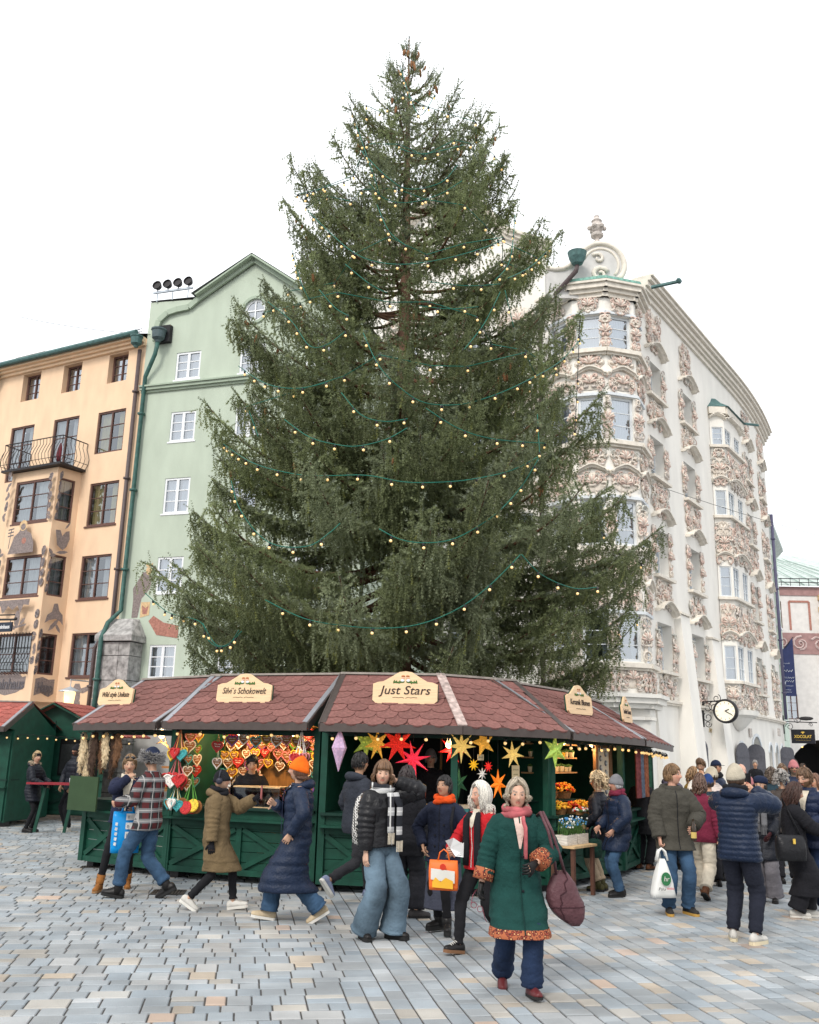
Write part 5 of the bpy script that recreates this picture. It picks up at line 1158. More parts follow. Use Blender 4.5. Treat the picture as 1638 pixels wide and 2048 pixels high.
for k, S in enumerate(SWAGS):
    dark = k in (27, 28, 34)
    o0 = Vector(S[0]); t = empty('string_lights', o0); P = [Vector(p) - o0 for p in S]
    tag(t, 'dark cable of warm bulbs hanging at the edge of the spruce' if dark else 'green cable of warm bulbs draped across the spruce boughs', 'string lights', 'dark bulb strings on the spruce' if dark else 'green bulb strings on the spruce')
    # smooth curve through the points
    C_ = []
    for i in range(len(P) - 1):
        p0 = P[max(i - 1, 0)]; p1 = P[i]; p2 = P[i + 1]; p3 = P[min(i + 2, len(P) - 1)]
        for j in range(6):
            u = j / 6; C_.append(.5 * ((2 * p1) + (p2 - p0) * u + (2 * p0 - 5 * p1 + 4 * p2 - p3) * u * u + (3 * p1 - p0 - 3 * p2 + p3) * u ** 3))
    C_.append(P[-1])
    q = MB(); q.tube(C_, .0085, 5); q.build('cable', M_SOCK if dark else M_CABLE, t, smooth=True)
    acc = lr.uniform(.1, .3)
    for a, b in zip(C_[:-1], C_[1:]):
        L = (b - a).length; acc += L
        if acc > .46: acc = 0; link('bulb', BULBT, t, b, (lr.uniform(-.25, .25), lr.uniform(-.25, .25), 0))
# loose bulbs scattered deeper in the crown belong to strings wound round the trunk
for k in range(3):
    t = empty('string_lights', (TX, TY, 0)); tag(t, 'green cable of warm bulbs wound through the spruce crown around the trunk', 'string lights', 'wound bulb strings in the spruce'); C_ = []; a = k * 1.3; z0 = 15.6 - k * 2.6
    for i in range(20):
        z = z0 - i * .13; aa = PI + .35 + (PI - .7) * (i % 10) / 9 if (i // 10) % 2 == 0 else 2 * PI - .35 - (PI - .7) * (i % 10) / 9; r_ = envr(z, aa) * (.82 + .1 * math.sin(i * 2.1 + k)); C_.append(Vector((math.cos(aa) * r_, math.sin(aa) * r_, z + .12 * math.sin(i * 1.7))))
    q = MB(); q.tube(C_, .008, 4); q.build('cable', M_CABLE, t)
    for i, p in enumerate(C_): link('bulb', BULBT, t, p, (lr.uniform(-.25, .25), lr.uniform(-.25, .25), 0))
# ------------------------------------------------------------------ people
def head_points(nu=44, nv=34):
    """head surface, origin at its centre, face towards -y; rows of rings from crown to neck"""
    V = []
    for i in range(nv + 1):
        th = PI * i / nv
        for j in range(nu):
            a = 2 * PI * j / nu
            x = .076 * math.sin(th) * math.cos(a); y = .096 * math.sin(th) * math.sin(a); z = .118 * math.cos(th)
            f = max(0, -y / .096)
            w = z / .118
            if w < 0:
                x *= 1 - .26 * w * w - .12 * f * abs(w)
                if y > 0: y *= 1 - .30 * w * w
            if w > 0: y *= 1 + .05 * w
            fr = 1 if y < -.02 else 0
            if fr:
                d = 0
                d -= .0075 * math.exp(-((abs(x) - .031) / .014) ** 2 - ((z - .010) / .011) ** 2)
                d += .0045 * math.exp(-((z - .030) / .009) ** 2 - (x / .045) ** 2)
                nz = (.020 - z) / .045
                if -.2 < nz < 1.35:
                    amp = .006 + .026 * max(0, min(1, nz)); amp *= 1 if nz < 1 else max(0, 1 - (nz - 1) / .35)
                    wd = .0085 + .006 * max(0, min(1, nz)); d += amp * math.exp(-(x / wd) ** 2)
                d += .006 * math.exp(-((z + .047) / .006) ** 2 - (x / .021) ** 2) + .0065 * math.exp(-((z + .060) / .006) ** 2 - (x / .019) ** 2) - .003 * math.exp(-((z + .0535) / .003) ** 2 - (x / .024) ** 2)
                d += .009 * math.exp(-((z + .092) / .015) ** 2 - (x / .024) ** 2)
                d += .004 * math.exp(-((abs(x) - .042) / .016) ** 2 - ((z + .018) / .02) ** 2)
                y -= d
            V.append((x, y, z))
    F = [(i * nu + j, (i + 1) * nu + j, (i + 1) * nu + (j + 1) % nu, i * nu + (j + 1) % nu) for i in range(nv) for j in range(nu)]
    return V, F
HEAD_V, HEAD_F = head_points()
def ringp(c, X, Yv, rx, ry, n, e=2.3):
    out = []
    for j in range(n):
        a = 2 * PI * j / n; ca, sa = math.cos(a), math.sin(a)
        out.append(c + X * (rx * math.copysign(abs(ca) ** (2 / e), ca)) + Yv * (ry * math.copysign(abs(sa) ** (2 / e), sa)))
    return out
def catmull(P, n):
    out = []
    k = len(P) - 1
    for i in range(n + 1):
        u = i / n * k; s = min(k - 1, int(u)); t = u - s
        p0 = P[max(s - 1, 0)]; p1 = P[s]; p2 = P[s + 1]; p3 = P[min(s + 2, k)]
        out.append(.5 * ((2 * p1) + (p2 - p0) * t + (2 * p0 - 5 * p1 + 4 * p2 - p3) * t * t + (3 * p1 - p0 - 3 * p2 + p3) * t ** 3))
    return out
def ik(a, t, l1, l2, hint):
    d = t - a; L = d.length
    if L > (l1 + l2) * .998: t = a + d * ((l1 + l2) * .998 / L); d = t - a; L = d.length
    L = max(L, abs(l1 - l2) + .02)
    c = (l1 * l1 + L * L - l2 * l2) / (2 * l1 * L); c = max(-1, min(1, c)); dn = d.normalized()
    h = Vector(hint) - dn * Vector(hint).dot(dn)
    h = h.normalized() if h.length > 1e-5 else dn.orthogonal().normalized()
    return a + dn * (l1 * c) + h * (l1 * math.sqrt(1 - c * c)), t
def hand_geo(m, w, d, nrm, side, curl=.5, s=1.0, g=0.0, mi=0):
    """palm and five fingers; w wrist, d direction, nrm palm normal (fingers curl that way)"""
    d = d.normalized(); nrm = (nrm - d * nrm.dot(d)); nrm = nrm.normalized() if nrm.length > 1e-4 else d.orthogonal().normalized(); ac = d.cross(nrm) * side
    m.loft([ringp(w + d * (t * s), ac, nrm, (rx + g) * s, (ry + g) * s, 10, 2.6) for t, rx, ry in ((-.02, .026, .021), (.01, .029, .019), (.045, .038, .017), (.08, .040, .015), (.092, .036, .011))], True, mi)
    for k, (off, ln, r_) in enumerate(((.036, .072, .0076), (.012, .080, .008), (-.012, .074, .0076), (-.035, .058, .007))):
        p = w + d * (.084 * s) + ac * (off * s); dd = d + ac * (off * .8); pts = [p - d * .02 * s, p]; a = 0
        for q_, fr in enumerate((.45, .32, .23)):
            a += curl * (.75, .9, .6)[q_]; dir_ = (d * math.cos(a) + nrm * math.sin(a)).normalized(); p = p + dir_ * (ln * fr * s); pts.append(p)
        m.tube(pts, [(r_ + g) * s, (r_ + g) * s, (r_ + g) * s, (r_ * .9 + g) * s, (r_ * .65 + g) * s], 7, True, mi)
    p = w + d * (.025 * s) + ac * (.028 * s); pts = [p - ac * .01 * s]
    for q_, (fr, a) in enumerate(((.038, .55), (.032, .3), (.024, .1))):
        dir_ = (ac * math.sin(a + .35) + d * math.cos(a + .35) * (1 - .3 * curl) + nrm * (.35 + .3 * curl)).normalized(); p = p + dir_ * (fr * s); pts.append(p)
    m.tube(pts, [(.012 + g) * s, (.0115 + g) * s, (.0105 + g) * s, (.007 + g) * s], 7, True, mi)
def remeshed(mb_, voxel, name):
    me = mb_.mesh('tmp', []); o = bpy.data.objects.new('tmp', me); COL.objects.link(o)
    md = o.modifiers.new('r', 'REMESH'); md.mode = 'VOXEL'; md.voxel_size = voxel; md.use_smooth_shade = True
    sm = o.modifiers.new('s', 'SMOOTH'); sm.factor = .5; sm.iterations = 1
    dg = bpy.context.evaluated_depsgraph_get(); r_ = bpy.data.meshes.new_from_object(o.evaluated_get(dg)); bpy.data.objects.remove(o); bpy.data.meshes.remove(me); r_.name = name
    return r_
M_SKIN = mat('skin', r=.55, v=.06, sc=40, attr=True, spec=.35, bump=.05, bsc=300)
_e = MB(); _e.ell((0, 0, 0), (.0125, .0105, .0066), 12, 8); _e.ell((0, -.0075, 0), (.0072, .0046, .0064), 10, 6, mi=1); EYE = _e.mesh('eye', [mat('eye_white', (.5, .47, .44), .3), mat('iris', (.035, .022, .015), .2)], True)
_e = MB(); _e.tube([(-.0145, -.006, .001), (-.008, -.0105, .0058), (0, -.0115, .0072), (.008, -.0105, .0058), (.0145, -.006, .001)], [.0012, .0022, .0026, .0022, .0012], 5); LASH = _e.mesh('eyelash', [mat('lash_dark', (.02, .014, .012), .8)], True)
def fab(name, c, r=.9, v=.16, sc=9, bump=.55, bsc=34): return mat(name, c, r, v, sc, bump=bump, bsc=bsc, spec=.2)
def pattern_mat(name, kind, cols, sc):
    if name in _M: return _M[name]
    m = bpy.data.materials.new(name); m.use_nodes = True; N = m.node_tree.nodes; L = m.node_tree.links; b = N['Principled BSDF']; b.inputs['Roughness'].default_value = .9; b.inputs['Specular IOR Level'].default_value = .2
    tc = N.new('ShaderNodeTexCoord'); mp = N.new('ShaderNodeMapping'); L.new(tc.outputs['Object'], mp.inputs['Vector']); mp.inputs['Rotation'].default_value = (0, 0, .7)
    def wave(ax, s, thr):
        w = N.new('ShaderNodeTexWave'); w.bands_direction = ax; w.inputs['Scale'].default_value = s; w.inputs['Distortion'].default_value = .6; w.inputs['Detail'].default_value = 1; L.new(mp.outputs['Vector'], w.inputs['Vector'])
        g_ = N.new('ShaderNodeMath'); g_.operation = 'GREATER_THAN'; g_.inputs[1].default_value = thr; L.new(w.outputs['Fac'], g_.inputs[0]); return g_.outputs[0]
    def mixc(f, a, b_):
        x = N.new('ShaderNodeMixRGB'); L.new(f, x.inputs['Fac'])
        for i, v_ in ((1, a), (2, b_)):
            if isinstance(v_, tuple): x.inputs[i].default_value = (*v_, 1)
            else: L.new(v_, x.inputs[i])
        return x.outputs['Color']
    if kind == 'plaid':
        c = mixc(wave('X', sc, .55), cols[0], cols[1]); c = mixc(wave('Z', sc, .6), c, cols[2]); c = mixc(wave('X', sc * 1.0, .985), c, cols[3]); c = mixc(wave('Z', sc * 1.0, .985), c, cols[3])
    elif kind == 'check':
        ck = N.new('ShaderNodeTexChecker'); ck.inputs['Scale'].default_value = sc; ck.inputs['Color1'].default_value = (*cols[0], 1); ck.inputs['Color2'].default_value = (*cols[1], 1); mp.inputs['Rotation'].default_value = (.5, .6, .4); L.new(mp.outputs['Vector'], ck.inputs['Vector']); c = ck.outputs['Color']
    else:
        vo = N.new('ShaderNodeTexVoronoi'); vo.inputs['Scale'].default_value = sc; L.new(mp.outputs['Vector'], vo.inputs['Vector']); rp = N.new('ShaderNodeValToRGB'); L.new(vo.outputs['Distance'], rp.inputs['Fac']); rp.color_ramp.interpolation = 'CONSTANT'
        el = rp.color_ramp.elements; el[0].color = (*cols[0], 1); el[1].position = .22; el[1].color = (*cols[1], 1)
        for p_, cc_ in ((.36, cols[2]), (.5, cols[3 % len(cols)])): e_ = el.new(p_); e_.color = (*cc_, 1)
        c = rp.color_ramp and rp.outputs['Color']
    L.new(c, b.inputs['Base Color']); _M[name] = m; return m
def wob(p, seed, amp, fr=9.0):
    n_ = mnoise.noise_vector(Vector((p.x * fr + seed, p.y * fr, p.z * fr * .8))); return p + n_ * amp

def crease(c, p, seed, amp, fx=5.0, fz=9.0):
    r_ = 1 - 2.4 * abs(mnoise.noise(Vector((p.x * fx + seed, p.y * fx - seed * .3, p.z * fz)))); r2_ = 1 - 2.2 * abs(mnoise.noise(Vector((p.x * 13 - seed, p.y * 13, p.z * 17)))); return c + (p - c) * (1 + amp * (r_ * .75 + r2_ * .35))
class Fig: pass
def person(loc, heading, H, label, pose=None, skin=(.60, .36, .25), coat=None, legs=None, shoes=None, hair=None, hat=None, glove=None, scarf=None, near=1, group=None, girth=1.0, beard=None):
    P = dict(lean=0, twist=0, pelvis=(0, 0, .93), fL=(.10, 0, .085, 8, 0), fR=(-.10, 0, .085, -8, 0), hL=(.27, .0, .80), hR=(-.27, .0, .80), eL=(.5, .7, -.3), eR=(-.5, .7, -.3), head=(0, 0, 0), cL=.45, cR=.45, nL=None, nR=None)
    P.update(pose or {})
    B = Fig(); root = empty('person', loc, R(heading)); root.scale = (H / 1.75,) * 3; tag(root, label, 'person', group); B.root = root
    pc = Vector(P['pelvis']); l = R(P['lean']); up = Vector((0, -math.sin(l), math.cos(l))); tw = R(P['twist'])
    Xs = Vector((math.cos(tw), math.sin(tw), 0)); Bk = Vector((0, math.cos(l), math.sin(l)))
    def spine(h):          # model height h -> centre, x axis, back axis
        u = max(0, min(1, (h - .93) / .5)); a = tw * u; X = Vector((math.cos(a), math.sin(a), 0)); return pc + up * (h - .93), X, X.cross(up).normalized() * -1
    B.spine = spine; sw = .152 * (girth * .5 + .5)
    sh = pc + up * .485; S = {1: sh + Xs * sw, -1: sh - Xs * sw}
    E = {}; W = {}
    for s, k in ((1, 'L'), (-1, 'R')): E[s], W[s] = ik(S[s], Vector(P['h' + k]), .29, .255, P['e' + k])
    HP = {1: pc + Vector((.088, 0, -.02)), -1: pc + Vector((-.088, 0, -.02))}; K = {}; A = {}; FT = {}
    for s, k in ((1, 'L'), (-1, 'R')):
        f = P['f' + k]; A[s] = Vector(f[:3]); FT[s] = (R(f[3]), R(f[4])); K[s], A[s] = ik(HP[s], A[s], .445, .43, (.0 + s * .08, -1, .1))
    nb = pc + up * .54; hy, hp_, hr = (R(a) for a in P['head'])
    Hm = Matrix.Rotation(hy, 4, 'Z') @ Matrix.Rotation(hp_ + l * .4, 4, 'X') @ Matrix.Rotation(hr, 4, 'Y'); hc = nb + up * .05 + Hm @ Vector((0, -.018, .125)); Hm = Matrix.Translation(hc) @ Hm @ Matrix.Scale(1.05, 4)
    B.S, B.E, B.W, B.K, B.A, B.H, B.nb, B.up, B.pc, B.P = S, E, W, K, A, Hm, nb, up, pc, P
    vox = .0062 if near == 1 else (.012 if near == 2 else .017)
    # body, one continuous skin
    m = MB()
    prof = [(.84, .10, .09), (.90, .155, .115), (.98, .16, .115), (1.08, .135, .10), (1.2, .15, .11), (1.32, .165, .115), (1.40, .15, .095), (1.45, .10, .075), (1.48, .06, .06)]
    rg = []
    for h, rx, ry in prof: c, X, Yv = spine(h); rg.append(ringp(c, X, Yv, rx * girth, ry * girth, 16))
    m.loft(rg); m.tube([nb - up * .06, nb, nb.lerp(hc, .55), hc - Hm.to_3x3() @ Vector((0, -.01, .03))], [.062, .054, .052, .055], 12)
    m.add([Hm @ Vector(v) for v in HEAD_V], HEAD_F)
    for s in (1, -1): m.ell(Hm @ Vector((s * .076, .008, -.008)), (.009, .018, .029), 8, 6, Hm.to_3x3().to_4x4())
    for s, k in ((1, 'L'), (-1, 'R')):
        m.tube(catmull([S[s] - Xs * s * .03, S[s], S[s].lerp(E[s], .5), E[s], E[s].lerp(W[s], .5), W[s]], 14), [.05, .055, .052, .05, .046, .043, .041, .04, .042, .042, .038, .034, .030, .028, .027], 10)
        fd = (W[s] - E[s]).normalized(); nv_ = P['n' + k]; nv_ = Vector(nv_) if nv_ else Vector((-s, 0, 0)) - fd * fd.dot(Vector((-s, 0, 0)))
        if nv_.length < .1: nv_ = Vector((0, -1, 0))
        hand_geo(m, W[s] + fd * .012, fd, nv_, s, P['c' + k]); setattr(B, 'hand' + k, W[s] + fd * .09); setattr(B, 'n' + k, nv_.normalized()); setattr(B, 'd' + k, fd)
        m.tube(catmull([HP[s] + Vector((0, 0, .05)), HP[s], HP[s].lerp(K[s], .5), K[s], K[s].lerp(A[s], .4), A[s]], 14), [.07, .072, .07, .066, .06, .054, .047, .042, .042, .043, .042, .038, .035, .033, .032], 10)
        Mf = Matrix.Translation(A[s]) @ Matrix.Rotation(FT[s][0], 4, 'Z') @ Matrix.Rotation(FT[s][1], 4, 'X')
        m.loft([[Mf @ p for p in ringp(Vector((0, y, z)), Vector((1, 0, 0)), Vector((0, 0, 1)), rx, rz, 10)] for y, z, rx, rz in ((.05, -.045, .025, .03), (.03, -.04, .033, .042), (-.05, -.05, .038, .032), (-.12, -.06, .04, .02), (-.155, -.065, .03, .012))])
    me = remeshed(m, vox, 'body'); me.materials.clear(); me.materials.append(M_SKIN)
    nvt = len(me.vertices); co = np.empty(nvt * 3); me.vertices.foreach_get('co', co); co = co.reshape(-1, 3)
    iH = np.array(Hm.inverted()); hl = co @ iH[:3, :3].T + iH[:3, 3]; skin = (skin[0] * .84, skin[1] * .80, skin[2] * .74); colr = np.tile(np.array(skin), (nvt, 1)); fr = (hl[:, 1] < -.05) & (hl[:, 2] > -.13) & (hl[:, 2] < .13)
    x, z = np.abs(hl[:, 0]), hl[:, 2]
    lip = fr & (np.abs(z + .0535) < .0105) & (x < .024 - np.abs(z + .0535) * .8); colr[lip] = np.array(skin) * np.array((.82, .48, .50))
    ck = np.exp(-((x - .038) / .018) ** 2 - ((z + .022) / .02) ** 2) * fr; colr *= 1 + np.outer(ck, (.05, -.16, -.16))
    hc_ = (hair or {}).get('c', (.1, .06, .04)); brow = fr & (np.abs(z - .032 - .004 * (x > .03)) < .0055) & (x > .013) & (x < .047); colr[brow] = np.array(skin) * .28 + np.minimum(np.array(hc_), .14) * .5
    if beard is not None:
        bd = (z < -.022) & (hl[:, 1] < .035) & (z > -.135) & ~lip & ((x > .03) | (z < -.035)); colr[bd] = np.array(beard)
    colour_attr(me, np.concatenate([np.clip(colr, 0, 1), np.ones((nvt, 1))], 1)); link('body', me, root)
    for s in (1, -1): 
        e = link('eye', EYE, root); e.matrix_local = Hm @ Matrix.Translation((s * .0305, -.0795, .0105)); link('eyelash', LASH, root).matrix_local = e.matrix_local
    n = 20 if near < 3 else 12; seed = len(label) * 1.7 + loc[0]
    # ------ trousers
    if legs:
        lk = legs.get('w', (.105, .078, .062)); mt = legs['m']; m = MB(); rg = []
        for h, rx, ry in ((1.02, .155, .115), (.95, .165, .125), (.88, .17, .128), (.83, .15, .115)):
            c, X, Yv = spine(h); rg.append(ringp(c, X, Yv, rx * girth, ry * girth, n))
        m.loft(rg)
        for s in (1, -1):
            bot = A[s].lerp(K[s], legs.get('cut', .03)); pts = catmull([HP[s] + Vector((0, 0, .06)), HP[s], HP[s].lerp(K[s], .5), K[s], K[s].lerp(bot, .5), bot], 34); rings = []
            Pf, Fr = frames(pts); N_ = len(pts)
            for i, (p, (t_, u_, w_)) in enumerate(zip(Pf, Fr)):
                f = i / (N_ - 1); r_ = np.interp(f, [0, .2, .55, 1], [lk[0] * .9, lk[0] * .93, lk[1] * .94, lk[2]]) * (girth if f < .4 else 1)
                fo = legs.get('fold', .006); r_ += fo * math.sin(f * 70 + seed) * (math.exp(-((f - .55) / .08) ** 2) + math.exp(-((f - .97) / .12) ** 2) + .25)
                q_ = [];
                for j in range(n):
                    a = 2 * PI * j / n; pp = p + u_ * (math.cos(a) * r_) + w_ * (math.sin(a) * r_); q_.append(wob(crease(p, pp, seed, legs.get('cr', .07), legs.get('fx', 9), legs.get('fz', 8)), seed, fo * .8, 11))
                rings.append(q_)
            m.loft(rings)
        m.build('trousers', mt, root, smooth=True)
    # ------ shoes
    if shoes:
        for s in (1, -1):
            Mf = Matrix.Translation(A[s]) @ Matrix.Rotation(FT[s][0], 4, 'Z') @ Matrix.Rotation(FT[s][1], 4, 'X'); m = MB(); z0 = -.085 + shoes.get('sole', .02)
            secs = ((.085, .022, .055), (.07, .036, .075), (.02, .04, .095), (-.04, .042, .085), (-.09, .045, .062), (-.14, .045, .048), (-.175, .036, .04), (-.192, .018, .028))
            rings = [[Mf @ Vector((w_ * math.cos(a), y, z0 + max(0, hgt * math.sin(a)) if math.sin(a) > 0 else z0)) for a in [2 * PI * j / 14 for j in range(14)]] for y, w_, hgt in secs]
            m.loft(rings)
            if shoes.get('shaft', 0):
                top = A[s].lerp(K[s], shoes['shaft'] / .43); m.tube([A[s] + Vector((0, 0, -.04)), A[s] + (K[s] - A[s]) * .06, top], [.05, .052, .058], 12)
            so = m.build('shoe', shoes['m'], root, smooth=True)
            m = MB(); m.loft([[Mf @ Vector((w_ * 1.08 * math.cos(a), y * 1.03, zz)) for a in [2 * PI * j / 14 for j in range(14)] for _ in (0,)] for y, w_, zz in ()] or [[Mf @ Vector((x_, y_, zz)) for x_, y_ in [(w_, y) for y, w_, _h in secs] + [(-w_, y) for y, w_, _h in secs[::-1]]] for zz in (-.085, z0 + .004)])
            m.v = [tuple(v_) for v_ in m.v]; m.build('sole', shoes.get('sm', shoes['m']), so)
            if shoes.get('lace'):
                m = MB()
                for i in range(4): yy = -.05 - i * .022; m.tube([Mf @ Vector((x_, yy, z0 + .09 - i * .011 - abs(x_) * .3)) for x_ in (-.028, 0, .028)], .0045, 4)
                m.build('laces', shoes['lace'], so)
    # ------ coat
    if coat:
        def torso(cz, name, mt, inner=0.0, hem=None, top=1.49, front=None):
            bulk = cz.get('b', .02) * .8 - inner; hem = hem if hem is not None else cz.get('hem', .85); fl = cz.get('flare', 0.0)
            hs = [hem + (top - hem) * i / 60 for i in range(61)]; rings = []
            ch = [.2, .6, .85, .93, 1.0, 1.1, 1.2, 1.3, 1.38, 1.42, 1.45, 1.475, 1.50]; wst = cz.get('waist', 0)
            crx = [.175, .17, .17, .17, .165, .152 - wst, .158, .172, .178, .160, .122, .078, .066]; cry = [.13, .13, .128, .128, .12, .112 - wst * .5, .122, .128, .118, .105, .092, .073, .066]
            for h in hs:
                rx = np.interp(h, ch, crx) * girth + bulk * (1 if h < 1.38 else max(.35, 1 - (h - 1.38) * 6)); ry = np.interp(h, ch, cry) * girth + bulk * (1 if h < 1.42 else .45)
                if h >= .9: c, X, Yv = spine(h)
                else:
                    c0, X, Yv = spine(.9); q_ = []
                    for s in (1, -1):
                        a_, b_ = (HP[s], K[s]) if h > K[s].z else (K[s], A[s]); t_ = (a_.z - h) / max(.05, a_.z - b_.z); q_.append(a_.lerp(b_, max(0, min(1, t_))))
                    c = (q_[0] + q_[1]) / 2; f = min(1, (.9 - h) / .12); c = c0.lerp(c, f); c.z = c0.z + (h - .9); mg = (.108 if h > .62 else .098) * max(1, girth); rx = max(rx, abs(q_[0].x - q_[1].x) / 2 + mg + bulk * .5); ry = max(ry, abs(q_[0].y - q_[1].y) / 2 + mg + bulk * .5)
                    g_ = fl * ((.9 - h) / .5); rx += g_; ry += g_ * .8
                pf = cz.get('puff', 0)
                if pf:
                    q2 = abs(math.sin(PI * (h - hem) / pf)) ** .6; rx += .012 * (q2 - .5); ry += .014 * (q2 - .5)
                rr = ringp(c, X, Yv, rx, ry, n + 16, 2.25); rr = [crease(c, p_, seed, cz.get('cr', .045) if not pf else .012) for p_ in rr]; amp = cz.get('fold', .007)
                rings.append([wob(p_, seed, amp * (1.0 if h < 1.35 else .5), 7 if not pf else 16) for p_ in rr])
            m_ = MB(); m_.loft(rings); return m_.build(name, mt, root, smooth=True)
        B.coat = torso(coat, coat.get('name', 'jacket'), coat['m'])
        for s, k in ((1, 'L'), (-1, 'R')):
            m = MB(); c0 = S[s] - Xs * s * .06 - up * .045; fd = (W[s] - E[s]).normalized(); end = W[s] + fd * coat.get('cuff', .0)
            pts = catmull([c0, S[s] - Xs * s * .006 - up * .034, S[s].lerp(E[s], .5), E[s], E[s].lerp(end, .5), end], 44); Pf, Fr = frames(pts); rings = []; b0 = coat.get('b', .02) * .75; sl = coat.get('slv', (.072, .056, .042))
            for i, (p, (t_, u_, w_)) in enumerate(zip(Pf, Fr)):
                f = i / 44; r_ = np.interp(f, [0, .15, .35, .6, 1], [sl[0] * .6, sl[0] * .94, sl[0] * .92, sl[1], sl[2]]) + b0 * .55
                if coat.get('puff', 0): r_ += .009 * (abs(math.sin(f * PI * .55 / coat['puff'])) ** .6 - .5)
                else: r_ += coat.get('fold', .007) * .7 * math.sin(f * 75 + s) * (math.exp(-((f - .6) / .12) ** 2) + .35)
                if coat.get('rib') and f > .94: r_ *= .86
                rings.append([wob(crease(p, p + u_ * (math.cos(2 * PI * j / 14) * r_) + w_ * (math.sin(2 * PI * j / 14) * r_), seed + s, .09 if not coat.get('puff') else .03, 7, 13), seed + s, .004, 12) for j in range(14)])
            m.loft(rings); m.build('sleeve', coat['m'], root, smooth=True)
        c, X, Yv = spine(1.47)
        if coat.get('collar', .05) > 0:
            m = MB(); hgt = coat.get('collar', .05); r0 = .074 + coat.get('b', .02) * .5
            for rsc, mi in ((1, 0),):
                m.loft([ringp(c + up * (u - .02) + Yv * .0, X, Yv, r0 * (1.12 - .1 * u / hgt), r0 * (1.05 - .08 * u / hgt), n) for u in (0, hgt * .5, hgt)] + [ringp(c + up * (hgt - .025), X, Yv, r0 * .88, r0 * .85, n)], False)
            m.build('collar', coat.get('cm', coat['m']), root, smooth=True)
        if coat.get('hood'):
            m = MB(); hm = coat.get('hm', coat['m']); pts = []
            for i in range(13):
                a = PI * (-.12 + 1.24 * i / 12); pts.append(c + X * (math.cos(a) * .125) + Yv * (math.sin(a) * .115 + .01) + up * (.0 + .02 * math.sin(a)))
            m.tube(pts, [.022 + .034 * math.sin(PI * i / 12) for i in range(13)], 12); ho = m.build('hood', coat['m'], root, smooth=True)
            if coat.get('furhood'):
                m = MB(); r2 = random.Random(3)
                for i in range(420):
                    t_ = r2.random() * 12; i0 = min(11, int(t_)); p = pts[i0].lerp(pts[i0 + 1], t_ - i0) + up * .03; v_ = Vector((r2.gauss(0, 1), r2.gauss(0, 1), r2.gauss(.3, 1))).normalized(); m.tube([p + v_ * .012, p + v_ * .055], [.007, .002], 3)
                m.build('fur_trim', coat['furhood'], ho)
        if coat.get('front') is not None:          # zip or button line down the front
            m = MB(); pts = []
            for i in range(16):
                h = coat.get('hem', .85) + .02 + (1.44 - coat.get('hem', .85)) * i / 15; pts.append(h)
            rows = []
            for h in pts:
                best = None
                for v_ in B.coat.data.vertices:
                    if abs(v_.co.z - h) < .02 and abs(v_.co.x - spine(h)[0].x) < .03 and (best is None or v_.co.y < best.y): best = v_.co
                if best is not None: rows.append(Vector((spine(h)[0].x, best.y - .006, h)))
            if len(rows) > 3: m.tube(rows, coat.get('fw', .007), 5); m.build('front_seam', coat['front'], root)
            B.front = rows
        if coat.get('vneck'):                       # lighter garment showing at the neck
            c1, X1, Y1 = spine(1.40); m = MB(); w_ = coat.get('vw', .055); z1 = coat.get('vz', 1.22); yv = []
            for h, ww in ((1.48, w_), (1.40, w_ * .9), (1.32, w_ * .62), (z1, .008)):
                cc, XX, YY = spine(h); ry = np.interp(h, [1.2, 1.3, 1.38, 1.42, 1.45, 1.475, 1.5], [.122, .128, .118, .105, .092, .073, .066]) * girth + coat.get('b', .02) * (1 if h < 1.42 else .45) + .008; yv.append([cc + XX * ww - YY * ry, cc - YY * (ry + .006), cc - XX * ww - YY * ry])
            m.add([p for r_ in yv for p in r_], [(i * 3 + j, i * 3 + j + 1, i * 3 + j + 4, i * 3 + j + 3) for i in range(3) for j in range(2)]); m.build('shirt_front', coat['vneck'], root, smooth=True)
    if glove:
        for s, k in ((1, 'L'), (-1, 'R')):
            m = MB(); fd = (W[s] - E[s]).normalized(); hand_geo(m, W[s] + fd * .012, fd, getattr(B, 'n' + k), s, P['c' + k], 1.0, .0035); m.build('glove', glove, root, smooth=True)
    # ------ hair
    Hi = Hm
    if hair:
        hm = mat('hair_strands', hair['c'], .45, .2, 60, spec=.45, attr=True); st = hair.get('style', 'short'); r2 = random.Random(int(seed * 10) + 5); m = MB(); hcol = []
        Lh = hair.get('len', 0.0); puff = hair.get('puff', 1.0)
        nst = (int(hair.get('n', 240) * 1.6) if near == 1 else (130 if near == 2 else 70)); tk = .72 if near == 1 else (1.5 if near == 2 else 2.1)
        # scalp cap
        cap = []
        for i in range(9):
            th = R(4 + 13 * i)
            row = []
            for j in range(18):
                a = 2 * PI * j / 18; fa = abs(((a + PI / 2 + PI) % (2 * PI)) - PI); lim = R(44 if hair.get('len', 0) else 58) if fa < .75 else (R(84) if fa < 1.45 else R(118)); t2 = min(th, lim); s_ = 1.045
                row.append(Hi @ Vector((.076 * s_ * math.sin(t2) * math.cos(a), .098 * s_ * math.sin(t2) * math.sin(a), .121 * s_ * math.cos(t2))))
            cap.append(row)
        if not hat: m.loft(cap)
        hcol += [(*[v_ * .6 for v_ in hair['c']], 1)] * len(m.v)
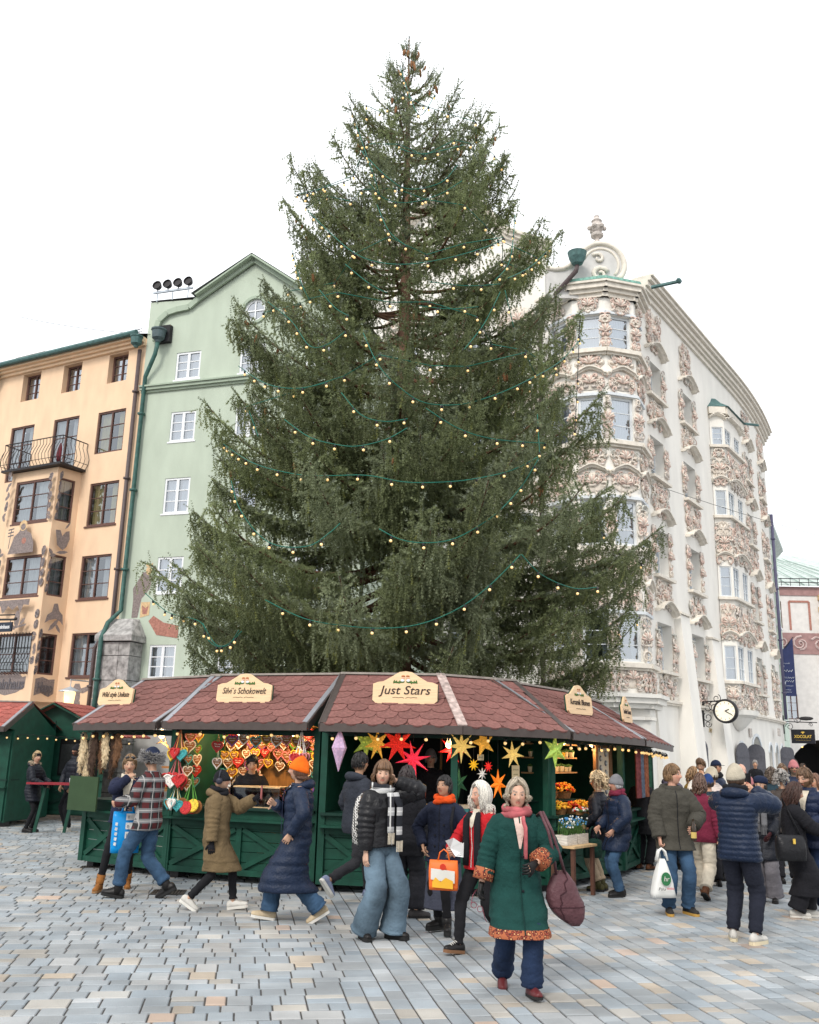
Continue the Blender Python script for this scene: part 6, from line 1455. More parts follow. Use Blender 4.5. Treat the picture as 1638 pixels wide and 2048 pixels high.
        for k in range(nst):
            a = 2 * PI * (k + r2.random()) / nst; fa = abs(((a + PI / 2 + PI) % (2 * PI)) - PI)      # 0 at the face
            th0 = R(r2.uniform(2, 45)) if not hat else R(r2.uniform(84, 92)); pts = []; sgn = 1 if math.cos(a) > 0 else -1
            if hat and (fa < 1.0 and not hair.get('bangs')): continue
            bang = hair.get('bangs', 0) and fa < .85
            end = R(70 if bang else (62 if fa < .6 and not Lh else (86 if fa < 1.3 else 122))); 
            if hat: end = max(end, th0 + R(20)) if fa > 1.2 else th0 + R(6)
            elif st == 'short': th0 = R(r2.uniform(2, 100)) if fa > 1.3 else R(r2.uniform(2, 58)); end = min(end, th0 + R(r2.uniform(22, 38)))
            ns_ = 6; part_ = hair.get('part', .12); rr = (r2.uniform(1.03, 1.17) if not hat else r2.uniform(1.0, 1.08)) * (1 + .10 * (puff - 1))
            for i in range(ns_ + 1):
                t_ = th0 + (end - th0) * i / ns_; aa = a
                if not bang and Lh and fa < 1.05:          # sweep the front locks aside
                    tgt = -PI / 2 + sgn * 1.12; aa = a + (((tgt - a + PI) % (2 * PI)) - PI) * min(1, max(0, (t_ - R(26)) / R(40)))
                lift = (.955 if fa < 1.0 and Lh else 1) + (puff - 1) * (.35 if fa < 1.0 else .55) * math.sin(min(t_, PI / 2)) + (.03 * r2.random() if st == 'short' else 0)
                pts.append(Vector((.076 * rr * lift * math.sin(t_) * math.cos(aa), .098 * rr * lift * math.sin(t_) * math.sin(aa), .121 * rr * math.cos(t_) * (1 + (puff - 1) * .3))))
            if Lh and not bang:
                p = pts[-1].copy(); d_ = Vector((p.x, p.y * 1.0, 0)); d_ = d_.normalized() if d_.length > .01 else Vector((0, 1, 0)); ll = Lh * r2.uniform(.75, 1.05); wv = hair.get('wave', .012)
                for i in range(1, 6):
                    u = i / 5; q_ = p + Vector((0, .02 * u, -ll * u)) + d_ * (.018 * math.sin(u * 2.6) * puff - .03 * u * u * hair.get('tuck', .4)) + Vector((wv * math.sin(u * 7 + k), wv * math.cos(u * 6 + k * 1.3), 0)); pts.append(q_)
            m.tube([Hi @ p for p in pts], [.0075 * tk * (1 - .55 * (i / (len(pts) - 1)) ** 2) for i in range(len(pts))], 4, True); kk = r2.uniform(.5, 1.35); hcol += [(*[v_ * kk for v_ in hair['c']], 1)] * (len(m.v) - len(hcol))
        if hair.get('bun'): m.ell(Hi @ Vector((0, .115, -.01)), (.045, .04, .045), 10, 8)
        ho_ = m.build('hair', hm, root, smooth=True); hcol += [(*hair['c'], 1)] * (len(m.v) - len(hcol)); colour_attr(ho_.data, hcol)
    # ------ hats
    if hat:
        kd = hat['k']; m = MB(); e = hat.get('e', 0)
        rows = [(R(96), 1.13), (R(90), 1.16), (R(76), 1.16), (R(72), 1.115), (R(58), 1.13), (R(42), 1.15), (R(26), 1.16 + e * .3), (R(12), 1.17 + e * .6), (R(3), 1.18 + e)]
        if kd == 'fur': rows = [(R(104), 1.2), (R(98), 1.34), (R(84), 1.4), (R(66), 1.34), (R(60), 1.2), (R(40), 1.2), (R(20), 1.2), (R(3), 1.2)]
        if kd == 'beret': rows = [(R(80), 1.08), (R(72), 1.3), (R(60), 1.48), (R(46), 1.42), (R(28), 1.28), (R(10), 1.2), (R(2), 1.18)]
        if kd == 'cap': rows = [(R(82), 1.1), (R(66), 1.12), (R(46), 1.14), (R(24), 1.13), (R(4), 1.12)]
        rings = []; tl = hat.get('tilt', 22 if kd == 'fur' else 10)
        Mt = Hi @ Matrix.Rotation(R(-tl), 4, 'X'); nn = 36
        for th, s_ in rows:
            rings.append([Mt @ Vector((.078 * s_ * math.sin(th) * math.cos(2 * PI * j / nn), .099 * s_ * math.sin(th) * math.sin(2 * PI * j / nn), .119 * s_ * math.cos(th))) * 1 if kd != 'beanie' else Mt @ (Vector((.078 * s_ * math.sin(th) * math.cos(2 * PI * j / nn), .099 * s_ * math.sin(th) * math.sin(2 * PI * j / nn), .119 * s_ * math.cos(th))) * (1 + .008 * (j % 2))) for j in range(nn)])
        m.loft(rings); ho = m.build('hat', hat['m'], root, smooth=True)
        if kd == 'fur':
            m = MB(); r2 = random.Random(8)
            for i in range(900):
                th = R(r2.uniform(62, 104)); a = r2.uniform(0, 6.28); v_ = Vector((math.sin(th) * math.cos(a), math.sin(th) * math.sin(a), math.cos(th))); p = Vector((.078 * v_.x, .099 * v_.y, .119 * v_.z)) * 1.34; m.tube([Mt @ p, Mt @ (p + (v_ + Vector((r2.gauss(0, .4), r2.gauss(0, .4), r2.gauss(0, .4)))) * .032)], [.008, .002], 3)
            m.build('fur', hat.get('fm', hat['m']), ho)
        if kd == 'cap':
            m = MB(); m.loft([[Mt @ Vector((x_, -.095 - y_ * .075, .012 + dz - .01 * y_)) for x_, y_ in [(.07 * math.cos(PI * i / 10), math.sin(PI * i / 10)) for i in range(11)]] for dz in (0, .008)]); m.build('peak', hat['m'], ho)
        if hat.get('pom'): m = MB(); m.ell(Mt @ Vector((0, 0, .16)), .035, 10, 8); m.build('pompom', hat['pom'], ho, smooth=True)
    if scarf:
        m = MB(); c, X, Yv = spine(1.485); r2 = random.Random(2); nw = 2
        for w_ in range(nw):
            pts = [c + X * (math.cos(2 * PI * i / 22) * (.098 + .012 * w_)) + Yv * (math.sin(2 * PI * i / 22) * (.092 + .012 * w_)) + up * (.045 - .05 * w_ + .018 * math.sin(2 * PI * i / 22 * 1 + w_ * 2)) for i in range(23)]
            m.tube(pts, [.034 + .006 * math.sin(i * 1.3 + w_) for i in range(23)], 9)
        for tx_, ln, mi in scarf.get('tails', ()):
            pts = []
            for i in range(9):
                h = 1.46 - ln * i / 8; cc, XX, YY = spine(max(h, .9)); ry = np.interp(h, [.8, 1.2, 1.3, 1.38, 1.42, 1.47], [.135, .122, .128, .118, .105, .08]) * girth + (coat or {}).get('b', .02) + .02; cc = cc + Vector((0, 0, min(0, h - .9))); pts.append(cc + XX * (tx_ * (1 if i > 1 else .7)) - YY * ry)
            m.tube(pts, [.045] * 9, 8, True, 0, .35)
        so = m.build('scarf', scarf['m'], root, smooth=True)
        if scarf.get('fringe'):
            m = MB()
            for tx_, ln, mi in scarf.get('tails', ()):
                h = 1.46 - ln; cc, XX, YY = spine(max(h, .9)); cc = cc + Vector((0, 0, min(0, h - .9)))
                for i in range(7): x_ = tx_ - .04 + .0133 * i; p = cc + XX * x_ - YY * (.135 * girth + (coat or {}).get('b', .02) + .022); m.tube([p, p + Vector((.006 * math.sin(i * 2), 0, -.11))], .005, 4)
            m.build('fringe', scarf['fringe'], so)
    B.k = H / 1.75; B.loc = Vector(loc); B.hd = R(heading)
    B.world = lambda v_: Matrix.Translation(B.loc) @ Matrix.Rotation(B.hd, 4, 'Z') @ (Vector(v_) * B.k)
    return B
# ------------------------------------------------------------------ the cast
BLK = fab('black_cloth', (.012, .012, .015)); BLKP = fab('black_puffer', (.013, .015, .022), .45, bump=.5, bsc=40); NAVYP = fab('navy_puffer', (.012, .021, .046), .42, bump=.5, bsc=40); NAVYD = fab('dark_navy_puffer', (.012, .02, .05), .45, bump=.5, bsc=40)
JEAN = fab('blue_denim', (.036, .075, .135), v=.4, sc=5); JEANL = fab('washed_denim', (.105, .155, .20), v=.5, sc=3); JEAND = fab('dark_denim', (.014, .026, .06), v=.3, sc=5)
LEGG = fab('black_leggings', (.012, .012, .014), bump=.15); WHT = fab('white_shoe', (.52, .50, .46), .6, bump=.2); CREAM = fab('cream_cloth', (.56, .5, .4)); SOLEW = mat('white_sole', (.62, .6, .55), .7); SOLEB = mat('black_sole', (.015, .015, .015), .8); SOLEY = mat('gum_sole', (.45, .26, .06), .7)
KHAKI = fab('khaki_parka', (.15, .105, .055)); LEATH = fab('black_leather', (.014, .014, .016), .35, bump=.4, bsc=30); GREYJ = fab('olive_grey_jacket', (.058, .054, .044)); GREEN = fab('bottle_green_wool', (.009, .046, .040)); REDJ = fab('red_jacket', (.42, .015, .02)); MAG = fab('magenta_jacket', (.15, .018, .04)); NAVYW = fab('navy_wool', (.013, .017, .034)); GREYW = fab('grey_blue_wool', (.055, .06, .085))
BOOTB = fab('tan_suede', (.27, .11, .03)); BLKS = fab('black_shoe_leather', (.014, .013, .013), .4, bump=.1); BURG = fab('burgundy_leather', (.10, .02, .022), .35, bump=.15); BROWNB = fab('brown_leather', (.14, .055, .025), .45, bump=.15); OLIVB = fab('olive_boot', (.06, .055, .02), .6)
ORANGE = fab('orange_knit', (.80, .14, .01), bump=.5, bsc=90); GREYK = fab('grey_knit', (.17, .17, .18), bump=.5, bsc=90); BEIGEK = fab('beige_knit', (.46, .41, .32), bump=.5, bsc=90); NAVYK = fab('navy_knit', (.015, .022, .05), bump=.5, bsc=90); BLKK = fab('black_knit', (.012, .012, .015), bump=.5, bsc=90); PINKK = fab('pink_knit', (.42, .16, .17), bump=.5, bsc=90); WHTK = fab('white_knit', (.68, .67, .64), bump=.5, bsc=90); BLUEK = fab('blue_knit', (.02, .05, .17), bump=.5, bsc=90)
PLAID = pattern_mat('plaid_flannel', 'plaid', ((.085, .020, .022), (.028, .026, .028), (.15, .15, .155), (.34, .33, .32)), 2.6); HOUND = pattern_mat('houndstooth', 'check', ((.02, .02, .02), (.62, .6, .57)), 46); TRIM = pattern_mat('woven_trim', 'dots', ((.55, .36, .16), (.26, .05, .03), (.07, .02, .02), (.36, .11, .05)), 34); SCBW = pattern_mat('black_white_scarf', 'plaid', ((.02, .022, .028), (.03, .03, .036), (.42, .42, .42), (.6, .6, .58)), 1.6); SCPT = mat('pink_teal_scarf', (.40, .10, .11), .9, .5, 7); SCTEAL = fab('teal_scarf', (.05, .12, .13))
FURG = mat('grey_fur', (.22, .21, .205), .9, .4, 30); FURB = mat('beige_fur', (.46, .38, .28), .9, .3, 30)
STR = dict(pelvis=(0, 0, .905), fL=(.08, -.30, .09, 4, -12), fR=(-.08, .33, .17, -4, 38))
def walk(lead, **kw):
    d = dict(pelvis=(0, 0, .925)); a, b = (('fL', 'fR') if lead == 'L' else ('fR', 'fL')); sg = {'fL': 1, 'fR': -1}
    d[a] = (.08 * sg[a], -.27, .092, 5 * sg[a], -8); d[b] = (.08 * sg[b], .29, .14, 4 * sg[b], 30); d.update(kw); return d
def pole_geo(parent, pts, r, m, name): q = MB(); q.tube(pts, r, 6); return q.build(name, m, parent, smooth=True)

# at the back on the left
p1 = person((-7.85, 20.75, 0), 78, 1.62, 'woman in black quilted coat with fur hood at the red topped table', skin=(.62, .40, .30), coat=dict(m=BLKP, hem=.68, b=.03, puff=.065, hood=1, furhood=FURB, waist=.012), legs=dict(m=LEGG, w=(.088, .058, .045)), shoes=dict(m=BLKS, sm=SOLEB), hair=dict(c=(.42, .30, .16), bun=1), pose=dict(hL=(.12, -.36, 1.08), hR=(-.14, -.34, 1.06), head=(-28, 0, 0)), near=2, glove=BLK)
q = MB(); q.loft([[p1.H @ Vector((.081 * math.cos(a), .104 * math.sin(a), z)) for a in [2 * PI * j / 24 for j in range(24)]] for z in (.03, .055, .085)], False); q.build('headband', BLKK, p1.root, smooth=True)
p2 = person((-7.12, 21.1, 0), -38, 1.78, 'bearded man in black padded jacket, beanie and white trainers by the gabled stall', skin=(.45, .27, .18), beard=(.06, .035, .025), coat=dict(m=BLKP, hem=.84, b=.04, puff=.12, collar=.09, rib=1), legs=dict(m=BLK, w=(.098, .075, .058)), shoes=dict(m=WHT, sm=SOLEW, lace=WHT), hair=dict(c=(.03, .02, .015)), hat=dict(k='beanie', m=BLKK, e=.06), pose=dict(hL=(.2, -.16, .93), hR=(-.2, -.16, .93), eL=(.9, .3, 0), eR=(-.9, .3, 0), head=(10, -4, 0), fL=(.06, -.05, .085, 25, 0), fR=(-.12, .02, .085, -25, 0)), near=2)
q = MB(); 
for s in (1, -1): q.tube([p2.H @ Vector((s * .031 + .019 * math.cos(a), -.099, .008 + .015 * math.sin(a))) for a in [2 * PI * j / 10 for j in range(11)]], .0025, 4)
q.build('glasses', BLK, p2.root)
q = MB(); q.span((-.06, 0, 0), (.06, .004, .03)); 
# couple on the left
p3 = person((-3.70, 13.15, 0), 12, 1.70, 'woman in navy fleece drinking, sunglasses on her head and tan suede boots', skin=(.64, .41, .30), coat=dict(m=fab('navy_fleece', (.016, .02, .045)), hem=.88, b=.04, collar=.07, cm=CREAM, vneck=CREAM, vw=.075, vz=1.05), legs=dict(m=LEGG, w=(.09, .06, .046), cr=.03), shoes=dict(m=BOOTB, shaft=.13, sm=mat('tan_sole', (.3, .16, .07), .8), sole=.025), hair=dict(c=(.23, .14, .07), bun=1), pose=dict(lean=5, hR=(-.0, -.17, 1.46), eR=(-.8, -.3, -.6), hL=(.14, -.3, 1.08), cR=1.2, fR=(-.24, -.16, .09, -12, 0), fL=(.1, .2, .1, 5, 10), head=(4, 6, 0), nR=(.3, .6, 0)))
q = MB()
for s in (1, -1): q.loft([[p3.H @ Vector((s * .033 + r_ * math.cos(a), -.078 - .03 * 0 + y_, .098 + r_ * .8 * math.sin(a))) for a in [2 * PI * j / 12 for j in range(12)]] for r_, y_ in ((.026, .012), (.028, 0), (.02, -.006))])
q.tube([p3.H @ Vector((x, -.08 + abs(x) * .5, .1)) for x in (-.085, -.04, 0, .04, .085)], .004, 5); q.build('sunglasses', mat('dark_lens', (.02, .018, .02), .1, spec=.7), p3.root, smooth=True)
p4 = person((-3.22, 12.50, 0), -98, 1.80, 'man in plaid shirt jacket, grey fur hat, blue jeans and black boots', skin=(.60, .36, .26), coat=dict(m=PLAID, hem=.80, b=.035, collar=.05, slv=(.078, .062, .052)), legs=dict(m=JEAN, w=(.115, .086, .075), cut=.14), shoes=dict(m=BLKS, shaft=.17, sm=SOLEB, sole=.03, lace=BLK), hair=dict(c=(.2, .12, .07)), hat=dict(k='fur', m=NAVYK, fm=FURG, tilt=14), pose=walk('L', hL=(.10, -.36, 1.10), hR=(-.10, -.34, 1.12), cL=.9, cR=.9, nL=(-1, 0, .3), nR=(1, 0, .3), head=(-14, 6, 0)))
# khaki parka
p5 = person((-2.21, 11.79, 0), 88, 1.56, 'woman in khaki parka and black beanie walking with a raised phone', skin=(.60, .38, .28), coat=dict(m=KHAKI, front=fab('zip_tape', (.09, .06, .03)), hem=.50, b=.05, flare=.03, hood=1, waist=.0, slv=(.08, .066, .055), cr=.06), legs=dict(m=LEGG, w=(.095, .068, .048), cut=.1, cr=.03), shoes=dict(m=WHT, sm=SOLEW, lace=WHT, sole=.03), hair=None, hat=dict(k='beanie', m=BLKK), glove=BLK, pose=walk('L', hL=(.02, -.47, 1.40), eL=(.3, -.1, -1), cL=1.0, nL=(-1, 0, 0), hR=(-.25, .0, .82), head=(0, 2, 0)), scarf=dict(m=BLKK))
q = MB(); q.tube([p5.H @ Vector((.098 * math.cos(a), .015, .105 * math.sin(a) + .03)) for a in [PI * j / 14 for j in range(15)]], .009, 6)
for s in (1, -1): q.lathe([(.01, -.02), (.04, -.018), (.042, .012), (.01, .018)], 14, p5.H @ Matrix.Translation((s * .098, .01, -.005)) @ Matrix.Rotation(PI / 2, 4, 'Y'))
q.build('headphones', mat('dark_plastic', (.03, .03, .045), .4), p5.root, smooth=True)
# orange hat
p6 = person((-1.18, 11.18, 0), -82, 1.73, 'woman with orange knit hat in long open navy quilted coat and jeans', skin=(.62, .39, .29), coat=dict(m=NAVYP, hem=.33, b=.05, flare=.05, puff=.095, hood=1, name='long_coat', vneck=fab('navy_jumper', (.014, .022, .055)), vw=.1, vz=.8), legs=dict(m=JEAN, w=(.11, .085, .10)), shoes=dict(m=fab('beige_trainer', (.45, .36, .24), .7), sm=SOLEW, sole=.025), hair=dict(c=(.13, .06, .035), len=.04), hat=dict(k='beanie', m=ORANGE, e=.14, tilt=16), pose=walk('R', hL=(.24, -.08, .96), eL=(.8, .5, -.2), hR=(-.05, -.27, 1.25), cR=1.1, head=(-4, 0, 0)))
# people by the star stall
p8 = person((-.58, 12.75, 0), 128, 1.80, 'man in slate hooded jacket and grey trousers walking past the star stall', skin=(.5, .3, .2), coat=dict(m=fab('slate_jacket', (.030, .034, .045)), hem=.80, b=.045, hood=1), legs=dict(m=fab('charcoal_trousers', (.028, .028, .032)), w=(.10, .07, .055), cut=.08), shoes=dict(m=fab('blue_grey_trainer', (.22, .25, .36), .6), sm=SOLEW, sole=.03), hair=dict(c=(.018, .016, .016)), pose=walk('L', hL=(.25, -.15, .95), hR=(-.25, .1, .85), fR=(-.10, .46, .27, 0, 52)))
p10 = person((.05, 11.55, 0), 165, 1.66, 'person in black coat and wide black trousers behind the scarfed woman', coat=dict(m=BLK, hem=.72, b=.04, hood=1), legs=dict(m=fab('black_denim', (.018, .018, .022)), w=(.12, .11, .11)), shoes=dict(m=fab('grey_suede', (.06, .055, .055)), sm=SOLEB), hair=dict(c=(.03, .02, .02), len=.1), near=2, pose=dict(fL=(.1, .0, .085, 30, 0), fR=(-.12, -.1, .085, -60, 0)))
p9 = person((-.22, 10.31, 0), 42, 1.72, 'young woman in black leather jacket, chequered scarf and wide washed jeans phoning', skin=(.66, .43, .33), coat=dict(m=LEATH, front=M_ZINC, fw=.004, hem=.92, b=.055, slv=(.088, .075, .05), rib=1, collar=.06, fold=.01, cr=.07), legs=dict(m=JEANL, w=(.112, .112, .135), fold=.004, cr=.085, fx=15, fz=2.2, cut=0), shoes=dict(m=BLKS, sm=SOLEB, sole=.035), hair=dict(c=(.17, .09, .045), len=.10, bangs=1, puff=1.25, style='bob', n=300), pose=dict(hL=(.13, -.09, 1.58), eL=(.8, -.4, -.6), cL=1.2, nL=(-1, 0, 0), hR=(-.24, -.05, .80), head=(-40, 0, 4), fL=(.14, -.08, .085, 20, 0), fR=(-.12, .08, .085, -22, 0)), scarf=dict(m=SCBW, tails=((.09, .48, 0), (-.03, .40, 0)), fringe=CREAM))
p11 = person((.46, 10.73, 0), -22, 1.58, 'woman in navy coat over a long grey skirt with orange scarf, looking up', skin=(.47, .28, .19), coat=dict(m=NAVYW, front=BLK, fw=.004, hem=.80, b=.04, collar=.03, cr=.05), legs=dict(m=LEGG, w=(.09, .06, .045)), shoes=dict(m=BLKS, shaft=.1, sm=SOLEB, sole=.045), hair=dict(c=(.018, .015, .015), bun=1), pose=dict(hL=(.21, -.15, .98), hR=(-.21, -.15, .98), eL=(.9, .35, 0), eR=(-.9, .35, 0), head=(-12, -10, 0), fL=(.10, -.1, .105, 20, 0), fR=(-.06, .08, .105, -35, 0)), scarf=dict(m=fab('orange_scarf', (.62, .07, .01))))
q = MB(); rings = []
for i in range(26):
    h = .27 + .62 * i / 25; c, X, Yv = p11.spine(.93); rx = .19 + .035 * (1 - i / 25); ry = .15 + .03 * (1 - i / 25)
    rings.append([crease(Vector((0, 0, h)), p, 3.3, .05, 9, 2) for p in ringp(Vector((.01, 0, h)), X, Yv, rx, ry, 40)])
q.loft(rings); q.build('skirt', GREYW, p11.root, smooth=True)
pole_geo(p11.root, [Vector(v) for v in ((.13, .12, 1.2), (.145, .03, 1.44), (.15, -.09, 1.42), (.15, -.155, 1.25), (.17, -.15, 1.08))], .02, BLK, 'bag_strap')
q = MB()
for k in range(3):
    for s in (-.05, .06): q.lathe([(.013, 0), (.013, .006)], 8, Matrix.Translation((s, -.168, 1.22 - k * .12)) @ Matrix.Rotation(PI / 2, 4, 'X'))
q.build('buttons', BLK, p11.root)
p12 = person((.80, 9.80, 0), -48, 1.55, 'white haired woman in red jacket and black leggings carrying an orange bag', skin=(.64, .38, .29), coat=dict(m=REDJ, front=WHTK, fw=.004, hem=.86, b=.035, vneck=CREAM, vw=.04, vz=1.3, collar=.05, cm=CREAM), legs=dict(m=LEGG, w=(.105, .075, .05), cr=.03), shoes=dict(m=BLKS, sm=mat('brown_sole', (.2, .1, .05), .8), lace=SOLEW, sole=.03), hair=dict(c=(.66, .62, .55), len=.17, puff=1.35, wave=.022, style='long', n=320), pose=walk('R', hR=(-.16, -.33, 1.08), eR=(-.7, .3, -.6), cR=1.1, hL=(.24, .05, .85), head=(-12, 2, 0)))
q = MB()
for s in (-1, 1): q.tube([p12.spine(h)[0] + Vector((s * (.085 if h < 1.4 else .06), -.165 if h < 1.4 else -.12, 0)) for h in (.90, 1.0, 1.1, 1.2, 1.3, 1.38, 1.46)], [.045, .05, .05, .05, .05, .045, .035], 8, True, 0, .5)
q.build('shawl', BLKK, p12.root, smooth=True)
# the woman in green, walking towards the camera
p13 = person((.97, 8.30, 0), 4, 1.64, 'grey haired woman in bottle green coat with woven trim and pink scarf', skin=(.66, .42, .32), girth=1.03, coat=dict(m=GREEN, front=fab('green_facing', (.006, .03, .026)), fw=.006, hem=.50, b=.045, flare=.045, collar=0, slv=(.085, .066, .062), cuff=-.03, cr=.05, vneck=fab('pale_pink_top', (.62, .46, .40)), vw=.05, vz=1.2), legs=dict(m=JEAND, w=(.098, .085, .092), cr=.08, cut=.0), shoes=dict(m=BURG, sm=SOLEB), hair=dict(c=(.40, .335, .25), len=.055, puff=1.22, style='bob', n=380, wave=.02), glove=BLKS, pose=dict(pelvis=(0, 0, .915), fL=(.09, -.20, .09, 8, -6), fR=(-.09, .22, .12, -8, 22), hL=(.12, -.27, 1.08), eL=(1, .1, -.5), cL=.8, nL=(-.4, .8, 0), hR=(-.34, -.05, .82), eR=(-.6, .6, 0), cR=.8, head=(-3, 2, 2)), scarf=dict(m=SCPT, tails=((.045, .34, 0),)))
me_ = p13.coat.data; q = MB()
zs_ = sorted({round(v.co.z, 3) for v in me_.vertices}); nr = 36; vs_ = [v.co.copy() for v in me_.vertices]
rows = [vs_[i * nr:(i + 1) * nr] for i in range(5)]; cen = sum(rows[0], Vector()) / nr
q.loft([[cen * 0 + Vector((p.x, p.y, p.z - (.004 if k == 0 else 0))) + (Vector((p.x, p.y, 0)) - Vector((cen.x, cen.y, 0))).normalized() * .006 for p in rw] for k, rw in enumerate(rows)], False); q.build('hem_trim', TRIM, p13.root, smooth=True)
for s in (1, -1):
    fd = (p13.W[s] - p13.E[s]).normalized(); a = p13.W[s] - fd * .125; b = p13.W[s] - fd * .028; q = MB(); q.tube([a, a.lerp(b, .5), b], [.0885, .0895, .0905], 20); q.build('cuff_trim', TRIM, p13.root, smooth=True)
q = MB()
for s, h in ((0, 1.12), (.0, .98), (.0, .84)): q.ell((.02, -.20, h), (.012, .006, .012), 8, 5)
q.build('buttons', BLK, p13.root)
# vendors
p7 = person((-2.28, 14.55, .13), 14, 1.64, 'stall keeper in black bending over the gingerbread counter', skin=(.62, .4, .3), coat=dict(m=BLK, hem=.85, b=.03), legs=dict(m=BLK), shoes=dict(m=BLKS), hair=dict(c=(.012, .011, .011)), pose=dict(lean=22, hL=(.2, -.45, 1.02), hR=(-.2, -.45, 1.02), head=(-6, 10, 0)), near=2)
p14 = person((.42, 14.75, .13), -4, 1.74, 'stall keeper with grey knit hat and glasses among the paper stars', skin=(.6, .38, .29), coat=dict(m=BLK, hem=.85, b=.04), legs=dict(m=BLK), shoes=dict(m=BLKS), hair=dict(c=(.3, .3, .3)), hat=dict(k='beanie', m=GREYK), near=2)
q = MB()
for s in (1, -1): q.tube([p14.H @ Vector((s * .031 + .02 * math.cos(a), -.1, .008 + .016 * math.sin(a))) for a in [2 * PI * j / 10 for j in range(11)]], .0025, 4)
q.build('glasses', BLK, p14.root)
# right of the stalls
p15 = person((3.03, 13.72, 0), -72, 1.58, 'old man in shiny navy padded coat, grey beanie and blue jeans', skin=(.62, .36, .27), coat=dict(m=NAVYP, front=BLK, fw=.005, hem=.66, b=.055, puff=.13, collar=.06, slv=(.085, .07, .056)), legs=dict(m=JEAN, w=(.105, .085, .07)), shoes=dict(m=BLKS, sm=SOLEB, sole=.025), hair=dict(c=(.4, .4, .4)), hat=dict(k='beanie', m=GREYK, e=.02), pose=dict(hL=(.2, -.2, .98), eL=(.7, .5, 0), hR=(-.15, -.25, 1.0), head=(-8, 2, 0), fL=(.08, -.06, .085, 0, 0), fR=(-.1, .06, .085, -6, 0)), scarf=dict(m=MAG))
p16 = person((2.86, 14.2, 0), -120, 1.58, 'fluffy blonde haired woman in black quilted coat and beige trousers', coat=dict(m=BLKP, hem=.62, b=.04, puff=.06), legs=dict(m=fab('beige_trousers', (.42, .32, .22)), w=(.1, .085, .07), cut=.16), shoes=dict(m=OLIVB, shaft=.13, sm=SOLEB, sole=.03), hair=dict(c=(.58, .44, .27), puff=1.7, len=.02, n=260), pose=dict(hL=(.2, -.15, 1.0), hR=(-.2, -.15, 1.0)), near=2)
p17 = person((4.15, 16.9, 0), 140, 1.62, 'person in dark grey coat and black trousers looking into the craft stall', coat=dict(m=fab('charcoal_coat', (.03, .03, .034)), hem=.62, b=.04), legs=dict(m=BLK, w=(.105, .09, .08)), shoes=dict(m=BROWNB, shaft=.08, sm=SOLEB), hair=dict(c=(.05, .035, .03), len=.05), near=2)
p18 = person((3.42, 12.35, 0), 2, 1.75, 'man in olive grey jacket holding a white carrier bag and a bottle', skin=(.66, .38, .29), girth=1.01, coat=dict(m=GREYJ, hem=.76, b=.06, collar=.07, hood=1, slv=(.092, .074, .058), front=BLK, fw=.005, cr=.06), legs=dict(m=JEAN, w=(.115, .09, .078)), shoes=dict(m=fab('dark_hiking_shoe', (.03, .028, .026), .7), sm=SOLEY, lace=BLK, sole=.028), hair=dict(c=(.20, .12, .06), n=300), pose=dict(hR=(-.22, -.12, .90), eR=(-.6, .8, 0), cR=1.4, hL=(.17, -.26, 1.06), eL=(.8, .5, -.3), cL=1.2, nL=(-.7, .6, 0), head=(52, -2, 0), fL=(.14, 0, .085, 18, 0), fR=(-.11, -.03, .085, -10, 0)))
p19 = person((3.64, 10.63, 0), 142, 1.78, 'man in blue quilted jacket and beige beanie photographing, seen from behind', skin=(.62, .38, .28), girth=1.01, coat=dict(m=NAVYP, hem=.80, b=.05, puff=.055, hood=1, slv=(.088, .072, .055)), legs=dict(m=fab('dark_navy_trousers', (.014, .016, .026)), w=(.115, .09, .062), cut=.06, cr=.1), shoes=dict(m=WHT, sm=mat('cream_sole', (.6, .52, .36), .7), sole=.032, lace=WHT), hair=dict(c=(.1, .06, .04)), hat=dict(k='beanie', m=BEIGEK, e=.04), pose=dict(hL=(.08, -.30, 1.50), eL=(.9, -.1, -.5), cL=1.1, nL=(0, 1, 0), hR=(-.10, -.30, 1.50), eR=(-.9, -.1, -.5), cR=1.1, nR=(0, 1, 0), head=(-8, 0, 0), fL=(.12, -.02, .085, 22, 0), fR=(-.13, .04, .085, -14, 0)), scarf=dict(m=BLKK))
p20 = person((5.0, 13.55, 0), -32, 1.61, 'woman in black beret and grey fringed scarf wearing a black padded coat', skin=(.55, .34, .24), coat=dict(m=BLKP, front=BLK, fw=.006, hem=.60, b=.045, puff=.14), legs=dict(m=fab('grey_flannel', (.17, .16, .175)), w=(.11, .105, .115)), shoes=dict(m=BLKS, sm=SOLEB, sole=.03), hair=dict(c=(.02, .016, .014), len=.08), hat=dict(k='beret', m=NAVYK), glove=fab('maroon_glove', (.05, .015, .018)), pose=dict(hL=(.14, -.24, .98), hR=(-.16, -.22, 1.0), head=(-8, 0, 0)), scarf=dict(m=GREYK, tails=((.05, .40, 0), (-.05, .36, 0)), fringe=GREYK))
p21 = person((4.95, 12.40, 0), 78, 1.57, 'dark haired woman in long black coat with a black shoulder bag', skin=(.55, .33, .24), coat=dict(m=BLK, hem=.28, b=.045, flare=.03, name='long_coat', slv=(.085, .07, .06)), legs=dict(m=BLK, w=(.11, .11, .115)), shoes=dict(m=WHT, sm=SOLEW), hair=dict(c=(.055, .025, .018), len=.20, puff=1.15, n=300), pose=dict(hL=(.15, -.42, 1.12), hR=(-.13, -.42, 1.10), head=(0, 14, 0), fL=(.09, -.12, .085, 0, 0), fR=(-.09, .06, .085, 0, 0)))
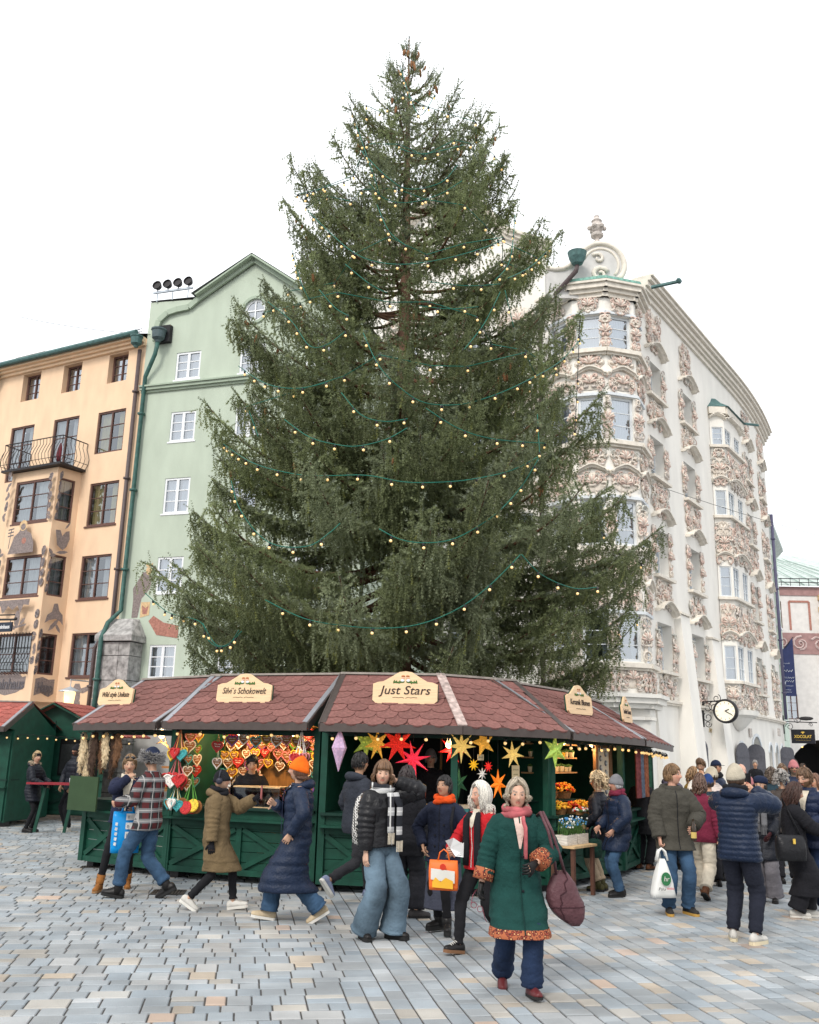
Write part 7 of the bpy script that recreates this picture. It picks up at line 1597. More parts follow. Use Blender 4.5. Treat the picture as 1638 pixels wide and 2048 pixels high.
p22 = person((5.32, 12.75, 0), -48, 1.76, 'bearded man in navy padded jacket over a pale shirt beside the long coated woman', skin=(.60, .37, .28), beard=(.16, .09, .05), coat=dict(m=NAVYD, hem=.78, b=.05, puff=.11, vneck=CREAM, vw=.06, vz=1.15, collar=.07), legs=dict(m=JEAND, w=(.11, .085, .075)), shoes=dict(m=BLKS, sm=SOLEB), hair=dict(c=(.14, .08, .045)), pose=dict(hL=(.16, -.32, 1.1), hR=(-.16, -.34, 1.1), head=(-8, 16, 0)))
p23 = person((4.20, 13.75, 0), 150, 1.62, 'person in magenta jacket, cream trousers and brown boots behind the photographer', coat=dict(m=MAG, hem=.8, b=.04), legs=dict(m=CREAM, w=(.11, .1, .085), cut=.1), shoes=dict(m=BROWNB, shaft=.08, sm=SOLEB), hair=dict(c=(.12, .07, .05), len=.12), near=2, pose=walk('L'))
# ---- the crowd behind
def crowd(x, y, hd, H, label, cm, lm=BLK, hair=(.06, .04, .03), hat=None, near=3, **kw):
    hr = kw.pop('hairkw', {}); return person((x, y, 0), hd, H, label, coat=dict(m=cm, hem=kw.pop('hem', .8), b=kw.pop('b', .04), puff=kw.pop('puff', 0), hood=kw.pop('hood', 0)), legs=dict(m=lm), shoes=dict(m=BLKS), hair=dict(c=hair, **hr) if hair else None, hat=hat, near=near, group='crowd in front of the white house', **kw)
PUR = fab('purple_grey_hood', (.10, .085, .12)); CRM = fab('cream_padded', (.52, .44, .40), .6); TEALJ = fab('dark_teal_jacket', (.02, .04, .055))
crowd(4.70, 17.0, 20, 1.70, 'man in purple grey hooded jacket and navy beanie near the craft stall', PUR, hat=dict(k='beanie', m=NAVYK), hood=1)
crowd(4.98, 15.6, -150, 1.70, 'person in cream jacket and pale knit hat pointing with a raised arm', CRM, hat=dict(k='beanie', m=BEIGEK), near=2, pose=dict(hR=(-.30, -.45, 1.62), eR=(-.5, .2, -1), cR=.25, hL=(.2, -.2, 1.2)))
crowd(6.17, 20.0, -30, 1.84, 'brown haired man in black and white jacket looking down', BLK, hair=(.13, .07, .035), pose=dict(head=(0, 22, 0)))
crowd(6.20, 19.2, 40, 1.80, 'man in navy peaked cap and black face covering', NAVYD, hat=dict(k='cap', m=NAVYK), scarf=dict(m=BLKK))
crowd(4.72, 15.0, 175, 1.60, 'short person in royal blue beanie and dark backpack', TEALJ, hat=dict(k='beanie', m=BLUEK))
crowd(4.33, 14.5, 165, 1.50, 'small person with white knit hat and green coat', fab('moss_coat', (.05, .06, .03)), lm=JEAN, hat=dict(k='beanie', m=WHTK, e=.1))
crowd(5.93, 17.0, 10, 1.76, 'bald man with dark sunglasses and black coat', BLK, hair=None, skin=(.68, .42, .34))
pk = crowd(5.52, 15.5, 150, 1.58, 'woman in burgundy jacket and pink beanie taking a picture', fab('burgundy_jacket', (.13, .03, .045)), hat=dict(k='beanie', m=PINKK), near=2, pose=dict(hL=(.1, -.3, 1.5), eL=(1, 0, -.4), hR=(-.1, -.3, 1.5), eR=(-1, 0, -.4)))
crowd(12.75, 35.0, -20, 1.78, 'man in black coat standing by the arched door', BLK, hair=(.3, .28, .27))
crowd(6.85, 18.0, 170, 1.68, 'brown haired person in dark teal jacket seen from behind', TEALJ, hair=(.11, .08, .06), hairkw=dict(len=.06, puff=1.2))
crowd(7.25, 19.2, 160, 1.62, 'person with striped orange and blue knit hat', NAVYD, hat=dict(k='beanie', m=pattern_mat('striped_knit', 'plaid', ((.5, .2, .04), (.05, .15, .3), (.4, .12, .05), (.1, .3, .4)), 9)))
crowd(6.05, 15.5, 172, 1.66, 'person with curly grey hair and dark coat seen from behind', fab('brown_grey_coat', (.06, .05, .045)), hair=(.27, .255, .24), hairkw=dict(puff=1.5, len=.02))
bm = crowd(7.35, 18.2, -15, 1.83, 'bearded man with dusty pink beanie, sunglasses and navy coat over mustard', NAVYD, hat=dict(k='beanie', m=PINKK, e=.04), beard=(.2, .14, .1), near=2)
crowd(8.0, 20.4, -25, 1.75, 'young man with short brown hair and white jacket', WHTK, hair=(.16, .1, .06))
crowd(9.7, 24.0, 0, 1.84, 'man with dark hair and black jacket near the archway', BLK)
crowd(12.6, 30.5, 15, 1.72, 'woman in dark coat with red scarf near the archway', BLK, scarf=dict(m=REDJ), hair=(.05, .03, .02), hairkw=dict(len=.1))
crowd(13.2, 30.0, 160, 1.74, 'person in navy coat seen from behind near the archway', NAVYD)
crowd(6.9, 16.2, -60, 1.62, 'brown haired woman with pale coat at the edge of the crowd', CRM, hair=(.16, .08, .05), hairkw=dict(len=.14))
crowd(7.9, 17.0, -100, 1.72, 'man in charcoal jacket turned away at the edge of the crowd', fab('charcoal_coat', (.03, .03, .034)))
crowd(5.55, 18.6, 100, 1.66, 'woman in mustard coat between the peaked cap man and bald man', fab('mustard_coat', (.3, .18, .04)), hair=(.3, .18, .09), hairkw=dict(len=.12))
for b_ in (p for p in (bm,)):
    q = MB()
    for s in (1, -1): q.ell(b_.H @ Vector((s * .031, -.1, .008)), (.024, .006, .018), 8, 5, b_.H.to_3x3().to_4x4())
    q.build('sunglasses', mat('dark_lens', (.02, .018, .02), .1, spec=.7), b_.root)

# ------------------------------------------------------------------ things people carry
def tote(name, label, top, w, h, d, rz, m, cat='bag', bulge=.02, handle=None, hm=None, hh=.16, taper=0.0):
    t = empty(name, top, rz); tag(t, label, cat); rings = []
    for i in range(9):
        u = i / 8; z = -h * (1 - u); b = bulge * math.sin(PI * u); ww = w / 2 * (1 - taper * u) + b * .3; dd = d / 2 * (.35 + .65 * (1 - u) ** .5) + b
        rings.append([crease(Vector((0, 0, z)), p, w * 9, .035, 8, 8) for p in ringp(Vector((0, 0, z)), Vector((1, 0, 0)), Vector((0, 1, 0)), ww, dd, 24, 4)])
    q = MB(); q.loft(rings); bo = q.build('bag_body', m, t, smooth=True)
    if handle:
        for s in (-1, 1):
            q = MB(); q.tube([(-w * .22, s * d * .15, -.02), (-w * .14, s * d * .12, hh * .7), (0, s * d * .05, hh), (w * .14, s * d * .12, hh * .7), (w * .22, s * d * .15, -.02)], handle, 6); q.build('handle', hm or m, t, smooth=True)
    return t, bo
def flat_print(parent, polys, mats, y, name='print'):
    for k, (pl, mi) in enumerate(polys):
        q = MB(); q.add([(p[0], y - .002 * k, p[1]) for p in pl], [tuple(range(len(pl)))]); q.build(name, mats[mi], parent)
w_ = p4.world(p4.handR)
t, bo = tote('shopping_bag', 'bright blue shopping bag with white square prints held by the couple', (-3.52, 12.62, 1.02), .34, .50, .14, .35, mat('blue_plastic', (.0, .25, .62), .35, .06, 6), handle=.012, hh=.14)
flat_print(bo, [(rect(-.02, .10, -.10 - k * .11, -.02 - k * .11), 0) for k in range(4)] + [(rect(-.005, .02, -.08 - k * .11, -.045 - k * .11), 1) for k in range(4)], [WHTK, mat('print_grey', (.3, .32, .35), .8)], -.095)
flat_print(bo, [([(-.15, -.40 + .06 * k), (-.12, -.41 + .06 * k), (-.115, -.37 + .06 * k), (-.145, -.365 + .06 * k)], 0) for k in range(5)], [WHTK], -.095)
hl = p5.world(p5.handL); q = MB(); q.span((-.006, -.04, -.05), (.006, .04, .11)); ph = q.build('phone', mat('rose_phone_case', (.40, .13, .12), .5), loc=hl + Vector((.03, 0, .02))); tag(ph, 'phone in a rose case held up by the khaki parka woman', 'phone')
wh = p18.world(p18.handR)
t, bo = tote('carrier_bag', 'white carrier bag with green emblem held by man in olive grey jacket', wh + Vector((0, -.02, -.16)), .30, .44, .16, .1, mat('white_plastic', (.72, .72, .69), .45, .06, 5), bulge=.03, handle=.014, hh=.12, taper=.78)
flat_print(bo, [(circ(0, -.22, .062, 16, .078), 0)], [mat('logo_green', (.03, .16, .06), .6)], -.125)
for txt, x, z, m_, sz, wd in (('hr', 0, -.22, SOLEW, .08, .07), ('Pilu', -.06, -.335, mat('ink_grey', (.05, .05, .05), .7), .05, .09), ('mmino', .045, -.325, mat('ink_red', (.5, .03, .06), .7), .05, .09)):
    o = link('lettering', text_mesh(txt, sz, m_, .001, .2, wd), bo, (x, -.132, z)); o.rotation_euler = (PI / 2, 0, 0)
bt = p18.world(p18.handL); q = MB(); q.lathe([(.03, -.16), (.033, -.15), (.033, -.02), (.028, .01), (.014, .05), (.013, .09), (.015, .095)], 14); b_ = q.build('bottle', mat('brown_glass', (.03, .018, .008), .12, spec=.6), loc=bt + Vector((.0, -.05, .03)), smooth=True); tag(b_, 'dark beer bottle with pale label held by man in olive grey jacket', 'bottle')
q = MB(); q.lathe([(.0335, -.13), (.0337, -.13), (.0337, -.06), (.0335, -.06)], 14, mi=0); q.build('label_paper', mat('bottle_label', (.55, .4, .12), .7), b_)
hw = p12.world(p12.handR)
t, bo = tote('paper_bag', 'orange and white printed bag carried by the white haired woman', hw + Vector((-.04, -.03, -.08)), .27, .27, .09, -.15, mat('orange_print', (.75, .14, .02), .5, .1, 8), handle=.006, hh=.1)
flat_print(bo, [([(-.115, -.17), (.115, -.20), (.115, -.09), (-.115, -.07)], 0), (circ(0, -.055, .03, 12), 1), ([(-.1, -.24), (.1, -.25), (.1, -.18), (.03, -.15), (-.02, -.19), (-.07, -.15), (-.1, -.19)], 2)], [SOLEW, mat('print_red', (.5, .03, .01), .6), mat('print_yellow', (.75, .4, .03), .6)], -.075)
q = MB(); rr = random.Random(6)
for k in range(3): q.add([(.0, .0, 0), (.09 + .02 * k, -.02 * k, .06), (.13, .01, -.02 - .03 * k), (.05, -.02, -.07)], [(0, 1, 2, 3)]); q.add([(0, 0, .0), (-.05, -.02, .07), (.03, -.03, .1), (.09 + .01 * k, -.02, .05)], [(0, 1, 2, 3)])
nk = q.build('napkin', mat('white_paper', (.75, .75, .74), .8), loc=hw + Vector((.02, -.04, .03))); tag(nk, 'crumpled white paper napkin in the white haired woman\'s hand', 'napkin')
t, bo = tote('small_handbag', 'small dusty red handbag at the white haired woman\'s hip', (1.0, 9.50, .86), .17, .2, .07, .1, mat('dusty_red_leather', (.30, .06, .065), .45, .1, 20)); q = MB(); q.span((-.09, -.05, -.09), (.09, -.036, -.0)); q.build('flap', mat('dusty_red_leather', (.30, .06, .065)), t); pole_geo(t, [(-.07, 0, -.01), (-.1, .08, .25), (-.08, .16, .48)], .006, BURG, 'strap')
# burgundy slouch bag of the woman in green
t = empty('slouch_bag', (1.33, 8.24, .86), .25); tag(t, 'slouchy plum coloured bag hanging at the green coat woman\'s side', 'bag'); PLUM = fab('plum_nylon', (.10, .045, .052), .45)
q = MB(); rings = []
for i in range(15):
    u = i / 14; z = .08 - .43 * u; w = .035 + .135 * math.sin(PI * min(1, u * 1.02)) ** .7 * (.55 + .5 * u); xo = .12 * u * u; rings.append([crease(Vector((xo, 0, z)), p, 4.4, .11, 7, 7) for p in ringp(Vector((xo, 0, z)), Vector((1, 0, 0)), Vector((0, 1, 0)), w, w * .5, 28, 3.4)])
q.loft(rings); q.build('bag_body', PLUM, t, smooth=True); pole_geo(t, [rings[i][22 - i // 3] + Vector((0, -.004, 0)) for i in range(1, 14)], .005, fab('plum_seam', (.05, .02, .025)), 'seam'); pole_geo(t, [rings[9][j] * 1.01 for j in range(14, 29) if j < 28], .004, fab('plum_seam', (.05, .02, .025)), 'seam')
for dx in (-.05, .03): pole_geo(t, [(.0 + dx, -.02, .05), (-.07 + dx * .6, -.09, .22), (-.13 + dx * .4, -.10, .40), (-.17 + dx * .3, -.02, .54), (-.17, .1, .50)], .013, PLUM, 'strap')
gw_ = p13.world(p13.handR); q = MB()
for s in (-1, 1): q.tube([(s * .032 + .025 * math.cos(a), 0, -.09 + .022 * math.sin(a)) for a in [2 * PI * j / 12 for j in range(13)]], .003, 5)
q.tube([(-.06, 0, -.085), (-.055, .05, -.02), (-.03, .09, .03)], .003, 5); q.tube([(.06, 0, -.085), (.1, .0, -.13), (.13, 0, -.15)], .003, 5); o = q.build('reading_glasses', mat('plum_frame', (.2, .05, .07), .3), loc=gw_ + Vector((.02, -.03, -.02)), rot=(0, .5, .3)); tag(o, 'pair of plum framed glasses dangling from the green coat woman\'s glove', 'glasses')
# houndstooth backpack
c_, X_, Y_ = p9.spine(1.18); bw = p9.world(c_ + Y_ * .25); t = empty('backpack', bw, R(42)); tag(t, 'black and white houndstooth backpack on the leather jacket woman\'s back', 'backpack')
q = MB(); q.loft([[wob(p, 2.0, .008, 9) for p in ringp(Vector((0, 0, z)), Vector((1, 0, 0)), Vector((0, 1, 0)), a, b, 28, 3)] for z, a, b in ((-.27, .10, .06), (-.25, .145, .085), (-.1, .155, .10), (.1, .14, .09), (.2, .11, .07), (.25, .05, .04))]); q.build('bag_body', HOUND, t, smooth=True)
pole_geo(t, [(.1, -.1, .2), (.12, -.22, .28), (.13, -.42, .2), (.13, -.44, .05)], .014, BLK, 'strap'); pole_geo(t, [(-.1, -.1, .2), (-.12, -.22, .28), (-.13, -.4, .2), (-.14, -.36, .0), (-.12, -.15, -.2)], .014, BLK, 'strap')
# black shoulder bag
t, bo = tote('shoulder_bag', 'black leather shoulder bag with gold clasp on the long coated woman', (4.78, 12.10, .98), .34, .30, .15, .12, LEATH, bulge=.03); pole_geo(t, [(-.14, 0, -.02), (-.08, .06, .22), (.0, .14, .42), (.07, .1, .24), (.14, 0, -.02)], .012, LEATH, 'strap'); q = MB(); q.span((-.015, -.1, -.10), (.015, -.088, -.04)); q.build('clasp', M_GOLD, t)
hp = p19.world((p19.handL + p19.handR) / 2); q = MB(); q.span((-.04, -.006, -.08), (.04, .006, .08)); ph = q.build('phone', mat('black_phone', (.01, .01, .012), .2), loc=hp + Vector((.03, .04, .06)), rot=(0, 0, R(142))); tag(ph, 'black phone held up by the man in the blue quilted jacket', 'phone')
t, bo = tote('green_handbag', 'dark green leather handbag held beside the ceramics stall', (2.72, 14.02, .72), .26, .26, .10, .3, fab('dark_green_leather', (.012, .04, .03), .4), handle=.01, hh=.16)
# ------------------------------------------------------------------ goods on the stalls
def SW(E, f, x, y, z):
    a, b = Vector(E[f]), Vector(E[f + 1]); d = (b - a).normalized(); p = a + d * x + Vector((-d.y, d.x)) * y; return Vector((p.x, p.y, z))
def SAng(E, f): return math.atan2(E[f + 1][1] - E[f][1], E[f + 1][0] - E[f][0])
gr = random.Random(21)
def lamp(E, f, x, y, z, W, parent_label, col=(1, .62, .28)):
    p = SW(E, f, x, y, z); t = empty('hanging_lamp', p); tag(t, parent_label, 'lamp'); q = MB(); q.lathe([(.012, .06), (.02, .05), (.02, .02), (.045, -.03), (.04, -.07), (.01, -.09)], 10); q.build('lamp_bulb', mat('lit_lamp_bulb', (.95, .75, .45), .2, emit=(1, .66, .3), es=6), t, smooth=True); q = MB(); q.tube([(0, 0, .06), (0, 0, .16)], .006, 5); q.build('cord', M_SOCK, t)
    L = bpy.data.lights.new('lamp_light', 'POINT'); L.energy = W; L.color = col; L.shadow_soft_size = .06; o = bpy.data.objects.new('lamp_light', L); COL.objects.link(o); o.parent = t; o.location = (0, 0, -.14)
lamp(EB, 0, .75, .95, 2.12, 20, 'lit bulb hanging in the gingerbread stall above the glass case'); lamp(EB, 0, 1.65, .95, 2.12, 20, 'lit bulb hanging in the gingerbread stall beside the stall keeper')
lamp(ED, 0, .75, .55, 2.10, 14, 'lit bulb hanging over the flower pot shelves'); lamp(ED, 0, 1.6, .5, 2.08, 9, 'lit bulb hanging beside the door with plates')
lamp(EA, 0, 1.15, .75, 2.04, 10, 'lit bulb hanging inside the fur stall'); lamp(EC, 1, .12, .55, 2.0, 5, 'lit bulb hanging among the gold paper stars')
# gingerbread hearts
def heart_pts(s, n=22):
    out = []
    for i in range(n):
        t = 2 * PI * i / n; out.append((s * math.sin(t) ** 3, s * (.8125 * math.cos(t) - .3125 * math.cos(2 * t) - .125 * math.cos(3 * t) - .0625 * math.cos(4 * t))))
    return out
M_GB = mat('gingerbread', (.25, .10, .032), .75, .22, 30, bump=.3, bsc=90)
ICE = {'yellow': (.75, .5, .05), 'white': (.78, .74, .68), 'pink': (.68, .22, .26), 'teal': (.06, .35, .36), 'red': (.5, .03, .03), 'purple': (.2, .07, .28), 'green': (.12, .35, .06)}
ICEM = {k: mat('icing_' + k, c, .5, .06, 20) for k, c in ICE.items()}
def heart_proto(colr, s=.095):
    t = empty('gingerbread_heart'); q = MB(); pl = heart_pts(s); q.plate([p for p in pl][::-1], -.012, .012); q.build('cake', M_GB if colr != 'red' else mat('red_glaze', (.33, .03, .02), .4, .15, 20), t)
    q = MB(); pts = [(x * .9, -.014, z * .9) for x, z in heart_pts(s, 26)]; q.tube(pts + [pts[0]], s * .10, 6, False); q.build('icing_rim', ICEM[colr], t, smooth=True)
    q = MB()
    for k in range(2):
        z = s * (.28 - .34 * k); w = s * (.55 - .16 * k); q.tube([(-w + 2 * w * i / 12, -.015, z + s * .085 * math.sin(i * 2.3 + k)) for i in range(13)], s * .035, 4)
    q.build('icing_writing', ICEM['white'], t)
    q = MB(); q.tube([(-s * .2, 0, s * .55), (0, .0, s * 2.1), (s * .2, 0, s * .55)], .0035, 4); q.build('ribbon', ICEM[colr], t); return t
protos = {}
def heart(colr, P, rz, s=1.0, place='hanging in the gingerbread stall'):
    if colr not in protos: protos[colr] = o = heart_proto(colr)
    else: o = copytree(protos[colr])
    o.location = P; o.rotation_euler = (0, gr.uniform(-.12, .12), rz + gr.uniform(-.2, .2)); o.scale = (s,) * 3
    tag(o, f'gingerbread heart with {colr} icing rim {place}', 'gingerbread', 'gingerbread hearts in the stall'); return o
aB = SAng(EB, 0); cols_ = list(ICE)
for j in range(7):
    nx = 12 - (j % 2)
    for i in range(nx):
        x = .12 + 1.95 * (i + .5 * (j % 2)) / 11; z = 2.04 - .145 * j + gr.uniform(-.03, .03)
        if j > 3 and 1.0 < x < 1.5: continue
        heart(gr.choice(('yellow', 'yellow', 'white', 'white', 'pink', 'teal', 'red', 'purple', 'green')), SW(EB, 0, x + gr.uniform(-.03, .03), 1.42 - .03 * (i % 3), z), aB, gr.uniform(.8, 1.15))
for x, z, c in ((.62, 1.86, 'red'), (.64, 1.62, 'white'), (.86, 1.95, 'purple'), (1.05, 1.97, 'white'), (1.25, 1.94, 'teal'), (1.42, 1.97, 'yellow'), (1.58, 1.95, 'white'), (1.74, 1.97, 'pink'), (1.9, 1.95, 'yellow'), (2.02, 1.9, 'pink')): heart(c, SW(EB, 0, x, .55, z), aB, 1.0, 'on the cord along the gingerbread stall front')
MB().span((.06, 1.50, 1.0), (2.1, 1.53, 2.25)).build('display_wall', mat('honey_wood', (.30, .15, .045), .6, .25, 4, stretch=(8, 1, 1)), SB)
def bundle(x, y, ztop, zh, s, colset, label, n=6, rib=None, round_=False):
    P = SW(EB, 0, x, y, zh); t = empty('heart_bundle', P, aB); tag(t, label, 'gingerbread bundle')
    for i in range(n):
        a = 2 * PI * i / n + .3; hx, hy = .10 * math.cos(a) * s / .1, .07 * math.sin(a) * s / .1 - .02; c = colset[i % len(colset)]
        q = MB()
        if round_: q.lathe([(.001, -.014), (s * .85, -.012), (s * .95, 0), (s * .85, .012), (.001, .014)], 14, Matrix.Translation((hx, hy, gr.uniform(-.06, .04))) @ Matrix.Rotation(PI / 2 + gr.uniform(-.3, .3), 4, 'X'))
        else:
            pl = heart_pts(s * gr.uniform(.9, 1.1), 18); Mz = Matrix.Translation((hx, hy, gr.uniform(-.03, .03))) @ Matrix.Rotation(gr.uniform(-.5, .5), 4, 'Z'); q.plate(pl[::-1], -.011, .011); q.v = [tuple(Mz @ Vector(v)) for v in q.v]
        q.build('heart' if not round_ else 'biscuit', mat('dotted_' + c, ICE[c], .6, .5, 60) if i % 3 else M_GB, t)
        if not round_:
            q = MB(); pts = [Mz @ Vector((u * .88, -.014, w * .88)) for u, w in heart_pts(s, 20)]; q.tube(pts + [pts[0]], s * .11, 5, False); q.build('icing_rim', ICEM[c], t, smooth=True)
        for k in range(2): q = MB(); q.tube([(hx + .012 * k, hy, s * .5), (hx * .5, hy * .5, (ztop - zh) * .5), (0, 0, ztop - zh)], .0035, 4); q.build('ribbon', ICEM[rib[(i + k) % len(rib)]] if rib else ICEM[c], t)
bundle(.24, .12, 2.11, 1.74, .095, ('yellow', 'red', 'teal'), 'bundle of hearts on red and yellow ribbons, top of the hanging column', rib=('red', 'yellow', 'pink', 'red'))
bundle(.24, .10, 1.76, 1.37, .115, ('red', 'white', 'red'), 'bundle around a big red heart, middle of the hanging column', rib=('red', 'pink'))
bundle(.26, .10, 1.38, 1.05, .09, ('teal', 'white', 'teal'), 'bundle of pale blue rimmed hearts, bottom of the hanging column', rib=('yellow', 'teal', 'white'))
bundle(.48, .14, 1.46, 1.04, .10, ('green', 'red', 'yellow'), 'bundle of speckled round biscuits on green ribbons', rib=('green',), round_=True)
bundle(2.16, .12, 2.14, 1.72, .085, ('pink', 'red', 'red'), 'bundle of pink hearts on silver ribbons at the stall corner, upper', rib=('white',), n=7)
bundle(2.2, .12, 1.72, 1.27, .095, ('purple', 'teal', 'white'), 'bundle of purple hearts on silver ribbons at the stall corner, lower', rib=('white',), n=5)
# counter of the gingerbread stall: glass case, candy jar, biscuits
t = empty('glass_case', SW(EB, 0, 1.37, .62, 1.022), aB); tag(t, 'glass display case with pretzels on the gingerbread counter', 'display case')
for a, b in (((-.36, -.2, 0), (.36, -.195, .27)), ((-.36, .195, 0), (.36, .2, .27)), ((-.36, -.19, 0), (-.355, .19, .27)), ((.355, -.19, 0), (.36, .19, .27))): MB().span(a, b).build('pane', GLASS, t)
MB().span((-.37, -.21, .272), (.37, .21, .29)).build('frame', M_WOODP, t); MB().span((-.37, -.21, 0), (.37, .21, .012)).build('tray', M_WOODP, t)
for k in range(16):
    q = MB(); x, y = gr.uniform(-.3, .3), gr.uniform(-.14, .14); a = gr.uniform(-.6, .6); q.tube([(x - .08 * math.cos(a), y - .08 * math.sin(a), .03 + .004 * k), (x, y, .05 + .004 * k), (x + .08 * math.cos(a), y + .08 * math.sin(a), .03 + .004 * k)], [.008, .016, .008], 6); o = q.build('pretzel_stick', M_GB, smooth=True); o.location = t.location; o.rotation_euler.z = aB; tag(o, 'brown pretzel stick heaped inside the glass case', 'pretzel', 'pretzel sticks in the case')
t = empty('candy_jar', SW(EB, 0, .88, .42, 1.022), aB); tag(t, 'glass jar of red and white sweets on the gingerbread counter', 'jar'); q = MB(); q.lathe([(.085, 0), (.09, .02), (.09, .26), (.075, .29)], 16); q.build('jar', glass_mat('jar_glass', (.9, .9, .88), .05), t, smooth=True)
q = MB()
for k in range(40): q.ell((gr.uniform(-.06, .06), gr.uniform(-.06, .06), .03 + .37 * k / 40), (.03, .02, .018), 6, 4, mi=k % 2)
o = q.build('sweets', [ICEM['red'], ICEM['white']], t, smooth=True); tag(o, kind='stuff')
# paper stars
def star_mat(name, c, es, sc=55):
    if name in _M: return _M[name]
    m = mat(name, c, .6, .15, 12); N = m.node_tree.nodes; L = m.node_tree.links; b = N['Principled BSDF']; tc = N.new('ShaderNodeTexCoord'); vo = N.new('ShaderNodeTexVoronoi'); vo.inputs['Scale'].default_value = sc; L.new(tc.outputs['Object'], vo.inputs['Vector'])
    rp = N.new('ShaderNodeMapRange'); rp.inputs['From Min'].default_value = .45; rp.inputs['From Max'].default_value = .1; rp.inputs['To Min'].default_value = es * .25; rp.inputs['To Max'].default_value = es; L.new(vo.outputs['Distance'], rp.inputs['Value']); L.new(rp.outputs['Result'], b.inputs['Emission Strength']); b.inputs['Emission Color'].default_value = (min(1, c[0] * 1.5 + .15), min(1, c[1] * 1.1 + .03), c[2] * .8, 1); return m
def star(E, f, x, z, r, n, m, label, y=.35, rin=.36, dep=.28, el=1.0, rot=0.0, ztop=2.12):
    t = empty('paper_star', SW(E, f, x, y, z), SAng(E, f) + gr.uniform(-.15, .15)); tag(t, label, 'paper star', 'paper stars hanging in the stall'); q = MB(); vs = [(0, -r * dep, 0), (0, r * dep, 0)]; fs = []
    for i in range(2 * n):
        a = PI / 2 + rot + PI * i / n; rr = r if i % 2 == 0 else r * rin; vs.append((math.cos(a) * rr, 0, math.sin(a) * rr * el))
    for i in range(2 * n): j = 2 + i; k = 2 + (i + 1) % (2 * n); fs += [(0, j, k), (1, k, j)]
    q.add(vs, fs); q.build('star_body', m, t); q = MB(); q.tube([(0, 0, r * el * .9), (0, 0, max(r * el, ztop - z))], .003, 4); q.build('cord', M_SOCK, t)
SR = star_mat('red_star_paper', (.55, .012, .02), .9); SP = star_mat('pink_red_star_paper', (.65, .02, .08), 1.0); SG = star_mat('gold_star_paper', (.62, .36, .06), .8); SY = star_mat('cream_star_paper', (.72, .55, .2), .9, 70); SO = star_mat('orange_star_paper', (.75, .17, .01), .9); SGR = star_mat('green_star_paper', (.02, .12, .06), .12); SW_ = star_mat('white_star_paper', (.72, .7, .66), .12); SYE = star_mat('yellow_star_paper', (.8, .45, .02), .6); SGY = star_mat('green_yellow_star_paper', (.25, .42, .08), .6, 25); SLI = star_mat('lilac_star_paper', (.45, .33, .5), .35, 28)
for f, x, z, r, n, m, lb, kw in (
    (0, .56, 1.95, .2, 6, SGY, 'green and gold long pointed paper star behind the lilac lantern', dict(el=1.3, y=.5)),
    (0, .74, 1.95, .19, 7, SG, 'glowing gold paper star left of the red one', dict(el=1.25)), (0, 1.02, 1.96, .27, 7, SR, 'large dark red paper star with glowing centre', {}), (0, 1.24, 1.75, .26, 8, SP, 'pinkish red glowing paper star with slim points', dict(rin=.28, rot=.2)),
    (0, 1.76, 1.9, .2, 7, SR, 'red paper star behind the big gold star', dict(y=.6)), (1, .20, 1.94, .23, 8, SY, 'big cream and gold perforated paper star', dict(rin=.33)), (1, .56, 2.0, .2, 5, SG, 'dark gold five pointed paper star', dict(rin=.4, rot=.3)),
    (1, 1.05, 1.85, .19, 7, SY, 'cream seven pointed paper star beside the price cards', dict(rot=.1)), (1, .40, 1.7, .085, 9, SYE, 'small yellow paper star', dict(rin=.45)), (1, .64, 1.68, .08, 9, SR, 'small red paper star', dict(rin=.45)), (1, .54, 1.58, .095, 8, SW_, 'small white paper star', dict(rin=.35)),
    (1, .80, 1.45, .17, 7, SO, 'orange glowing paper star low above the counter', dict(el=1.25)), (1, .32, 1.45, .17, 6, SGR, 'dark green paper star low above the counter', dict(el=1.25, y=.6)), (1, 1.60, 1.92, .2, 6, SGY, 'green and yellow long pointed star at the right post', dict(el=1.25, rin=.42, y=.1))): star(EC, f, x, z, r, n, m, lb, **kw)
t = empty('paper_lantern', SW(EC, 0, .26, .10, 1.86), .3); tag(t, 'long lilac patterned paper lantern at the corner of the star stall', 'paper lantern'); q = MB(); q.lathe([(.004, -.29), (.05, -.14), (.105, .02), (.055, .16), (.004, .27)], 6); q.build('lantern_body', SLI, t); q = MB(); q.tube([(0, 0, .26), (0, 0, .3)], .004, 4); q.build('cord', M_SOCK, t)
for j in range(5):
    for i in range(4): heart(gr.choice(cols_), SW(EB, 0, .10, .62 + .24 * i, 2.0 - .17 * j + gr.uniform(-.03, .03)), aB + 1.2, gr.uniform(.85, 1.15), 'on the side wall of the gingerbread stall')
M_CARD = mat('price_card', (.6, .48, .28), .8, .06, 8)
for k, (x, z, h, txt) in enumerate(((1.17, 1.60, .2, 'Sterne'), (1.17, 1.36, .22, 'Zum\nBasteln'), (.52, 1.80, .08, '19,-'))):
    o = MB().span((-.065 if k < 2 else -.05, 0, -h / 2), (.065 if k < 2 else .05, .006, h / 2)).build('price_card', M_CARD, loc=SW(EC, 1, x, .45 if k < 2 else .36, z), rot=SAng(EC, 1)); tag(o, ('tan price card hanging beside the cream star', 'lower tan price card hanging beside the cream star', 'small tan tag under the dark gold star')[k], 'card'); scribble(o, [(-.045, .045, h * .2, .02), (-.04, .035, -h * .12, .02)] if k < 2 else [(-.03, .03, 0, .025)], M_INK, -.003, k)
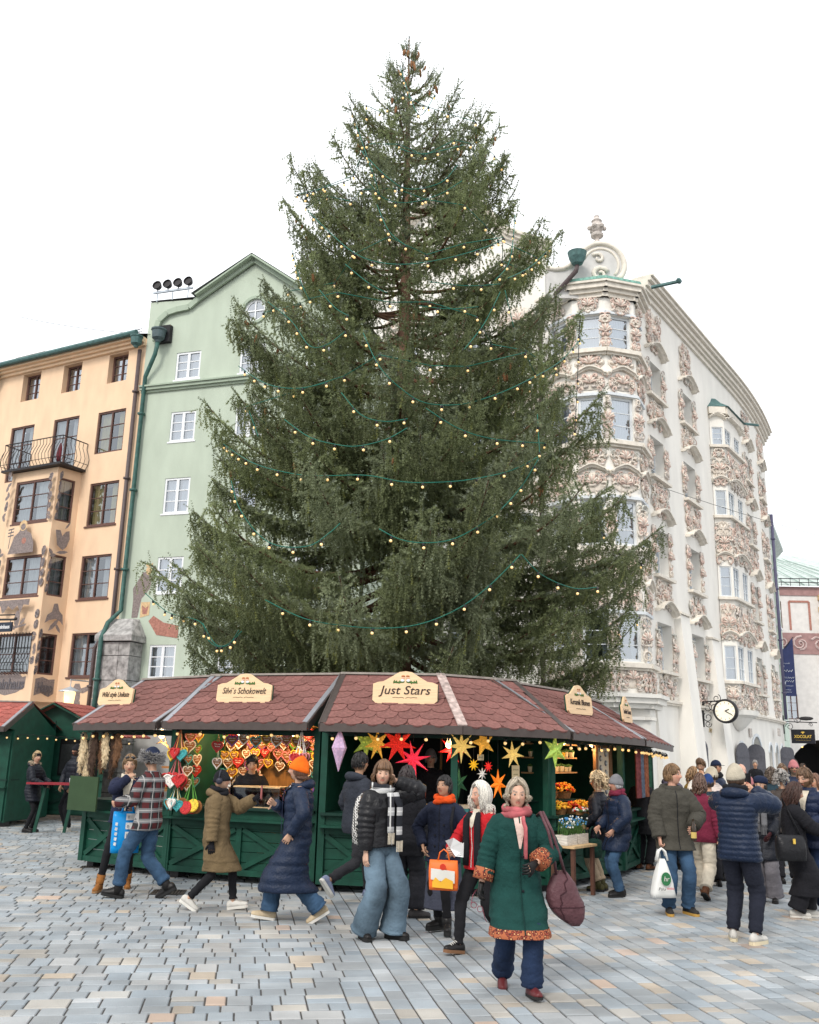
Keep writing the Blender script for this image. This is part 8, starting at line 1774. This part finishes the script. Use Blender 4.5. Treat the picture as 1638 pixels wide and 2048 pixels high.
for k in range(7):
    o = MB().span((-.045, -.06, 0), (.045, .06, gr.uniform(.10, .2))).build('card_box', mat(('box_tan', 'box_cream', 'box_teal', 'box_orange')[k % 4], ((.5, .3, .12), (.6, .55, .42), (.08, .25, .24), (.6, .2, .04))[k % 4], .7, .2, 20), loc=SW(EC, 0, 1.0 + .1 * k, .55, 1.022), rot=SAng(EC, 0)); tag(o, 'small ' + ('tan', 'cream', 'teal', 'orange')[k % 4] + ' card box on the star stall counter', 'box', 'card boxes on the star counter')
for k in range(6):
    o = MB().span((-.12, -.12, 0), (.12, .12, .045)).build('folded_cloth', mat(('cloth_red', 'cloth_teal', 'cloth_sand')[k % 3], ((.4, .02, .03), (.05, .2, .2), (.5, .4, .28))[k % 3], .9, .25, 30), loc=SW(EC, 1, .3 + .27 * (k // 3), .62, 1.022 + .047 * (k % 3)), rot=SAng(EC, 1)); tag(o, 'folded ' + ('red', 'teal', 'sand')[k % 3] + ' cloth stacked on the star stall counter', 'cloth', 'folded cloths on the star counter')
# ceramics stall: shelves, pots, bouquets
aD = SAng(ED, 0)
for z in (1.60, 1.82, 2.02): MB().span((.22, .78, z - .02), (1.62, .98, z)).build('shelf', M_WOOD, SD)
M_POT = mat('cream_ceramic', (.66, .56, .36), .35, .1, 12); M_PLANT = mat('small_plant', (.06, .13, .03), .7, .35, 30)
POTS = []
for k in range(3):
    q = MB(); q.lathe([(.03, 0), (.036, .01), (.045, .07), (.048, .075), (.04, .075)], 12, sx=1.0); POTS.append(q.mesh('pot', (M_POT, mat('yellow_ceramic', (.65, .38, .04), .35), mat('terracotta', (.45, .12, .04), .6))[k], True))
def leafball(n, r, mats_, sd, flat=.7, sz=.018):
    rr = random.Random(sd); q = MB()
    for i in range(n):
        a = rr.uniform(0, 6.28); u = rr.random() ** .5; h = math.sqrt(max(0, 1 - u * u)); q.ell((r * u * math.cos(a), r * u * math.sin(a), r * flat * h * rr.uniform(.7, 1)), (sz * rr.uniform(.7, 1.3), sz * rr.uniform(.7, 1.3), sz * .6), 5, 4, Matrix.Rotation(rr.uniform(-1, 1), 4, 'X'), rr.randrange(len(mats_)))
    return q.mesh('blossom', mats_)
LB = [leafball(16, .045, [M_PLANT], k) for k in range(3)]
for j, z in enumerate((1.60, 1.82, 2.02)):
    for i in range(10):
        k = 0 if gr.random() < .72 else gr.choice((1, 2)); t = empty('flower_pot', SW(ED, 0, .29 + .14 * i, .87 + gr.uniform(-.03, .03), z + .001), aD); s_ = gr.uniform(.85, 1.15); t.scale = (s_,) * 3
        tag(t, ('small cream ceramic pot with a plant on the ', 'small yellow ceramic pot with a plant on the ', 'small terracotta pot with a plant on the ')[k] + ('lower', 'middle', 'top')[j] + ' shelf', 'pot', 'pots on the ceramics shelves'); link('pot', POTS[k], t)
        if j < 2: o = link('plant', LB[i % 3], t, (0, 0, .075)); tag(o, kind='stuff')
FL = {'orange red': [mat('petal_red', (.55, .03, .01), .7), mat('petal_orange', (.78, .2, .01), .7), mat('petal_amber', (.8, .36, .03), .7)], 'yellow': [mat('petal_yellow', (.8, .5, .03), .7), mat('petal_amber', (.8, .36, .03), .7)], 'dark red': [mat('petal_dark', (.2, .03, .03), .7), M_PLANT, mat('petal_red', (.55, .03, .01), .7)], 'white': [mat('petal_white', (.7, .7, .66), .7), M_PLANT, mat('petal_red', (.55, .03, .01), .7)]}
M_BASK = mat('wicker', (.26, .13, .05), .8, .3, 40, bump=.5, bsc=90)
def bouquet(x, y, z, r, c, sd, label):
    t = empty('flower_basket', SW(ED, 0, x, y, z), aD); tag(t, label, 'flowers', 'bouquets on the ceramics stall'); q = MB(); q.lathe([(r * .6, 0), (r * .75, r * .45), (r * .8, r * .5), (r * .7, r * .5)], 16); q.build('basket', M_BASK, t); o = link('blossoms', leafball(int(90 * r / .2), r, FL[c], sd, .75, .026), t, (0, 0, r * .45)); tag(o, kind='stuff')
MB().span((.2, .62, 1.18), (1.55, .95, 1.2)).build('flower_step', M_STALLD, SD)
bouquet(.62, .78, 1.21, .24, 'orange red', 1, 'big basket of orange and red flowers under the shelves'); bouquet(1.14, .8, 1.21, .2, 'orange red', 2, 'second basket of orange and red flowers under the shelves')
bouquet(.4, .45, 1.022, .15, 'yellow', 3, 'basket of yellow flowers at the front post'); bouquet(.72, .42, 1.022, .14, 'orange red', 4, 'small basket of orange flowers on the counter'); bouquet(1.02, .42, 1.022, .15, 'yellow', 5, 'basket of yellow flowers between orange ones'); bouquet(1.34, .42, 1.022, .14, 'orange red', 6, 'small basket of orange flowers near the door'); bouquet(1.75, .36, 1.022, .15, 'dark red', 7, 'basket of dark red flowers by the door'); bouquet(.55, .2, 1.022, .09, 'white', 8, 'white and red posy on the counter edge'); bouquet(.9, .2, 1.022, .09, 'white', 9, 'second white and red posy on the counter edge'); bouquet(1.22, .2, 1.022, .09, 'white', 10, 'third white and red posy on the counter edge')
# open door with plates
t = empty('display_door', SW(ED, 0, 1.72, .5, 1.03), aD); tag(t, 'brown framed door panel hung with decorated plates', 'door panel'); DB = mat('brown_door', (.14, .07, .03), .6, .2, 8, stretch=(1, 1, 8))
for a, b in (((0, 0, 0), (.09, .05, 1.03)), ((.5, 0, 0), (.59, .05, 1.03)), ((.09, .001, .95), (.5, .049, 1.03)), ((.09, .001, 0), (.5, .049, .08))): MB().span(a, b).build('frame', DB, t)
MB().span((.09, .02, .08), (.5, .04, .95)).build('panel', mat('cream_panel', (.62, .52, .38), .7, .05, 5), t)
q = MB(); q.lathe([(.0, .0), (.03, .0), (.045, -.008), (.047, -.012)], 18, Matrix.Rotation(PI / 2, 4, 'X'), 0); q.lathe([(.0, .004), (.02, .003), (.03, .002)], 14, Matrix.Translation((0, -.001, 0)) @ Matrix.Rotation(PI / 2, 4, 'X'), 1); PLT = q.mesh('plate', [mat('grey_plate', (.1, .11, .13), .3), mat('plate_motif', (.4, .42, .42), .4, .5, 60)], True)
for k in range(12):
    o = link('plate', PLT, None, SW(ED, 0, 1.72 + (.21 if k % 2 else .37), .5, 1.16 + .073 * k) , aD); o.location = SW(ED, 0, 1.72 + (.2 if k % 2 else .38), .505, 1.16 + .073 * k); tag(o, 'small grey decorated plate on the door panel', 'plate', 'plates on the door panel')
# little table with flower boxes in front
t = empty('side_table', (2.36, 13.62, 0), aD); tag(t, 'small wooden table with brown metal legs in front of the ceramics stall', 'table'); MB().span((-.32, -.2, .64), (.36, .2, .67)).build('table_top', M_WOODP, t)
for x, y in ((-.26, -.15), (.3, -.15), (-.26, .15), (.3, .15)): MB().span((x - .025, y - .025, 0), (x + .025, y + .025, .64)).build('leg', mat('rust_brown_metal', (.10, .045, .03), .6, .2, 12), t)
for k, dx in enumerate((-.16, .17)):
    b = empty('planter_box', Vector((2.36, 13.62, .672)) + Vector((math.cos(aD) * dx, math.sin(aD) * dx, 0)), aD); tag(b, ('white wooden box of blue and white flowers at the table end', 'white wooden box of blue and white flowers nearer the old man')[k], 'planter')
    MB().span((-.145, -.09, 0), (.145, .09, .13)).build('box', mat('whitewashed_wood', (.6, .55, .48), .8, .3, 10, stretch=(1, 1, 8)), b); rr = random.Random(k); q = MB()
    for i in range(110):
        x, y = rr.uniform(-.12, .12), rr.uniform(-.07, .07); dx2, dy2 = rr.gauss(0, .05), rr.gauss(0, .04); h = rr.uniform(.1, .24); q.tube([(x, y, .12), (x + dx2 * .4, y + dy2 * .4, .12 + h * .6), (x + dx2, y + dy2, .12 + h)], [.004, .003, .001], 3)
        if i % 2: q.ell((x + dx2, y + dy2, .12 + h), .013, 5, 4, mi=1 + rr.randrange(2))
    o = q.build('flowers', [M_PLANT, mat('petal_white', (.7, .7, .66), .7), mat('petal_blue', (.06, .22, .45), .7)], b); tag(o, kind='stuff')
# fur pelts
FURC = {'cream': (.55, .43, .27), 'brown': (.14, .07, .035), 'dark brown': (.05, .028, .018), 'grey brown': (.2, .15, .11)}
for k, (x, z0, L, c) in enumerate(((.06, 2.02, .62, 'cream'), (.2, 2.0, .55, 'grey brown'), (.33, 2.02, .74, 'dark brown'), (.46, 2.0, .6, 'brown'), (.58, 2.02, .52, 'cream'), (.7, 2.0, .66, 'dark brown'), (.84, 2.01, .5, 'brown'), (.14, 1.72, .5, 'cream'))):
    t = empty('fur_pelt', SW(EA, 0, x, .16 + .05 * (k % 2), z0), SAng(EA, 0)); tag(t, f'{c} fur pelt hanging at the fur stall' + ('' if k not in (0, 4, 7, 5, 6) else {0: ' beside its open end', 4: ' between brown ones', 7: ' lower than the others', 5: ' near the lamp', 6: ' next to the antlers'}[k]), 'fur', 'fur pelts'); m = mat('fur_' + c.replace(' ', '_'), FURC[c], .9, .4, 20); q = MB(); rr = random.Random(k)
    wd = lambda u: .02 + .055 * math.sin(PI * min(1, u * 1.15)) ** .6 + .012 * math.sin(u * 21 + k)
    q.loft([ringp(Vector((.015 * math.sin(u * 5 + k), 0, -L * u)), Vector((1, 0, 0)), Vector((0, 1, 0)), wd(u), .022, 10) for u in [i / 12 for i in range(13)]]); q.build('hide', m, t, smooth=True); q = MB()
    for i in range(260):
        u = rr.random(); a = rr.uniform(0, 6.28); p = Vector((.015 * math.sin(u * 5 + k) + wd(u) * math.cos(a), .022 * math.sin(a), -L * u)); v = Vector((math.cos(a), math.sin(a) * .6, -1.1)).normalized(); q.tube([p, p + v * rr.uniform(.025, .045)], [.005, .001], 3)
    o = q.build('fur', m, t); tag(o, kind='stuff')
MB().span((-.02, .05, .86), (.62, .075, 1.36)).build('green_board', mat('moss_board', (.035, .065, .03), .9), SA)
t = empty('antlers', SW(EA, 0, 1.25, .9, 1.75), SAng(EA, 0)); tag(t, 'pair of antlers displayed inside the fur stall', 'antlers')
for s in (-1, 1):
    q = MB(); q.tube([(s * .02, 0, 0), (s * .1, -.02, .1), (s * .2, -.05, .15), (s * .28, -.08, .12)], [.02, .018, .014, .005], 6); q.tube([(s * .12, -.02, .11), (s * .13, -.04, .22)], [.014, .004], 5); q.tube([(s * .2, -.05, .15), (s * .22, -.06, .25)], [.012, .003], 5); q.build('antler', mat('antler_bone', (.3, .2, .1), .7, .3, 15), t, smooth=True)
MB().span((.95, 1.0, 1.5), (1.75, 1.25, 1.53)).build('shelf', M_WOOD, SA); MB().span((.95, 1.0, 1.15), (1.75, 1.25, 1.18)).build('shelf', M_WOOD, SA)
for k in range(9): o = MB().lathe([(.04, 0), (.055, .03), (.05, .1), (.02, .13)], 10).build('trinket', mat(('brass_trinket', 'horn_trinket', 'red_trinket')[k % 3], ((.5, .33, .1), (.3, .2, .12), (.4, .06, .03))[k % 3], .5), loc=SW(EA, 0, 1.0 + .085 * k, 1.1, 1.531 if k % 2 else 1.181), smooth=True); tag(o, ('brass', 'horn', 'red')[k % 3] + ' coloured trinket on the fur stall shelves', 'trinket', 'trinkets in the fur stall')
# craft stall: textiles and a rack of wooden baubles
for k, (x, c) in enumerate(((.3, 'maroon'), (.62, 'blue grey'), (.95, 'rust'), (1.3, 'dark green'))):
    q = MB(); n = 10; q.add([(.13 * (i / n * 2 - 1), .025 * math.sin(i * 1.7 + k), 0) for i in range(n + 1)] + [(.14 * (i / n * 2 - 1), .03 * math.sin(i * 1.9 + k), -.78) for i in range(n + 1)], [(i, i + 1, n + 2 + i, n + 1 + i) for i in range(n)]); o = q.build('hanging_textile', mat('textile_' + c.replace(' ', '_'), ((.2, .05, .05), (.12, .15, .2), (.3, .1, .05), (.03, .1, .06))[k], .9, .4, 20), loc=SW(EE, 0, x, .2, 1.98), rot=SAng(EE, 0), smooth=True); tag(o, f'{c} textile hanging at the craft stall', 'textile', 'textiles at the craft stall')
t = empty('bauble_rack', SW(EE, 0, 1.75, -.05, 1.05), SAng(EE, 0)); tag(t, 'wire rack of wooden baubles at the craft stall end', 'rack'); q = MB(); q.tube([(0, 0, -1.04), (0, 0, .6)], .012, 6); q.tube([(-.28, 0, .6), (.28, 0, .6)], .01, 5); q.tube([(-.2, 0, .45), (.2, 0, .45)], .01, 5); q.build('rack_frame', M_IRONB, t)
for k in range(22): x = gr.uniform(-.27, .27); z = gr.uniform(.05, .38); q = MB(); q.ell((x, gr.uniform(-.06, .06), z), gr.uniform(.02, .035), 8, 6); q.tube([(x, 0, z), (x, 0, .45)], .002, 3); q.build('bauble', mat(('bauble_brown', 'bauble_red', 'bauble_wood')[k % 3], ((.12, .05, .03), (.25, .05, .03), (.45, .28, .14))[k % 3], .5), t, smooth=True)
